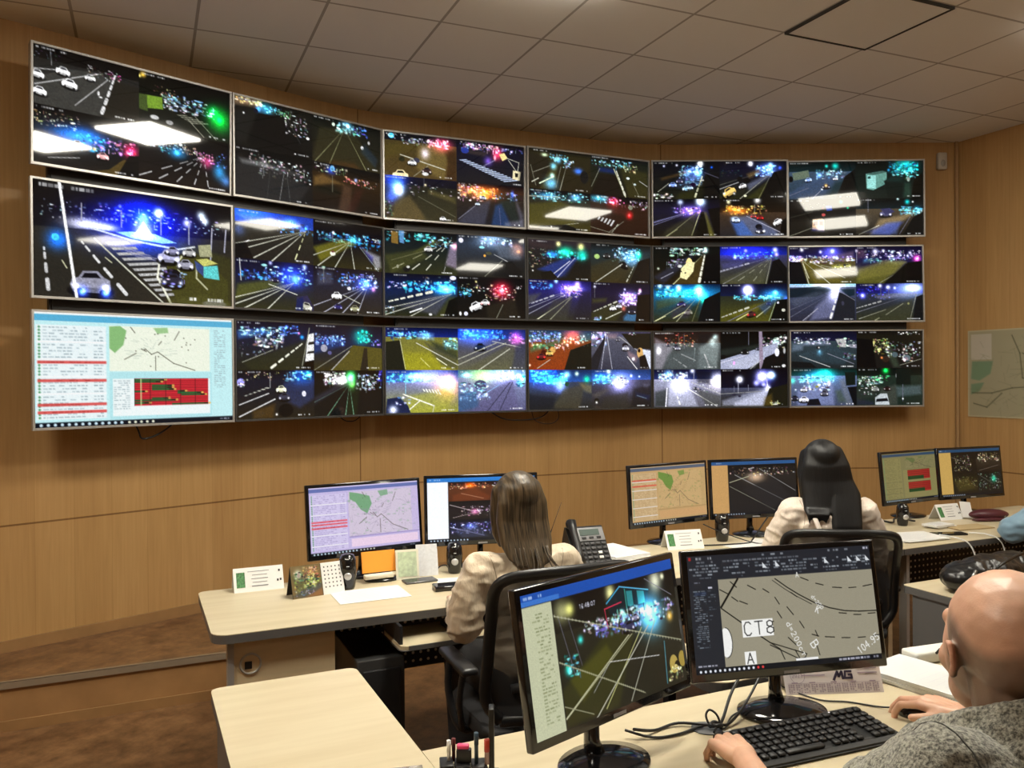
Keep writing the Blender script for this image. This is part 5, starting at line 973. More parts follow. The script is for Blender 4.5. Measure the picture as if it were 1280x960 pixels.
# small table behind the near monitors
st = thing('side_table', 'small pale table with rounded grey-edged corner behind near monitor', 'table', D(1.31, -1.15), TH)
top_part(st, rounded_poly(.60, .36, (.07, .02, .02, .02)))
for x, y in ((.05, .06), (.55, .06), (.05, .30), (.55, .30)):
    b = MB(); b.box((x, y, (DZ - TT) / 2), (.03, .03, DZ - TT - .004)); b.build('leg', DARKM, st)

# ------------------------------------------------------------------ desk monitors
def make_monitor(cx, cy, yaw, tilt, botz, label, cv, kind='round', gain=1.0, group=None, logo=True, w=.565, h=.34, rollz=0, base_dz=DZ, clip=0.0, fwd=0):
    """root stands on the desk below the panel"""
    t = thing('desk_monitor', label, 'monitor', (cx, cy, base_dz), yaw, group)
    M = Matrix.Translation((0, 0, botz - base_dz + h / 2)) @ Matrix.Rotation(-tilt, 4, 'X') @ Matrix.Rotation(rollz, 4, 'Y')
    f = MB(); bz = .015; bb = .021
    f.box((0, .010, 0), (w, .022, h), bevel=.004)
    f.use(GLOSSB); f.xf(M); f.build('casing', GLOSSB, t)
    f = MB(); f.box((0, .026, -.01), (w * .8, .02, h * .72), bevel=.009); f.box((0, .04, -.02), (w * .4, .022, h * .42), bevel=.009); f.xf(M); f.build('back_cover', BLACK, t)
    s = screen_mesh('screen', cv, w - 2 * bz, h - bz - bb, DISPM, t, y=-.0014, zc=(bb - bz) / 2, gain=gain); s.data.transform(M)
    f = MB(); f.use(mat('grey_badge', (.30, .30, .31), .4)); f.box((0, -.0018, -h / 2 + .009), (.045, .0012, .007)); f.xf(M); f.build('badge', None, t)
    # neck and foot
    hz = botz - base_dz + h * .33
    f = MB(); f.tube([(0, .05 + fwd, .012), (0, .06 + fwd, .05), (0, .062 + fwd, hz)], [.032, .022, .02], 12, flat=.7); f.box((0, .05 + fwd * .5, hz), (.06, .05 + abs(fwd), .06), bevel=.006); f.build('neck', GLOSSB, t)
    f = MB()
    if kind == 'round': f.lathe([(0, 0), (.118, 0), (.124, .004), (.122, .009), (.08, .016), (.035, .024), (0, .026)], c=(0, .02 + fwd, 0), seg=40, sx=1.0, sy=.80)
    f.build('foot', GLOSSB, t); return t
TAG = {k: v for k, v in ()}
make_monitor(-.685, 3.903, math.radians(31), math.radians(6.5), .848, 'black monitor with lilac traffic map beside the orange note', map_app(Cv(240, 135, 5), None, 'lilac'), gain=.92)
make_monitor(-.150, 4.085, math.radians(13), math.radians(4.5), .857, 'black monitor with white sidebar behind the brown-haired woman', feeds_app(Cv(240, 135, 6), '2878c8', 'f2f6fc', [
 'n 1;s 1a0806 3a140a 502410 20 5a3018;g f60 14 50 16 2;b fa8 40 4 4 6 96 34;l fdc 2.6 30 60 80 90;P 7a3a1a 10 70 60 30 96 80 90 100 10 100', 'n 1;s 180a06 2a1c14 5a3c28 24 7a5030;b dcf 30 4 4 6 96 30;l fff 3 0 20 70 70;P a06a48 20 40 70 30 98 96 20 98;l eee 2 20 90 60 60', 'n 1;s 040404 181014 1c1614 30;g f8c 14 60 60 1.6;g fff 7 70 56;b fce 30 4 30 30 96 80;l dcc 2.4 4 20 60 60;l cbb 2 10 90 60 66',
 'n 1;s 04040a 1c1c30 2a2a34 26;g ccf 20 50 50 1.4;g fff 8 40 50;l fff 3 0 80 90 20;b aaf 24 4 4 6 96 60', 'n 1;s 02020a 0c1030 1a1c20 24;b aaf 60 5 6 20 96 76;l ccf 3 4 40 80 90;g 68f 14 50 40 2;P 3a4060 10 60 60 30 90 98 30 98', 'n 1;s 02040a 101420 3a3a20 30;b cdf 50 5 6 30 96 80;l eef 3 20 90 70 40;e dd4 14 9 60 84;g aaf 12 40 40'], 2, 3), gain=1.15)
make_monitor(.867, 4.627, math.radians(30.5), math.radians(4), .850, 'black monitor with sandy traffic map behind the desk name card', map_app(Cv(220, 124, 7), None, 'sand'), gain=.8, base_dz=DZ)
make_monitor(1.396, 4.829, math.radians(13.7), math.radians(4.8), .851, 'black monitor with dark road and tan sidebar left of black-haired woman', feeds_app(Cv(220, 124, 8), '2c5c94', 'd8a868', ['n 1;s 0c0a0a 1c1816 1c1a1c 18 26221e;b ca8 60 1.6 2 4 98 22;b fff 12 1.6 30 2 98 24;g ca8 10 40 26 2;l bbb 1.2 10 20 98 92;l aaa 1.1 46 8 98 58;l 998 1.1 2 44 66 98;l cca 1.3 2 36 30 24;l 888 1 35 6 35 34;l ddd 1.4 30 8 38 6;P 2c2a2c 20 50 70 30 90 70 60 98'], 1, 1), gain=.85)
make_monitor(2.58, 5.424, math.radians(29), math.radians(6), .839, 'olive monitor with two red charts right of black-haired woman', map_app(Cv(200, 112, 9), None, 'olive'), gain=.75)
make_monitor(3.044, 5.559, math.radians(20), math.radians(6), .848, 'rightmost monitor with yellow sidebar and four dark camera views', feeds_app(Cv(200, 112, 10), '204c70', 'd8b060', ['n 1;s 0a0806 14100a 12100c 20;b cb9 70 3 10 14 80 90;l 998 1.6 0 20 60 50', 'n 1;s 0a0806 1c140c 1c1610 30 3a3024;b fda 60 4 4 6 96 50;l a98 1.4 10 92 90 70', 'n 1;s 10100a 2a240e 201c10 40;b bb8 40 3 4 20 96 70;P 5a5020 10 40 60 20 90 80 20 90', 'n 1;s 080c0a 141a14 1a1814 40;b bcb 50 3 4 6 96 90;g 2c9 16 66 36;l 887 1.6 4 10 60 60'], 2, 2), gain=.8)
make_monitor(.226, 1.960, math.radians(43), math.radians(9.6), .873, 'near monitor with blue title bar and night crossroads view', near_left_cv(), gain=.95)
make_monitor(.733, 2.257, math.radians(10), math.radians(10), .866, 'near monitor showing beige road drawing marked СТ8', cad_cv(), gain=.95, rollz=math.radians(-1.0))

# ------------------------------------------------------------------ small things on the rear row
def name_card(t, n, rz, label, w=.21, h=.095, d=.10):
    p = D(t, n, DZ); o = thing('name_card', label, 'name card', p, rz, 'folded desk name cards')
    b = MB(); k = .0012
    b.prism_yz([(0, 0), (d / 2, h), (d, 0), (d - .003, 0), (d / 2, h - .006), (.003, 0)], -w / 2, w / 2); b.build('folded_card', WHITE, o)
    sl = math.atan2(h, d / 2); R = Matrix.Translation((0, -.0008, .0005)) @ Matrix.Rotation(sl, 4, 'X'); L = math.hypot(h, d / 2)
    b = MB(); b.use(mat('green_photo', (.06, .20, .07), .5, noise=.6, nscale=120)); b.box((-w * .36, L * .5, .0004), (w * .17, L * .62, .0006)); b.xf(R); b.build('green_picture', None, o)
    b = MB(); b.use(INK); r = random.Random(7)
    for i in range(5):
        y = L * (.82 - i * .15); ww = w * (.36 if i else .5); b.box((w * .02 if i else .0, y, .0004), (ww * r.uniform(.8, 1), L * .022 if i < 4 else L * .04, .0006))
    b.use(DINK)
    for x, y in ((.42, .78), (.38, .38), (.44, .40)): b.box((w * x, L * y, .0004), (w * .035, L * .09, .0006))
    b.xf(R); b.build('print', None, o); return o
name_card(.245, .60, TH + .0, 'white folded name card alone at the left end of rear desk')
name_card(2.42, .50, math.radians(14), 'white folded name card in front of the sandy map monitor')
name_card(4.46, .50, math.radians(20), 'white folded name card under the rightmost monitors', w=.19)
# picture calendar
def picture_calendar():
    o = thing('desk_calendar', 'desk calendar with landscape painting next to left speaker', 'calendar', D(.462, .405, DZ), math.radians(33))
    w, h, d = .225, .125, .085
    b = MB(); b.prism_yz([(0, 0), (d / 2, h), (d, 0), (d - .003, 0), (d / 2, h - .006), (.003, 0)], -w / 2, w / 2); b.build('stand', mat('black_card', (.02, .02, .02), .7), o)
    L = math.hypot(h, d / 2) * 1.02; R = Matrix.Translation((0, -.0012, .0)) @ Matrix.Rotation(math.atan2(h, d / 2), 4, 'X')
    c = Cv(90, 90, 8); c.sub(0, 0, 1, 1); c.rect('8a7448', 0, 0, 100, 100)
    f = 'n 1;P 5a6a34 2 30 40 20 50 70 20 90;g 8bd 12 24 26 .9;b c98 30 4 40 6 90 40;b a64 20 5 60 10 98 50;b 565 40 4 10 20 60 80;b 785 30 5 50 40 96 70;P 3c5068 0 92 50 70 98 62 98 80 40 98;b 67a 20 3 10 76 70 92;P c07840 40 98 98 74 98 98 70 98;b 9b6 20 3 60 30 80 60;e cbb 5 8 26 30'
    feed(c, f)
    pm = bpy.data.materials.new('printed_picture'); pm.use_nodes = True; nt = pm.node_tree; at = nt.nodes.new('ShaderNodeVertexColor'); at.layer_name = 'Col'
    nt.links.new(at.outputs[0], nt.nodes['Principled BSDF'].inputs['Base Color'])
    s = screen_mesh('picture', c, w * .58, L, pm, o, y=0, zc=0, gain=.6); s.data.transform(R @ Matrix.Translation((-w * .21, L / 2, .0012)) @ Matrix.Rotation(-math.pi / 2, 4, 'X'))
    b = MB(); b.use(WHITE); b.box((w * .30, L / 2, .001), (w * .42, L, .0012)); b.use(DINK)
    for i in range(5):
        for j in range(6): b.box((w * (.15 + i * .075), L * (.86 - j * .125), .002), (.005, .006, .0006))
    b.xf(R); b.build('date_page', None, o)
picture_calendar()
# loudspeakers
def speaker(p, rz, label, sc_=1.0):
    o = thing('computer_speaker', label, 'speaker', p, rz, 'small computer speakers')
    b = MB(); pr = [(0, 0), (.030, 0), (.034, .01), (.040, .05), (.043, .09), (.040, .125), (.028, .148), (.0, .156)]
    b.lathe([(r * sc_, z * sc_) for r, z in pr], seg=24, sx=.95, sy=1.0); b.build('cabinet', GLOSSB, o)
    yf = -.040 * sc_
    for z, r in ((.062, .0165),):
        b = MB(); b.lathe([(0, .004), (r * .5, .006), (r * .95, .003), (r, -.004)], seg=20); b.xf(Matrix.Translation((0, yf - .001, z * sc_)) @ Matrix.Rotation(math.pi / 2, 4, 'X')); b.build('woofer', mat('silver_cone', (.6, .6, .6), .3, metal=.5), o)
    for z in (.105, .122, .135):
        b = MB(); b.box((0, yf * (1.0 if z < .12 else .92) - .001, z * sc_), (.012, .003, .003)); b.build('control', mat('white_mark', (.7, .7, .7), .4), o)
    return o
speaker(D(.60, .470, DZ), math.radians(12), 'glossy black computer speaker between calendar and orange note')
speaker(D(1.125, .545, DZ), math.radians(8), 'glossy black computer speaker left of brown-haired woman', .95)
speaker(D(2.735, .60, DZ), math.radians(5), 'black computer speaker between the sandy map and dark road monitors', 1.0)
speaker(D(3.19, .60, DZ), math.radians(5), 'black computer speaker right of the dark road monitor', 1.0)
speaker(D(4.02, .50, DZ), math.radians(5), 'black computer speaker beside black-haired woman under the olive monitor', .9)
# sheets and stacks
def sheets(pts, z0, th, label, group=None, name='paper_sheet', m=None, n=1, jit=.0, seed=1, lines=True):
    c = sum((Vector(p) for p in pts), Vector()) / len(pts); o = thing(name, label, 'paper', (c.x, c.y, z0), 0, group)
    r = random.Random(seed)
    for k in range(n):
        b = MB(); a = r.uniform(-jit, jit); R = Matrix.Rotation(a, 3, 'Z'); q = [R @ (Vector((p[0] - c.x, p[1] - c.y, 0))) for p in pts]; dx = Vector((r.uniform(-jit, jit) * .12, r.uniform(-jit, jit) * .12, 0))
        b.prism([(v.x + dx.x, v.y + dx.y) for v in q], k * th, k * th + th * .93); sh = b.build('sheet' if n > 1 else 'page', m or WHITE, o)
    if lines:
        b = MB(); z = n * th + .0004; e = q
        for i in range(9):
            t = .12 + i * .085; A = e[0].lerp(e[3], t); B = e[1].lerp(e[2], t); s0, s1 = .1, r.uniform(.6, .92); P, Q = A.lerp(B, s0), A.lerp(B, s1); nn = (e[3] - e[0]).normalized() * .0022
            b.quad((P.x, P.y, z), (Q.x, Q.y, z), (Q.x + nn.x, Q.y + nn.y, z), (P.x + nn.x, P.y + nn.y, z))
        b.build('print', mat('faint_print', (.55, .56, .6), .8), o)
    return o
def quadT(t, n, w, h, a):
    c, s = math.cos(a), math.sin(a); out = []
    for x, y in ((-w / 2, -h / 2), (w / 2, -h / 2), (w / 2, h / 2), (-w / 2, h / 2)):
        p = D(t, n) + U * (x * c - y * s) + V * (x * s + y * c); out.append(Vector((p.x, p.y, 0)))
    return out
sheets(quadT(.66, .325, .30, .21, .02), DZ, .0012, 'white printed sheets on the left desk before the speaker', n=2, jit=.04)
sheets(quadT(1.09, .37, .21, .16, -.2), DZ, .001, 'white sheet half under the brown-haired woman\'s left arm')
sheets(quadT(1.98, .50, .22, .30, .1), DZ, .006, 'thick stack of white papers right of the desk telephone', n=6, jit=.05, name='paper_stack')
sheets(quadT(2.84, .40, .30, .21, .25), DZ, .001, 'loose white papers in front of the dark road monitor', n=3, jit=.3, seed=4)
sheets(quadT(2.42, .30, .30, .12, .1), DZ, .001, 'white sheet on middle desk in front of the name card', n=1)
sheets(quadT(3.74, .20, .30, .22, -.1), DZ, .003, 'white paper stack on right desk beside black-haired woman', n=4, jit=.12, name='paper_stack')
sheets(quadT(4.15, .36, .16, .10, .2), DZ, .012, 'small white notepad beside the speaker on the right desk', n=2, jit=.3, name='notepad')
# orange note leaning on a black holder with foam
o = thing('note_holder', 'bright orange note on a black oval stand under the lilac monitor', 'note holder', D(.765, .53, DZ), math.radians(26))
b = MB(); b.lathe([(0, 0), (.085, 0), (.088, .006), (.07, .012), (0, .014)], seg=28, sy=.6, c=(.02, .03, 0)); b.build('base', GLOSSB, o)
R = Matrix.Rotation(math.radians(-12), 3, 'X')
b = MB(); b.box((0, .035, .085), (.155, .012, .095), R); b.build('note_pad', mat('orange_paper', (.95, .36, .035), .7), o)
b = MB(); b.box((-.01, -.002, .027), (.135, .03, .02), bevel=.004); b.build('cream_eraser', mat('cream_foam', (.78, .74, .62), .7), o)
# two leaning leaflets
o = thing('leaflet', 'pale green leaflet standing under the lilac monitor', 'leaflet', D(.885, .50, DZ), math.radians(16), 'leaflets leaning under the lilac monitor')
b = MB(); b.box((0, .03, .065), (.105, .008, .135), Matrix.Rotation(math.radians(-14), 3, 'X')); b.build('sheet', CREAM, o)
b = MB(); b.box((0, .025, .068), (.085, .0008, .11), Matrix.Rotation(math.radians(-14), 3, 'X')); b.build('printed_area', mat('pale_green_print', (.50, .60, .42), .8, noise=.2, nscale=60), o)
o = thing('leaflet', 'white leaflet standing beside the pale green one', 'leaflet', D(.99, .53, DZ), math.radians(16), 'leaflets leaning under the lilac monitor')
b = MB(); b.box((0, .03, .07), (.10, .006, .145), Matrix.Rotation(math.radians(-16), 3, 'X')); b.build('sheet', mat('cool_paper', (.66, .68, .72), .8, noise=.08, nscale=80), o)
# phones
def phone(t, n, a, label, th=.009, w=.15, d=.075, m=None):
    o = thing('mobile_phone', label, 'phone', D(t, n, DZ), TH + a); b = MB(); b.box((0, 0, th / 2), (w, d, th), bevel=.004); b.build('body', m or GLOSSB, o)
    b = MB(); b.box((0, 0, th + .0003), (w * .92, d * .88, .0006)); b.build('glass', mat('phone_glass', (.02, .02, .025), .05), o); return o
phone(.925, .455, .02, 'thin grey phone lying in front of the leaflets', m=mat('grey_metal', (.12, .12, .12), .3, metal=.5))
phone(.985, .268, -.12, 'thick black phone lying left of brown-haired woman', th=.022, w=.115, d=.075)
phone(4.0, .17, -.35, 'black phone lying near front edge of right desk', w=.20, d=.06, th=.012)
# telephone
def telephone():
    o = thing('desk_telephone', 'black and grey desk telephone with keypad right of brown-haired woman', 'telephone', D(1.735, .34, DZ), math.radians(18)); o.scale = (1.12, 1.12, 1.15)
    K = Matrix.Rotation(math.radians(52), 3, 'X')
    b = MB(); b.prism_yz([(-.06, 0), (.12, 0), (.12, .05), (.07, .165), (.055, .165), (-.06, .02)], -.085, .085); b.build('body', BLACK, o)
    sl = math.atan2(.145, .115); Rm = Matrix.Translation((0, -.061, .0205)) @ Matrix.Rotation(sl, 4, 'X'); L = math.hypot(.145, .115)
    b = MB(); b.use(mat('phone_grey', (.22, .22, .23), .4)); b.box((.02, L * .80, .002), (.125, L * .34, .004), bevel=.002); b.xf(Rm); fc = b.build('display_panel', None, o)
    b = MB(); b.use(mat('lcd', (.10, .13, .12), .2)); b.box((.015, L * .84, .005), (.09, L * .15, .002)); b.xf(Rm); b.build('lcd_screen', None, fc)
    for i in range(3):
        b = MB(); b.box((-.015 + i * .034, L * .70, .006), (.02, .010, .004), bevel=.001); b.xf(Rm); b.build('soft_key', DARKM, fc)
    for i in range(5):
        for j in range(5):
            b = MB(); wht = (i, j) in ((3, 2), (3, 3)); b.use(mat('white_key', (.8, .8, .8), .5) if wht else mat('dark_key', (.06, .06, .065), .4)); b.box((-.035 + i * .026, L * (.56 - j * .115), .003), (.018, .011, .006), bevel=.0015); b.xf(Rm); b.build('key', None, o)
    b = MB(); b.tube([(-.066, L * .02, .028), (-.066, L * .25, .030), (-.066, L * .80, .030), (-.066, L * 1.06, .032)], [.019, .016, .016, .021], 12); b.ball((-.066, L * 1.02, .02), (.024, .026, .016)); b.ball((-.066, L * .06, .016), (.022, .026, .016)); b.xf(Rm); b.build('handset', BLACK, o)
    b = MB(); b.tube([(.07, L * -.05, .006), (.11, L * -.04, .006)], .009, 8); b.xf(Rm); b.build('corner_clip', mat('white_key'), o)
    return o
telephone()
b = MB(); p = D(1.60, .52, DZ); b.tube([p + Vector((0, 0, .0)), p + Vector((0, .0, .10)), p + Vector((.03, .01, .18)), p + Vector((.075, .02, .30))], [.009, .006, .0015, .001], 6); o = b.build('antenna', BLACK); tag(o, 'thin black whip antenna standing behind the desk telephone', 'antenna')
# things on the right desk
o = thing('clutch_purse', 'dark burgundy leather purse on the right desk beside name card', 'purse', D(4.66, .40, DZ), math.radians(5))
b = MB(); b.ball((0, 0, .035), (.13, .055, .035), sub=3); b.build('body', mat('burgundy_leather', (.07, .012, .02), .4), o)
b = MB(); b.ball((-.03, -.055, .012), (.12, .02, .012), sub=3); b.build('flap', mat('burgundy_leather'), o)
b = MB(); b.box((.05, -.04, .028), (.07, .004, .008)); b.build('clasp', SILVER, o)
sheets(quadT(4.72, .53, .12, .09, -.3), DZ, .03, 'white card standing behind the burgundy purse', n=1, name='paper_card', lines=False)
sheets(quadT(4.30, .27, .26, .13, -.1), DZ, .004, 'brown paper envelope lying on the right desk', n=2, jit=.06, name='envelope', m=mat('kraft_paper', (.45, .34, .18), .7), lines=False)
o = thing('leaflet', 'crumpled white note leaning on the rightmost name card', 'leaflet', D(4.58, .47, DZ), math.radians(15)); b = MB(); b.box((0, .03, .055), (.08, .004, .105), Rx(-.4) @ Ry(.12)); b.build('sheet', WHITE, o)
cable('cable', [D(3.86, .12, DZ + .02), D(3.90, .03, DZ + .012), D(3.93, -.02, DZ - .02), D(3.95, -.05, DZ - .12), D(3.99, -.06, DZ - .25)], .004, mat('white_cable', (.7, .7, .68), .5), 'white cable hanging off right desk beside the paper stack')
cable('cable', [D(4.10, .12, DZ + .012), D(4.15, .04, DZ + .012), D(4.18, -.02, DZ - .02), D(4.20, -.04, DZ - .12), D(4.22, -.05, DZ - .25)], .004, mat('white_cable'), 'white charging cable hanging from the black phone')
cable('cable', [D(3.8, .56, DZ + .004), D(3.9, .60, DZ + .03), D(4.0, .56, DZ + .01), D(4.1, .62, DZ + .02), D(4.2, .56, DZ + .004)], .006, BLACK, 'tangled black cables under the olive monitor')
cable('cable', [D(2.5, .55, DZ + .004), D(2.62, .50, DZ + .006), D(2.8, .47, DZ + .006), D(2.86, .50, DZ + .012), D(3.0, .58, DZ + .07), D(3.06, .60, DZ + .11)], .004, BLACK, 'black cable between the two middle desk monitors')
cable('cable', [D(2.62, .62, DZ + .10), D(2.70, .58, DZ + .06), D(2.84, .45, DZ + .006), D(2.95, .42, DZ + .006)], .003, BLACK, 'thin black cable dropping beside the middle speaker')
cable('cable', [D(1.03, .55, DZ + .004), D(1.06, .57, DZ + .03), D(1.09, .56, DZ + .035), D(1.10, .54, DZ + .006)], .003, BLACK, 'little black cable loop beside the left woman\'s speaker')
# folders on things behind olive monitor
# bag on the side desk
o = thing('leather_bag', 'shiny black leather bag lying on the side desk behind bald man', 'bag', D(3.10, -.74, DZ), TH + .05)
def rag():
    b = MB(); b.ball((0, 0, .07), (.24, .11, .075), sub=3); b.ball((-.14, .02, .06), (.12, .09, .065), sub=3); b.ball((.12, .0, .085), (.14, .09, .06), sub=3); return b
# (body made below with the remeshed shapes)
BAG = o
# pc tower under the left desk
o = thing('computer_tower', 'black computer tower under the left desk by perforated panel', 'computer', D(.62, .21, .0), TH)
b = MB(); b.box((0, 0, .36), (.19, .40, .44), bevel=.006); b.build('case', mat('charcoal_case', (.03, .03, .03), .5), o)
b = MB(); b.box((0, -.205, .36), (.15, .012, .36), bevel=.004); b.build('front_panel', DARKM, o)
for s in (-1, 1):
    b = MB(); b.box((s * .07, 0, .07), (.03, .36, .14)); b.build('leg', DARKM, o)
b = MB(); 
o2 = thing('keyboard', 'black keyboard on pull-out tray under the left desk', 'keyboard', D(1.10, .03, .645), TH)
b.box((0, .02, .012), (.40, .14, .018), bevel=.004); b.build('case', BLACK, o2)
b = MB()
for i in range(16):
    for j in range(5): b.box((-.18 + i * .024, -.03 + j * .024, .023), (.019, .018, .006))
k = b.build('keys', DARKM, o2)

# ------------------------------------------------------------------ small things on the near desk
# keyboard
P = Vector((.735, 2.085, DZ)); kb = thing('keyboard', 'black full-size keyboard in front of the bald man', 'keyboard', P, math.radians(21.5))
b = MB(); b.prism_yz([(-.088, 0), (.088, 0), (.088, .026), (.070, .029), (-.065, .016), (-.088, .010)], -.225, .225)
bmesh.ops.bevel(b.bm, geom=b.bm.edges[:], offset=.004, segments=2, affect='EDGES'); b.build('case', mat('keyboard_black', (.010, .010, .011), .42), kb)
kr = math.atan2(.013, .135)
for j in range(6):
    nk = 18
    for i in range(nk):
        if (i, j) in ((14, 1), (14, 2)) : continue
        if j == 0 and 3 < i < 10 and i != 6: continue
        wk = .0185 if not (j == 0 and i == 6) else .11
        if i == 14 and j == 0: continue
        x = -.205 + i * .0238 + (.006 if i > 13 else 0); y = -.058 + j * .0222 + (.004 if j == 5 else 0)
        b = MB(); b.box((x, y, .0195 + (y + .065) * .0963), (wk, .0175, .008), Rx(kr), bevel=.002, seg=1); b.build('key', mat('key_black', (.012, .012, .013), .5), kb)
b = MB(); b.use(mat('white_mark')); b.box((-.19, .078, .0288), (.016, .004, .0006)); b.box((-.178, .080, .0288), (.006, .008, .0006)); b.build('logo', None, kb)
for x in (.115, .13):
    b = MB(); b.box((x, .074, .0285), (.004, .003, .001)); b.build('indicator_light', mat('led', (.8, .8, .8), .4, emit=(1, 1, 1), estr=1.2), kb)
# mouse
ms = thing('computer_mouse', 'black wired mouse under the bald man\'s right hand', 'mouse', (1.078, 2.235, DZ), math.radians(48))
b = MB(); b.ball((0, 0, .004), (.03, .052, .034), sub=3)
for v in b.bm.verts: v.co.z = max(v.co.z, 0)
b.build('shell', GLOSSB, ms)
b = MB(); b.box((0, .035, .029), (.006, .014, .006), bevel=.002); b.build('scroll_wheel', DARKM, ms)
cable('mouse_cable', [(1.04, 2.272, DZ + .012), (1.00, 2.30, DZ + .004), (.93, 2.335, DZ + .004), (.86, 2.35, DZ + .004), (.80, 2.43, DZ + .004), (.76, 2.52, DZ + .004)], .0026, BLACK, 'thin black mouse cable running across near desk')
# MG calendar
def mg_calendar():
    o = thing('desk_calendar', 'pale lilac 2021 desk calendar with MG logo under near monitor', 'calendar', (.925, 2.405, DZ), math.radians(4))
    w, h, d = .29, .092, .08
    b = MB(); b.prism_yz([(0, 0), (d / 2, h), (d, 0), (d - .003, 0), (d / 2, h - .006), (.003, 0)], -w / 2, w / 2); b.build('folded_card', mat('lilac_card', (.68, .62, .62), .75), o)
    L = math.hypot(h, d / 2); R = Matrix.Translation((0, -.0008, .0004)) @ Matrix.Rotation(math.atan2(h, d / 2), 4, 'X')
    pk = mat('lilac_print', (.35, .28, .34), .8); b = MB(); b.use(pk); r = random.Random(3)
    for i in range(12):
        for j in range(7):
            for q in range(3):
                if r.random() < .86: b.box((-w * .46 + i * w * .0785 + q * .0065, L * (.27 - j * .034), .0005), (.0045, .0022, .0004))
    for x in (-.40, -.22, .0, .2, .40): b.box((w * x, L * .325, .0005), (.018, .003, .0004))
    b.box((0, L * .305, .0005), (w * .95, .0008, .0004))
    for y in (.66, .52): b.box((-w * .2, L * y, .0005), (w * (.14 if y > .6 else .24), .003, .0004)); b.box((w * .36, L * (y + .03), .0005), (w * .2, .004, .0004))
    b.xf(R); b.build('small_print', None, o)
    lg = MB(); lg.use(mat('logo_navy', (.03, .02, .05), .6))
    def seg(x0, y0, x1, y1, t=.007):
        a = math.atan2(y1 - y0, x1 - x0); lg.box(((x0 + x1) / 2, (y0 + y1) / 2, .0006), (math.hypot(x1 - x0, y1 - y0) + t * .6, t, .0006), Matrix.Rotation(a, 3, 'Z'))
    X, Y = w * .075, L * .38; s = .026
    for a_, b_ in (((0, 0), (.5, .85)), ((.5, .85), (.62, .35)), ((.62, .35), (1.0, .85)), ((1.0, .85), (1.08, .1))): seg(X - .01 + a_[0] * s - .01, Y + a_[1] * s, X - .01 + b_[0] * s - .01, Y + b_[1] * s)
    for a_, b_ in (((2.1, .85), (1.4, .85)), ((1.4, .85), (1.3, .15)), ((1.3, .15), (2.1, .15)), ((2.1, .15), (2.1, .5)), ((2.1, .5), (1.75, .5))): seg(X - .01 + a_[0] * s - .01, Y + a_[1] * s, X - .01 + b_[0] * s - .01, Y + b_[1] * s, .006)
    lg.xf(R); lg.build('logo', None, o)
    rg = MB(); rg.use(pk); cx, cy = -w * .36, L * .52
    for k in range(36):
        if 6 <= k % 18 <= 7: continue
        a = k * math.pi / 18; rg.box((cx + .021 * math.cos(a), cy + .021 * math.sin(a), .0005), (.0045, .0012, .0004), Matrix.Rotation(a + math.pi / 2, 3, 'Z'))
    for n_, ch in enumerate('2021'):
        for pl_ in FONT[ch]:
            for (xa, ya), (xb, yb) in zip(pl_, pl_[1:]):
                x0, y0, x1, y1 = cx - .016 + n_ * .0082 + xa * .006, cy - .005 + ya * .010, cx - .016 + n_ * .0082 + xb * .006, cy - .005 + yb * .010
                rg.box(((x0 + x1) / 2, (y0 + y1) / 2, .0005), (math.hypot(x1 - x0, y1 - y0) + .001, .0013, .0004), Matrix.Rotation(math.atan2(y1 - y0, x1 - x0), 3, 'Z'))
    rg.xf(R); rg.build('year_ring', None, o)
mg_calendar()
# papers by the man's head, ring binder
sheets(quadT(1.90, -1.41, .21, .30, .15), DZ, .007, 'stack of white plastic-covered papers left of bald man\'s face', n=4, jit=.1, seed=9, name='paper_stack', m=mat('glossy_paper', (.74, .77, .78), .25))
o = thing('ring_binder', 'white ring binder with black ring behind the paper stack', 'binder', D(2.12, -1.27, DZ), TH - .1)
b = MB(); b.box((0, 0, .02), (.26, .07, .036), bevel=.008); b.build('cover', mat('white_plastic_b', (.72, .72, .68), .5), o)
b = MB(); b.tube([(-.06, -.04, .034), (-.055, -.05, .05), (-.02, -.052, .058), (.06, -.05, .05), (.09, -.045, .036)], .004, 8); b.build('ring', BLACK, o)
sheets([D(1.50, -1.02), D(1.72, -1.02), D(1.72, -.82), D(1.50, -.82)], DZ, .003, 'white paper on small table behind the near monitors', n=2, jit=.06)
sheets(quadT(2.98, -.83, .12, .20, .1), .651, .006, 'white papers lying on top of black drawer tower', n=2, jit=.1, name='paper_stack')
# cable knot with grommet and cables between the near monitors
o = thing('desk_grommet', 'grey round cable grommet in near desk beside the knot', 'grommet', (.500, 2.170, DZ), 0)
b = MB(); b.lathe([(0, .0005), (.036, .0005), (.040, .003), (.038, 0)], seg=28); b.build('ring', mat('grommet_grey', (.16, .17, .18), .35), o)
K = Vector((.520, 2.165, DZ))
cable('cable', [(.30, 2.10, DZ + .03), (.36, 2.15, DZ + .006), (.43, 2.19, DZ + .008), K + Vector((0, 0, .012)), (.545, 2.19, DZ + .015), (.60, 2.30, DZ + .05), (.68, 2.40, DZ + .11), (.715, 2.43, DZ + .14)], .0042, BLACK, 'black monitor cable running from knot to road drawing monitor')
cable('cable', [(.28, 2.12, DZ + .02), (.35, 2.11, DZ + .005), (.42, 2.13, DZ + .005), (.48, 2.17, DZ + .006), K + Vector((.005, .005, .014)), (.56, 2.18, DZ + .010), (.63, 2.27, DZ + .03), (.70, 2.36, DZ + .08)], .0036, BLACK, 'black power cable running beside the monitor cable')
cable('cable', [K + Vector((.01, 0, .006)), (.545, 2.16, DZ + .006), (.585, 2.24, DZ + .006), (.64, 2.285, DZ + .006), (.68, 2.29, DZ + .012)], .0026, BLACK, 'thin black cable from knot to near monitor foot')
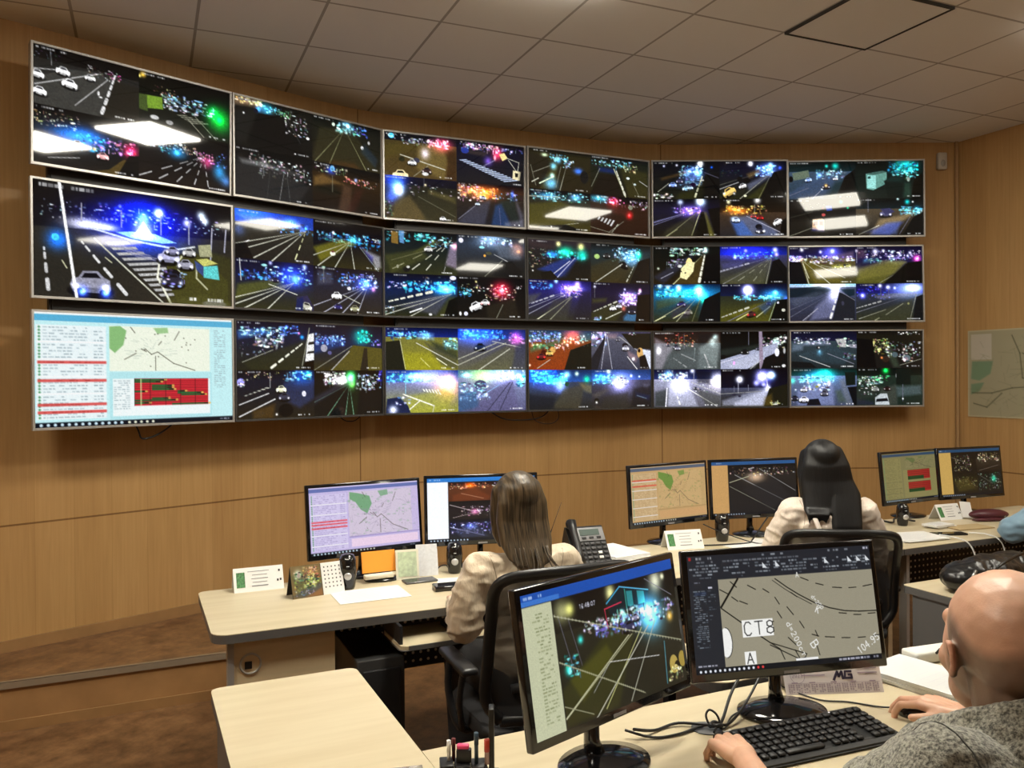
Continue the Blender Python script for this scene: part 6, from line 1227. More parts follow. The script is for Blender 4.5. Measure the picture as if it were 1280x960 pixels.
b = MB(); b.tube(smooth_path([K + Vector((-.012, .0, .006)), K + Vector((-.020, .015, .03)), K + Vector((-.010, .02, .044)), K + Vector((.006, .012, .036)), K + Vector((.012, .0, .018)), K + Vector((0, -.012, .01)), K + Vector((-.010, -.03, .006))]), .003, 8)
b.tube(smooth_path([K + Vector((-.015, -.006, .012)), K + Vector((.0, .008, .016)), K + Vector((.016, .0, .012)), K + Vector((.004, -.010, .014)), K + Vector((-.01, .002, .010))]), .006, 8)
o = b.build('cable_tie_knot', BLACK); tag(o, 'knotted bundle of black cables at man\'s left fingertips', 'cable knot')
# pen holder at the bottom edge
def pen_holder():
    p = Vector((-.118, 1.880, DZ)); o = thing('pen_holder', 'black plastic pen holder at the bottom edge of photo', 'pen holder', p, math.radians(8))
    m = mat('holder_black', (.014, .014, .016), .45)
    b = MB()
    b.box((-.035, 0, .028), (.03, .05, .056), bevel=.002); b.box((.0, .0, .026), (.035, .05, .052), bevel=.002); b.box((.038, .0, .024), (.035, .05, .048), bevel=.002); b.build('block', m, o)
    b = MB(); b.box((-.035, -.027, .044), (.010, .002, .004)); b.build('trim', mat('white_mark'), o)
pen_holder()
def pen(x, y, h, r, m, cap, lab_, cat='pen', lean=0.0, tip=None):
    o = thing('pen' if cat == 'pen' else cat, lab_, cat, (x, y, DZ), 0, 'pens in the black holder')
    b = MB(); d = Vector((lean, 0, 1)).normalized(); s = Vector((0, 0, .050)); h = h - .022; b.tube([s, s + d * (h - .05) * .6, s + d * (h - .055)], r, 10); b.build('barrel', m, o)
    b = MB(); b.tube([s + d * (h - .072), s + d * (h - .045)], r * 1.15, 10); b.build('cap', cap, o)
PX, PY = -.118, 1.880
o = thing('marker_pen', 'black highlighter with pink top in pen holder', 'marker', (PX + .004, PY, DZ + .053), 0)
b = MB(); b.box((0, 0, .014), (.034, .018, .03), bevel=.003); b.build('barrel', mat('holder_black'), o)
b = MB(); b.box((-.002, 0, .0345), (.028, .016, .010), bevel=.004); b.build('cap', mat('pink_plastic', (.85, .07, .22), .4), o)
pen(PX + .032, PY, .135, .0045, mat('blue_grey_plastic', (.04, .07, .10), .4), mat('blue_grey_plastic'), 'dark blue pen standing right of the highlighter')
pen(PX + .056, PY - .006, .122, .0055, mat('pinkish_plastic', (.42, .28, .26), .4), mat('red_plastic', (.5, .05, .03), .4), 'pen with red cap at the right of pen holder')
pen(PX - .030, PY, .118, .004, mat('white_key'), mat('white_key'), 'white pen left of the highlighter in pen holder')
pen(PX - .020, PY + .01, .118, .004, mat('dark_red_plastic', (.12, .02, .02), .4), mat('dark_red_plastic'), 'dark red pen behind white pen in pen holder')
o = thing('document_tray', 'black upright side of a document holder behind the pens', 'document holder', (PX + .066, PY + .006, DZ), 0)
b = MB(); b.box((0, .01, .085), (.012, .035, .17), bevel=.002); b.build('side', BLACK, o); b = MB(); b.box((0.0, .02, .005), (.03, .07, .01)); b.build('base', BLACK, o)
# grey mouse pad under the left monitor and acrylic ruler
o = thing('mouse_pad', 'dark grey pad on near desk at bottom edge of photo', 'pad', (.09, 1.86, DZ), math.radians(12))
b = MB(); b.box((0, 0, .002), (.24, .16, .004), bevel=.001); b.build('pad', mat('grey_rubber', (.11, .11, .115), .7), o)
b = MB(); b.lathe([(0, .004), (.035, .004), (.03, .012), (0, .014)], c=(.02, .04, 0), seg=20, sy=.5); b.build('wrist_rest', BLACK, o)
o = thing('acrylic_holder', 'clear acrylic holder lying at bottom edge of the side desk', 'holder', (-.275, 1.925, DZ), TH - .2)
b = MB(); b.box((0, 0, .005), (.13, .05, .006), bevel=.001); b.build('plate', mat('acrylic', (.75, .72, .66), .05, trans=.7), o)
# ------------------------------------------------------------------ office chairs
MESHM = mat('dark_mesh_fabric', (.03, .03, .032), .8, alpha=.86)
def make_chair(label, p, a, back_top=1.04, bw=.47):
    t = thing('office_chair', label, 'chair', p, a, 'mesh-back office chairs')
    b = MB(); b.prism(rrect(.48, .46, .09, 6), .44, .50); bmesh.ops.bevel(b.bm, geom=[e for e in b.bm.edges if abs(e.verts[0].co.z - e.verts[1].co.z) < 1e-5], offset=.018, segments=3, affect='EDGES'); 
    for f in b.bm.faces: f.smooth = True
    b.build('seat', MATTB, t)
    zb = .53; H = back_top - zb; path = []
    def Pt(x, z): return Vector((x, -.235 - .06 * (1 - (abs(x) / (bw / 2)) ** 2) - .10 * max(0, (z - zb) / H) ** 1.5 + .02, z))
    pts = [(-bw / 2 * .80, zb)] + [(-bw / 2 * .98, zb + H * k) for k in (.15, .4, .7, .88)] + [(-bw / 2 * .86, zb + H * .97), (-bw / 4, zb + H), (0, zb + H * 1.005), (bw / 4, zb + H), (bw / 2 * .86, zb + H * .97)] + [(bw / 2 * .98, zb + H * k) for k in (.88, .7, .4, .15)] + [(bw / 2 * .80, zb)]
    b = MB(); fr = smooth_path([Pt(*q) for q in pts], 4); b.tube(fr + [Pt(0, zb - .01)] + [fr[0]], .016, 8, flat=1.3)
    bf = b.build('backrest_frame', BLACK, t)
    b = MB(); nx, nz = 14, 12; g = [[None] * (nz + 1) for _ in range(nx + 1)]
    for i in range(nx + 1):
        for j in range(nz + 1):
            v = j / nz; wx = bw / 2 * (.80 + .18 * min(1, v / .15) if v < .15 else (.98 if v < .85 else .98 - .25 * ((v - .85) / .15) ** 2)); g[i][j] = b.bm.verts.new(Pt((i / nx * 2 - 1) * wx, zb + H * v * .99))
    for i in range(nx):
        for j in range(nz): f = b._f([g[i][j], g[i + 1][j], g[i + 1][j + 1], g[i][j + 1]]); f.smooth = True
    b.build('back_mesh', MESHM, bf)
    b = MB(); b.tube([(0, -.05, .42), (0, -.28, .42), (0, -.33, .50), (0, -.31, .66)], .024, 8, flat=.6); b.tube([(-.18, -.26, .64), (0, -.305, .66), (.18, -.26, .64)], .016, 8); b.build('back_support', DARKM, t)
    for s in (-1, 1):
        b = MB(); b.box((s * .275, -.02, .675), (.062, .25, .028), Rx(.05), bevel=.012); ar = b.build('armrest', BLACK, t)
        b = MB(); b.tube(smooth_path([(s * .275, .06, .665), (s * .285, .05, .55), (s * .26, .0, .43), (s * .16, -.02, .425)], 4), .014, 8); b.tube(smooth_path([(s * .275, -.08, .665), (s * .285, -.06, .55), (s * .26, -.02, .43)], 4), .012, 8); b.build('bracket', BLACK, ar)
    b = MB(); b.tube([(0, 0, .10), (0, 0, .30)], .028, 14); b.tube([(0, 0, .30), (0, 0, .44)], .016, 14); b.build('gas_column', DARKM, t)
    for k in range(5):
        an = k * 2 * math.pi / 5 + .3; d = Vector((math.cos(an), math.sin(an), 0))
        b = MB(); b.tube([d * .02 + Vector((0, 0, .12)), d * .29 + Vector((0, 0, .075))], [.028, .017], 8); lg = b.build('leg', BLACK, t)
        b = MB(); c = d * .29; n_ = Vector((-d.y, d.x, 0)); b.tube([c + n_ * .022 + Vector((0, 0, .027)), c - n_ * .022 + Vector((0, 0, .027))], .027, 14); b.tube([c + Vector((0, 0, .03)), c + Vector((0, 0, .075))], .008, 6); b.build('caster', BLACK, lg)
    return t
ch1 = make_chair('black mesh office chair holding the brown-haired woman', (.045, 3.065, 0), TH, 1.035, .52)
ch2 = make_chair('black mesh office chair holding the black-haired woman', (1.52, 4.07, 0), math.radians(-8), .965, .50)
ch3 = make_chair('black office chair with grey armrest at the right edge', (3.15, 4.50, 0), TH)
ch4 = make_chair('black office chair holding the bald man in foreground', (.93, 1.16, 0), math.radians(20), .98)

# ------------------------------------------------------------------ soft shapes: blobs fused by a voxel remesh into one continuous surface
def cap(b, p0, r0, p1, r1, seg=14):
    p0, p1 = Vector(p0), Vector(p1); t = (p1 - p0); L = t.length; t.normalize(); prof = []
    path, rs = [], []
    for k in range(5):
        a = -math.pi / 2 + (math.pi / 2) * k / 4; path.append(p0 + t * (math.sin(a) * r0)); rs.append(max(r0 * math.cos(a), r0 * .02))
    for k in range(1, 5):
        a = (math.pi / 2) * k / 4; path.append(p1 + t * (math.sin(a) * r1)); rs.append(max(r1 * math.cos(a), r1 * .02))
    path.insert(5, p1); rs.insert(5, r1)
    b.tube(path, rs, seg); return b
def chain(b, pts, rs):
    for i in range(len(pts) - 1): cap(b, pts[i], rs[i], pts[i + 1], rs[i + 1])
    return b
def fuse(name, b, m, parent, voxel=.006, smooth=4, disp=None, fold=None, col=None):
    me = bpy.data.meshes.new('tmp'); b.bm.to_mesh(me); b.bm.free(); o = bpy.data.objects.new('tmp', me); COL.objects.link(o)
    r = o.modifiers.new('r', 'REMESH'); r.mode = 'VOXEL'; r.voxel_size = voxel; r.use_smooth_shade = True
    if smooth: s = o.modifiers.new('s', 'SMOOTH'); s.factor = .5; s.iterations = smooth
    if disp:
        tx = bpy.data.textures.new('folds', 'CLOUDS'); tx.noise_scale = disp[1]; tx.noise_depth = 2
        d = o.modifiers.new('d', 'DISPLACE'); d.texture = tx; d.strength = disp[0]; d.mid_level = .5; d.texture_coords = 'GLOBAL'
        s = o.modifiers.new('s2', 'SMOOTH'); s.factor = .5; s.iterations = 2
    dg = bpy.context.evaluated_depsgraph_get(); dg.update(); nm = bpy.data.meshes.new_from_object(o.evaluated_get(dg)); nm.name = name
    bpy.data.objects.remove(o); nm.materials.clear(); nm.materials.append(m)
    for p in nm.polygons: p.use_smooth = True
    if fold:
        from mathutils import noise as NZ
        amp, sc_ = fold
        ns = [v.normal.copy() for v in nm.vertices]
        for v, n_ in zip(nm.vertices, ns):
            q = Vector((v.co.x * sc_[0] + 7, v.co.y * sc_[1], v.co.z * sc_[2])); k = NZ.noise(q) + .5 * NZ.noise(q * 2.1)
            v.co += n_ * (amp * (1 - 2 * abs(k)) - amp * .3)
        nm.update()
    if col:
        at = nm.color_attributes.new('Tone', 'FLOAT_COLOR', 'POINT'); n = len(nm.vertices); co = np.empty(n * 3, np.float32); nm.vertices.foreach_get('co', co); co = co.reshape(-1, 3)
        at.data.foreach_set('color', np.concatenate([col(co), np.ones((n, 1))], 1).astype(np.float32).ravel())
    q = bpy.data.objects.new(name, nm); link(q, parent); return q
def skin_mat(name, c, rough=.42, use_tone=True, sss=.12):
    m = bpy.data.materials.new(name); m.use_nodes = True; nt = m.node_tree; b = nt.nodes['Principled BSDF']; L = nt.links.new
    at = nt.nodes.new('ShaderNodeVertexColor'); at.layer_name = 'Tone'
    n = node(nt, 'ShaderNodeTexNoise'); n.inputs['Scale'].default_value = 14; n.inputs['Detail'].default_value = 6
    tc = node(nt, 'ShaderNodeTexCoord'); L(tc.outputs['Object'], n.inputs['Vector'])
    mr = node(nt, 'ShaderNodeMapRange'); mr.inputs[1].default_value = .3; mr.inputs[2].default_value = .7; mr.inputs[3].default_value = .88; mr.inputs[4].default_value = 1.08; L(n.outputs[0], mr.inputs[0])
    mx = node(nt, 'ShaderNodeVectorMath', operation='SCALE'); L(at.outputs[0], mx.inputs[0]); L(mr.outputs[0], mx.inputs[3]); L(mx.outputs[0], b.inputs['Base Color'])
    b.inputs['Roughness'].default_value = rough; b.inputs['Subsurface Weight'].default_value = sss; b.inputs['Subsurface Radius'].default_value = (.012, .005, .003)
    n2 = node(nt, 'ShaderNodeTexNoise'); n2.inputs['Scale'].default_value = 260; L(tc.outputs['Object'], n2.inputs['Vector']); bp = node(nt, 'ShaderNodeBump'); bp.inputs['Strength'].default_value = .12; bp.inputs['Distance'].default_value = .002
    L(n2.outputs[0], bp.inputs['Height']); L(bp.outputs[0], b.inputs['Normal']); return m
SKIN = skin_mat('skin', None)
SK = np.array([.64, .37, .25])
def head_blobs(b, M, s=1.0):
    """M: head frame, x right, y forward, z up, origin between the ears"""
    P = lambda *c: M @ (Vector(c) * s); R = M.to_3x3()
    E = lambda c, r: b.ball(P(*c), tuple(k * s for k in r), R, sub=3)
    E((0, -.012, .040), (.077, .097, .088)); E((0, -.035, .030), (.072, .074, .078)); E((0, .030, .000), (.064, .068, .090)); E((0, .042, -.062), (.050, .046, .040))
    E((0, .066, -.092), (.022, .020, .018)); E((.034, .058, -.024), (.026, .026, .026)); E((-.034, .058, -.024), (.026, .026, .026))
    cap(b, P(-.034, .078, .030), .014 * s, P(.034, .078, .030), .014 * s); chain(b, [P(0, .092, .022), P(0, .106, -.006), P(0, .116, -.024)], [.008 * s, .010 * s, .012 * s])
    E((.012, .104, -.026), (.008, .009, .007)); E((-.012, .104, -.026), (.008, .009, .007)); E((0, .088, -.052), (.024, .014, .006)); E((0, .087, -.062), (.021, .013, .007))
    for sx in (-1, 1):
        # ear: rim, lobe and inner ridge
        pts = [(.073, .006, -.004), (.078, .008, .012), (.083, .002, .024), (.087, -.010, .026), (.088, -.018, .014), (.084, -.016, -.003), (.078, -.006, -.019), (.074, .002, -.024)]
        chain(b, [P(sx * x, y, z) for x, y, z in pts], [.0040 * s] * 4 + [.0042 * s] * 2 + [.006 * s, .005 * s])
        chain(b, [P(sx * .078, -.006, .020), P(sx * .080, -.012, .006), P(sx * .077, -.004, -.012)], [.005 * s, .005 * s, .004 * s]); b.ball(P(sx * .075, -.006, .006), (.006 * s, .013 * s, .021 * s), R)
def hand_blobs(b, wrist, fwd, back, thumb_side, s=1.0, curls=((.25, .35, .25),) * 4, spread=.10, thumb=(.5, .3), tdir=None, root=None):
    """palm, four unequal fingers, thumb from the side of the palm near its base"""
    fwd = Vector(fwd).normalized(); back = Vector(back); back = (back - fwd * back.dot(fwd)).normalized(); side = back.cross(fwd); 
    if side.dot(Vector(thumb_side)) < 0: side = -side
    W = Vector(wrist); ts = s
    lens = [(.043, .025, .021), (.048, .030, .022), (.045, .027, .021), (.035, .021, .018)]; kx = [.030, .009, -.012, -.031]; ky = [.088, .092, .087, .078]; rad = [.0092, .0094, .0088, .0078]
    for i in range(4):
        K = W + fwd * ky[i] * s + side * kx[i] * s + back * (.004 if i in (1, 2) else 0) * s
        cap(b, W + side * kx[i] * .55 * s + fwd * .008 * s, .0155 * s, K, .0115 * s)
        d = (fwd + side * spread * (1.5 - i) * .6).normalized(); p = K; ang = 0
        for j, (l, c) in enumerate(zip(lens[i], curls[i])):
            ang += c; dd = (d * math.cos(ang) - back * math.sin(ang)).normalized(); q = p + dd * l * s; r0 = rad[i] * (1 - .08 * j) * s; cap(b, p, r0 * (1.06 if j else 1.12), q, r0 * .92); p = q
    cap(b, W + side * .012 * s + fwd * .012 * s, .017 * s, W + side * .030 * s + fwd * .045 * s - back * .006 * s, .014 * s)
    T0 = W + side * .030 * s + fwd * .035 * s - back * .008 * s; a, c = thumb
    d = (side * math.cos(a) + fwd * math.sin(a) - back * .25).normalized() if tdir is None else Vector(tdir).normalized()
    T1 = T0 + d * .036 * s; d2 = (d * math.cos(c) + fwd * math.sin(c)).normalized(); T2 = T1 + d2 * .028 * s; chain(b, [T0, T1, T2], [.0135 * s, .0105 * s, .0088 * s])
    return b
def frame(c, facing, pitch=0, roll=0):
    """head frame: facing = heading angle from +y towards -x (radians)"""
    return Matrix.Translation(c) @ Matrix.Rotation(facing, 4, 'Z') @ Matrix.Rotation(-pitch, 4, 'X') @ Matrix.Rotation(roll, 4, 'Y')
def eyes(parent, M, s=1.0):
    for sx in (-1, 1):
        b = MB(); b.ball(M @ (Vector((sx * .031, .078, .008)) * s), .0115 * s, sub=3); e = b.build('eye', mat('eye_white', (.75, .72, .68), .2), parent)
        b = MB(); b.ball(M @ (Vector((sx * .031, .0865, .008)) * s), (.0052 * s, .0038 * s, .0052 * s)); b.build('iris', mat('iris', (.05, .03, .02), .2), e)

def legs_blobs(b, hip, kneeL, kneeR, ankL, ankR, r=1.0, shoes=True):
    for h, k, a in ((hip[0], kneeL, ankL), (hip[1], kneeR, ankR)):
        chain(b, [h, k, a], [.085 * r, .062 * r, .042 * r])
# ---------- bald man
MS = 1.13
man = thing('person', 'bald man in grey hoodie at near desk, right hand on mouse', 'person', (.93, 1.16, 0), 0)
mi = Matrix.Translation(-Vector((.93, 1.16, 0)))
fac = math.radians(2)
HC = Vector((.785, 1.335, 1.213)); HM = frame(HC, fac, pitch=-.10)
b = MB(); head_blobs(b, HM, MS)
NB = Vector((.835, 1.245, 1.06))
chain(b, [HM @ Vector((0, -.03, -.02)), HM @ Vector((0, -.045, -.07)), NB], [.070, .066, .072])
sl, sr = Vector((.635, 1.215, 1.055)), Vector((.985, 1.36, 1.045))
b.ball((.86, 1.24, .84), (.15, .105, .22), Rz(math.radians(20))); b.ball((.90, 1.19, .60), (.155, .12, .12), Rz(math.radians(20)))
el, er = Vector((.50, 1.47, .835)), Vector((1.24, 1.76, .85)); wl, wr = Vector((.520, 1.895, .800)), Vector((1.150, 2.135, .797))
chain(b, [NB + Vector((0, 0, -.02)), sl, el, wl], [.06, .055, .042, .028]); chain(b, [NB + Vector((0, 0, -.02)), sr, er, wr], [.06, .055, .042, .028])
hand_blobs(b, wl, (-.20, 1, -.03), (0, 0, 1), (1, 0, 0), MS, curls=((.40, .62, .35), (.62, .80, .4), (.80, .85, .4), (.9, .8, .4)), spread=.25, thumb=(1.15, .25))
hand_blobs(b, wr, (-.62, .78, .04), (.0, .0, 1), (-1, -.6, 0), MS, curls=((.30, .75, .50), (.28, .62, .40), (.45, .62, .4), (.6, .6, .4)), spread=.12, thumb=(.95, .35))
hipL, hipR = Vector((.86, 1.20, .56)), Vector((1.04, 1.26, .56))
chain(b, [hipL, (.74, 1.60, .55), (.76, 1.58, .12)], [.085, .062, .045]); chain(b, [hipR, (.96, 1.70, .55), (.98, 1.68, .12)], [.085, .062, .045])
chain(b, [(.76, 1.56, .06), (.72, 1.70, .045)], [.042, .035]); chain(b, [(.98, 1.66, .06), (.94, 1.80, .045)], [.042, .035])
hinv = HM.inverted(); HIN = np.array([list(r) for r in hinv])
def man_tone(co):
    h = (np.concatenate([co, np.ones((len(co), 1))], 1) @ HIN.T)[:, :3] / MS; d = np.linalg.norm(h, axis=1)
    c = np.tile(SK, (len(co), 1)); x, y, z = h.T
    # shaved hair: sides and back of the scalp
    lim = .062 + .02 * np.sin(y * 30) - np.clip(y, 0, 1) * .3
    st = np.clip((lim - z) / .02, 0, 1) * np.clip((z + .085 + .0 * y) / .03, 0, 1) * np.clip((.045 - y) / .02, 0, 1) * (d < .16) * np.clip((.083 - np.abs(x)) / .004, 0, 1)
    c = c * (1 - st[:, None] * .70) + np.array([.07, .062, .048]) * st[:, None] * .70
    ear = np.clip((np.abs(x) - .080) / .004, 0, 1) * (d < .12); c = c * (1 - ear[:, None] * .25) + np.array([.68, .27, .19]) * ear[:, None] * .25
    lips = (np.abs(x) < .024) & (np.abs(z + .057) < .010) & (y > .085); c[lips] = [.45, .17, .14]
    return c
b.xf(mi); _ = lambda f: (lambda co: f(co + np.array([.93, 1.16, 0])))
body = fuse('body', b, SKIN, man, voxel=.0035, smooth=3, col=_(man_tone))
eyes(man, mi @ HM, MS)
def nails(parent): pass
def hoodie_mat():
    m = bpy.data.materials.new('grey_fleece'); m.use_nodes = True; nt = m.node_tree; b = nt.nodes['Principled BSDF']; L = nt.links.new
    tc = node(nt, 'ShaderNodeTexCoord'); n = node(nt, 'ShaderNodeTexNoise'); n.inputs['Scale'].default_value = 170; n.inputs['Detail'].default_value = 3; n.inputs['Roughness'].default_value = .7; L(tc.outputs['Object'], n.inputs['Vector'])
    cr = node(nt, 'ShaderNodeValToRGB'); e = cr.color_ramp.elements; e[0].position = .38; e[0].color = (.06, .06, .05, 1); e[1].position = .62; e[1].color = (.40, .395, .33, 1); L(n.outputs[0], cr.inputs[0]); L(cr.outputs[0], b.inputs['Base Color'])
    b.inputs['Roughness'].default_value = .95; b.inputs['Sheen Weight'].default_value = .4
    bp = node(nt, 'ShaderNodeBump'); bp.inputs['Strength'].default_value = .6; bp.inputs['Distance'].default_value = .004; L(n.outputs[0], bp.inputs['Height']); L(bp.outputs[0], b.inputs['Normal']); return m
FLEECE = hoodie_mat()
b = MB()
b.ball((.86, 1.235, .86), (.185, .135, .25), Rz(math.radians(20)), sub=3); b.ball((.90, 1.19, .62), (.19, .15, .15), Rz(math.radians(20)), sub=3)
chain(b, [NB + Vector((0, -.03, -.05)), sl + Vector((0, 0, .0)), (sl + el) / 2 + Vector((-.015, -.01, 0)), el, el.lerp(wl, .25) + Vector((0, 0, .004)), el.lerp(wl, .5)], [.095, .092, .080, .070, .062, .052])
chain(b, [NB + Vector((0, -.03, -.05)), sr, (sr + er) / 2 + Vector((.02, 0, 0)), er, (er + wr) / 2, wr + (er - wr).normalized() * .055], [.095, .090, .078, .068, .056, .044])
b.xf(mi); hd = fuse('hoodie', b, FLEECE, man, voxel=.007, smooth=4, disp=(.024, .085), fold=(.007, (9, 9, 16)))
b = MB()   # hood lying round the neck, open at the front
rim = [Vector(p) for p in ((.655, 1.375, 1.080), (.672, 1.325, 1.112), (.695, 1.270, 1.145), (.735, 1.215, 1.178), (.790, 1.175, 1.200), (.855, 1.165, 1.208), (.915, 1.195, 1.200), (.955, 1.255, 1.170), (.970, 1.330, 1.130), (.955, 1.40, 1.085))]
chain(b, rim, [.014] * len(rim))
for k, (w_, dz, rr) in enumerate(((.06, .035, .026), (.16, .075, .038), (.30, .115, .050))):
    chain(b, [Vector((p.x + (p.x - NB.x) * w_, p.y + (p.y - NB.y) * w_, p.z - dz)) for p in rim], [rr] * len(rim))
b.xf(mi); hood = fuse('hood', b, FLEECE, hd, voxel=.006, smooth=4, disp=(.016, .05))
from mathutils.bvhtree import BVHTree
def drape(objs, pts, lift=.002):
    """lay a line on top of the cloth"""
    out = []
    trees = [BVHTree.FromPolygons([v.co for v in o.data.vertices], [tuple(p.vertices) for p in o.data.polygons]) for o in objs]
    for x, y in pts:
        zs = [h[0].z for h in (t.ray_cast(mi @ Vector((x, y, 3)), Vector((0, 0, -1))) for t in trees) if h[0] is not None]
        if zs: q = mi @ Vector((x, y, 0)); out.append(Vector((q.x, q.y, max(zs) + lift)))
    return out
b = MB(); P0, P1, P2 = (.600, 1.290), (.625, 1.215), (.655, 1.130); pts = [tuple((1 - t) ** 2 * a + 2 * t * (1 - t) * c + t * t * d for a, c, d in zip(P0, P1, P2)) for t in np.linspace(0, 1, 14)]
b.tube(drape([hd], pts, .0002), .0014, 6); b.build('shoulder_seam', mat('dark_seam', (.05, .05, .045), .9), hd)
b = MB(); chain(b, [hipL, (.74, 1.60, .55), (.76, 1.585, .15)], [.105, .080, .062]); chain(b, [hipR, (.96, 1.70, .55), (.98, 1.685, .15)], [.105, .080, .062]); b.ball((.93, 1.19, .56), (.18, .14, .075), Rz(.3)); b.xf(mi)
fuse('trousers', b, mat('dark_jeans', (.02, .025, .04), .8), man, voxel=.010, smooth=3)
for x, y in ((.74, 1.64), (.96, 1.74)):
    b = MB(); b.ball((x, y, .045), (.05, .14, .045), Rz(.25)); b.box((x, y, .012), (.09, .26, .022), Rz(.25), bevel=.01); b.xf(mi); b.build('shoe', BLACK, man)

# ---------- seated women
def hair_mat(name, c0, c1, rough=.32):
    m = bpy.data.materials.new(name); m.use_nodes = True; nt = m.node_tree; b = nt.nodes['Principled BSDF']; L = nt.links.new
    tc = node(nt, 'ShaderNodeTexCoord'); mp = node(nt, 'ShaderNodeMapping'); mp.inputs['Scale'].default_value = (110, 18, 5); L(tc.outputs['Object'], mp.inputs[0])
    n = node(nt, 'ShaderNodeTexNoise'); n.inputs['Scale'].default_value = 1.5; n.inputs['Detail'].default_value = 4; L(mp.outputs[0], n.inputs['Vector'])
    cr = node(nt, 'ShaderNodeValToRGB'); e = cr.color_ramp.elements; e[0].position = .34; e[0].color = (*c0, 1); e[1].position = .66; e[1].color = (*c1, 1); L(n.outputs[0], cr.inputs[0]); L(cr.outputs[0], b.inputs['Base Color'])
    b.inputs['Roughness'].default_value = rough; b.inputs['Anisotropic'].default_value = .6
    bp = node(nt, 'ShaderNodeBump'); bp.inputs['Strength'].default_value = .5; bp.inputs['Distance'].default_value = .003; L(n.outputs[0], bp.inputs['Height']); L(bp.outputs[0], b.inputs['Normal']); return m
def satin(name, c, fold=.3):
    m = mat(name, c, .55, noise=.09, nscale=7, bump=fold, bscale=11, stretch=(1.2, 1.2, .5)); [setattr(q.inputs['Distance'], 'default_value', .03) for q in m.node_tree.nodes if q.type == 'BUMP']; m.node_tree.nodes['Principled BSDF'].inputs['Sheen Weight'].default_value = .3; return m
def seated(label, p, a, hz, arms, blouse, hair, hairfn, S=1.0, head_dx=0, neck=True, skirt=(.02, .02, .022), head_a=0):
    """p: seat centre; local frame x right, y forward"""
    t = thing('person', label, 'person', p, a)
    HMl = frame(Vector((head_dx, .085, hz)), head_a, pitch=-.06)
    b = MB(); head_blobs(b, HMl, S * .97); nb = Vector((0, .03, hz - .175))
    chain(b, [HMl @ Vector((0, -.02, -.03)), nb], [.05, .052])
    b.ball((0, .02, hz - .34), (.125, .085, .13)); b.ball((0, .015, hz - .50), (.11, .08, .12)); b.ball((0, .0, .57), (.155, .12, .095))
    tw = lambda s_: Vector((s_ * .168 * S, .03, hz - .215))
    for s_, (elb, wr_, hf) in zip((-1, 1), arms):
        chain(b, [nb + Vector((0, 0, -.04)), tw(s_), elb, wr_], [.045, .045, .034, .023]); hand_blobs(b, wr_, hf, (0, 0, 1), (-s_, 0, 0), .92, curls=((.2, .35, .25),) * 4)
    for s_ in (-1, 1):
        chain(b, [(s_ * .085, .03, .56), (s_ * .10, .42, .54), (s_ * .10, .42, .14)], [.08, .058, .038]); chain(b, [(s_ * .10, .40, .06), (s_ * .10, .53, .045)], [.036, .03])
    fuse('body', b, SKIN, t, voxel=.006, smooth=3, col=lambda co: np.tile(SK * 1.05, (len(co), 1))); eyes(t, HMl, S * .97)
    b = MB(); b.ball((0, .02, hz - .30), (.160, .105, .135), sub=3); b.ball((0, .01, hz - .47), (.135, .105, .16), sub=3); b.ball((0, .0, .64), (.155, .125, .12), sub=3)
    for s_, (elb, wr_, hf) in zip((-1, 1), arms):
        m1 = (tw(s_) + elb) / 2 + Vector((s_ * .012, -.012, 0)); cf = wr_ + (elb - wr_).normalized() * .03
        chain(b, [nb + Vector((0, -.0, -.075)), tw(s_) + Vector((0, 0, -.008)), m1, elb + Vector((0, -.01, -.012)), (elb + wr_) / 2 + Vector((0, 0, .002)), cf], [.072, .066, .066, .068, .052, .034])
    chain(b, [nb + Vector((-.055, -.02, -.01)), nb + Vector((0, -.062, -.012)), nb + Vector((.055, -.02, -.01)), nb + Vector((0, .05, -.035)), nb + Vector((-.055, -.02, -.01))], [.011] * 5)
    bl = fuse('blouse', b, blouse, t, voxel=.006, smooth=4, disp=(.012, .08), fold=(.008, (8, 8, 17)))
    b = MB()
    for s_ in (-1, 1): chain(b, [(s_ * .08, .0, .565), (s_ * .10, .42, .545), (s_ * .10, .425, .16)], [.105, .078, .055])
    fuse('trousers', b, mat('black_cloth', skirt, .8), t, voxel=.010, smooth=3)
    for s_ in (-1, 1): b = MB(); b.ball((s_ * .10, .47, .04), (.042, .125, .04)); b.box((s_ * .10, .47, .010), (.07, .22, .018), bevel=.008); b.build('shoe', BLACK, t)
    b = MB(); hairfn(b, HMl, hz); h_ = fuse('hair', b, hair, t, voxel=.005, smooth=14); return t, h_, HMl, bl
BRN = hair_mat('brown_hair', (.022, .015, .008), (.125, .088, .050), .40)
BLK = hair_mat('black_hair', (.003, .003, .0034), (.007, .007, .008), .5)
RH = random.Random(12)
def brown_hair(b, M, hz):
    b.ball(M @ Vector((0, -.020, .046)), (.086, .098, .084), sub=3)
    for x in np.linspace(-.070, .070, 15):
        y = -.084 + 3.6 * x * x; w_ = 1 - (abs(x) / .075) ** 2
        chain(b, [M @ Vector((x * .75, y + .026, .07)), M @ Vector((x * 1.0, y + .006, .01)), M @ Vector((x * 1.10, y + .002, -.05)), Vector((x * 1.14, -.020 + 2.5 * x * x, hz - .125)), Vector((x * 1.06, -.055 + 2 * x * x, hz - .175)), Vector((x * .95, -.082 + x * x, hz - .190 - .055 * w_ * RH.uniform(.3, 1.1)))], [.030, .030, .028, .024, .014, .003])
    for s_ in (-1, 1):
        chain(b, [M @ Vector((s_ * .070, .01, .05)), M @ Vector((s_ * .080, .0, -.03)), Vector((s_ * .086, .065, hz - .10)), Vector((s_ * .084, .04, hz - .145))], [.026, .026, .020, .008])
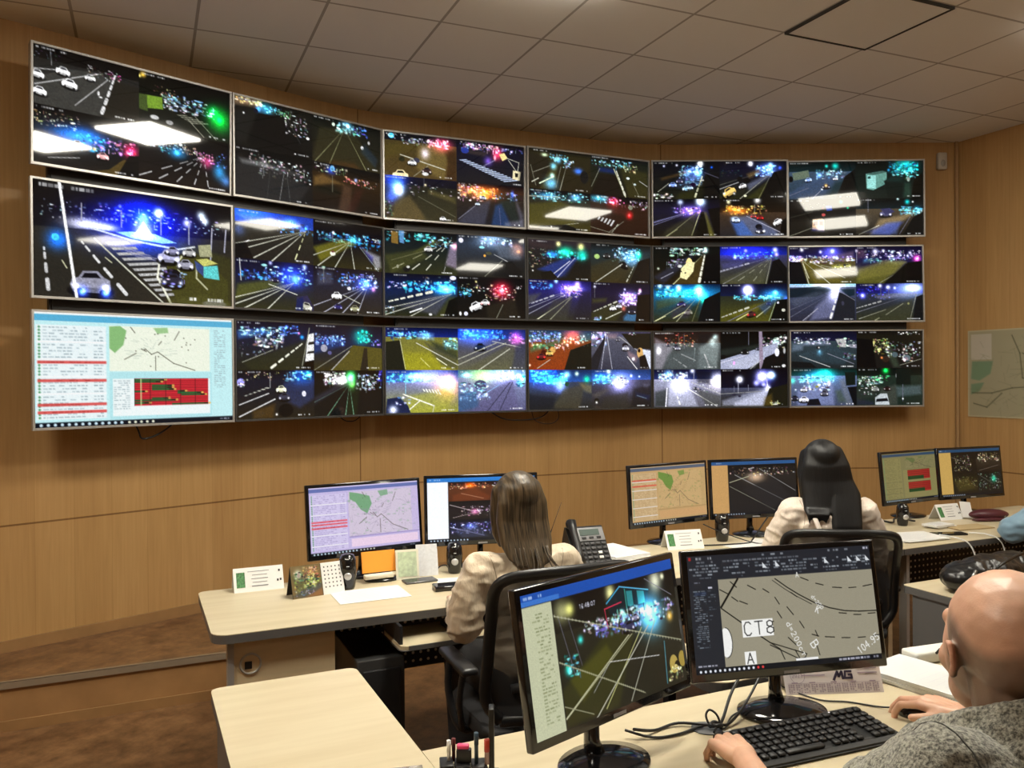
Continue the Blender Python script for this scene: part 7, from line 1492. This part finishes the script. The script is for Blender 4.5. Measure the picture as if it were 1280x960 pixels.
def black_hair(b, M, hz):
    b.ball(M @ Vector((0, -.020, .046)), (.088, .100, .086), sub=3)
    for x in np.linspace(-.078, .088, 17):
        y = -.086 + 3.2 * x * x; r_ = x > .0; e = .0 if r_ else -.012
        chain(b, [M @ Vector((x * .75, y + .026, .07)), M @ Vector((x * 1.02, y - .004, .0)), M @ Vector((x * 1.18, y - .012, -.07)), Vector((x * 1.28 + e, -.026 + 2.6 * x * x, hz - .14)), Vector((x * 1.26 + e * 2, -.055 + 2 * x * x, hz - .205)), Vector((x * 1.18 + e * 2.6, -.084 + x * x, hz - .215 - (.07 if r_ else .01))), Vector((x * 1.05 + (.020 if r_ else -.04), -.106 if r_ else -.084, hz - .21 - (.165 if r_ else .035) - RH.uniform(0, .03)))], [.030, .032, .032, .030, .026 if r_ else .016, .024 if r_ else .012, .008 if r_ else .003])
    for s_ in (-1, 1):
        chain(b, [M @ Vector((s_ * .072, .015, .05)), M @ Vector((s_ * .086, .0, -.03)), Vector((s_ * .112, .04, hz - .13)), Vector((s_ * .125, .02, hz - .20))], [.028, .030, .026, .010])
w1, h1, HM1, bl1 = seated('woman with long brown hair and beige blouse seen from behind', (.045, 3.09, 0), TH - .02, 1.190,
    [(Vector((-.225, .05, .785)), Vector((-.16, .33, .775)), (.4, 1, 0)), (Vector((.25, .10, .79)), Vector((.17, .35, .778)), (-.3, 1, 0))], satin('beige_satin', (.66, .545, .40), .8), BRN, brown_hair, head_dx=.0, S=1.0)
# loose strands over the blouse
b = MB(); r = random.Random(5)
for k in range(12):
    x = r.uniform(-.075, .075); sx = r.uniform(-.03, .03) + (.05 if x > .05 else (-.01 if x < 0 else 0))
    b.tube(smooth_path([(x * .9, -.05, 1.19 - .14), (x, -.088, 1.19 - .19), (x + sx * .5, -.106, 1.19 - .225), (x + sx, -.110, 1.19 - .235 - r.uniform(.0, .03))], 4), [.0022] * 5 + [.0018] * 4 + [.0012, .0009, .0006, .0004], 5)
b.build('loose_strands', BRN, h1)
w2, h2, HM2, bl2 = seated('woman with long straight black hair and sheer white blouse', (1.555, 4.10, 0), math.radians(-4), 1.222,
    [(Vector((-.25, .13, .775)), Vector((-.17, .37, .778)), (.3, 1, 0)), (Vector((.25, .13, .775)), Vector((.17, .37, .778)), (-.3, 1, 0))], satin('white_chiffon', (.74, .64, .55), .8), BLK, black_hair, head_dx=-.02)
b = MB(); b.tube(smooth_path([(-.105, .02, 1.02), (-.10, -.072, .99), (-.085, -.112, .93), (-.06, -.118, .84)], 5), .013, 8, flat=.5); b.build('shoulder_strap', mat('white_strap', (.66, .58, .52), .6), bl2)
w3, h3, HM3, bl3 = seated('person in light blue shirt leaning a sleeve on desk at right edge', (3.17, 4.53, 0), TH, 1.21,
    [(Vector((-.335, .27, .815)), Vector((-.12, .40, .790)), (.8, .4, 0)), (Vector((.27, .24, .79)), Vector((.16, .42, .79)), (-.4, 1, 0))], satin('light_blue_cotton', (.20, .33, .44), .2), hair_mat('dark_brown_hair', (.01, .007, .004), (.04, .028, .018)), brown_hair, S=1.05)
def back_seam(obj, parent, pts, r=.0012, m=None):
    t = BVHTree.FromPolygons([v.co for v in obj.data.vertices], [tuple(p.vertices) for p in obj.data.polygons]); out = []
    for x, z in pts:
        h = t.ray_cast(Vector((x, -1, z)), Vector((0, 1, 0)))
        if h[0] is not None: out.append(h[0] + Vector((0, -.0002, 0)))
    if len(out) > 2: b = MB(); b.tube(out, r, 5); b.build('seam', m or mat('beige_seam', (.30, .23, .16), .8), parent)
for ob, hz_ in ((bl1, 1.190), (bl2, 1.222)):
    back_seam(ob, ob, [(0, hz_ - .20 - k * .02) for k in range(16)])
    for s_ in (-1, 1): back_seam(ob, ob, [(s_ * (.150 - .02 * math.sin(k / 11 * 3)), hz_ - .165 - k * .014) for k in range(12)])
# leather bag body
leather = mat('black_leather', (.010, .010, .011), .28, bump=.5, bscale=14)
b = rag(); fuse('body', b, leather, BAG, voxel=.006, smooth=3, disp=(.02, .05))
b = MB(); b.tube(smooth_path([(-.12, -.10, .09), (-.16, -.13, .13), (-.05, -.12, .155), (.06, -.11, .165), (.15, -.10, .15), (.19, -.08, .10)], 5), .006, 8); b.build('strap', leather, BAG)
b = MB(); b.tube(smooth_path([(-.21, -.07, .11), (-.235, -.075, .09), (-.24, -.06, .05), (-.225, -.05, .03)], 4), .007, 8); b.build('buckle', STEEL, BAG)
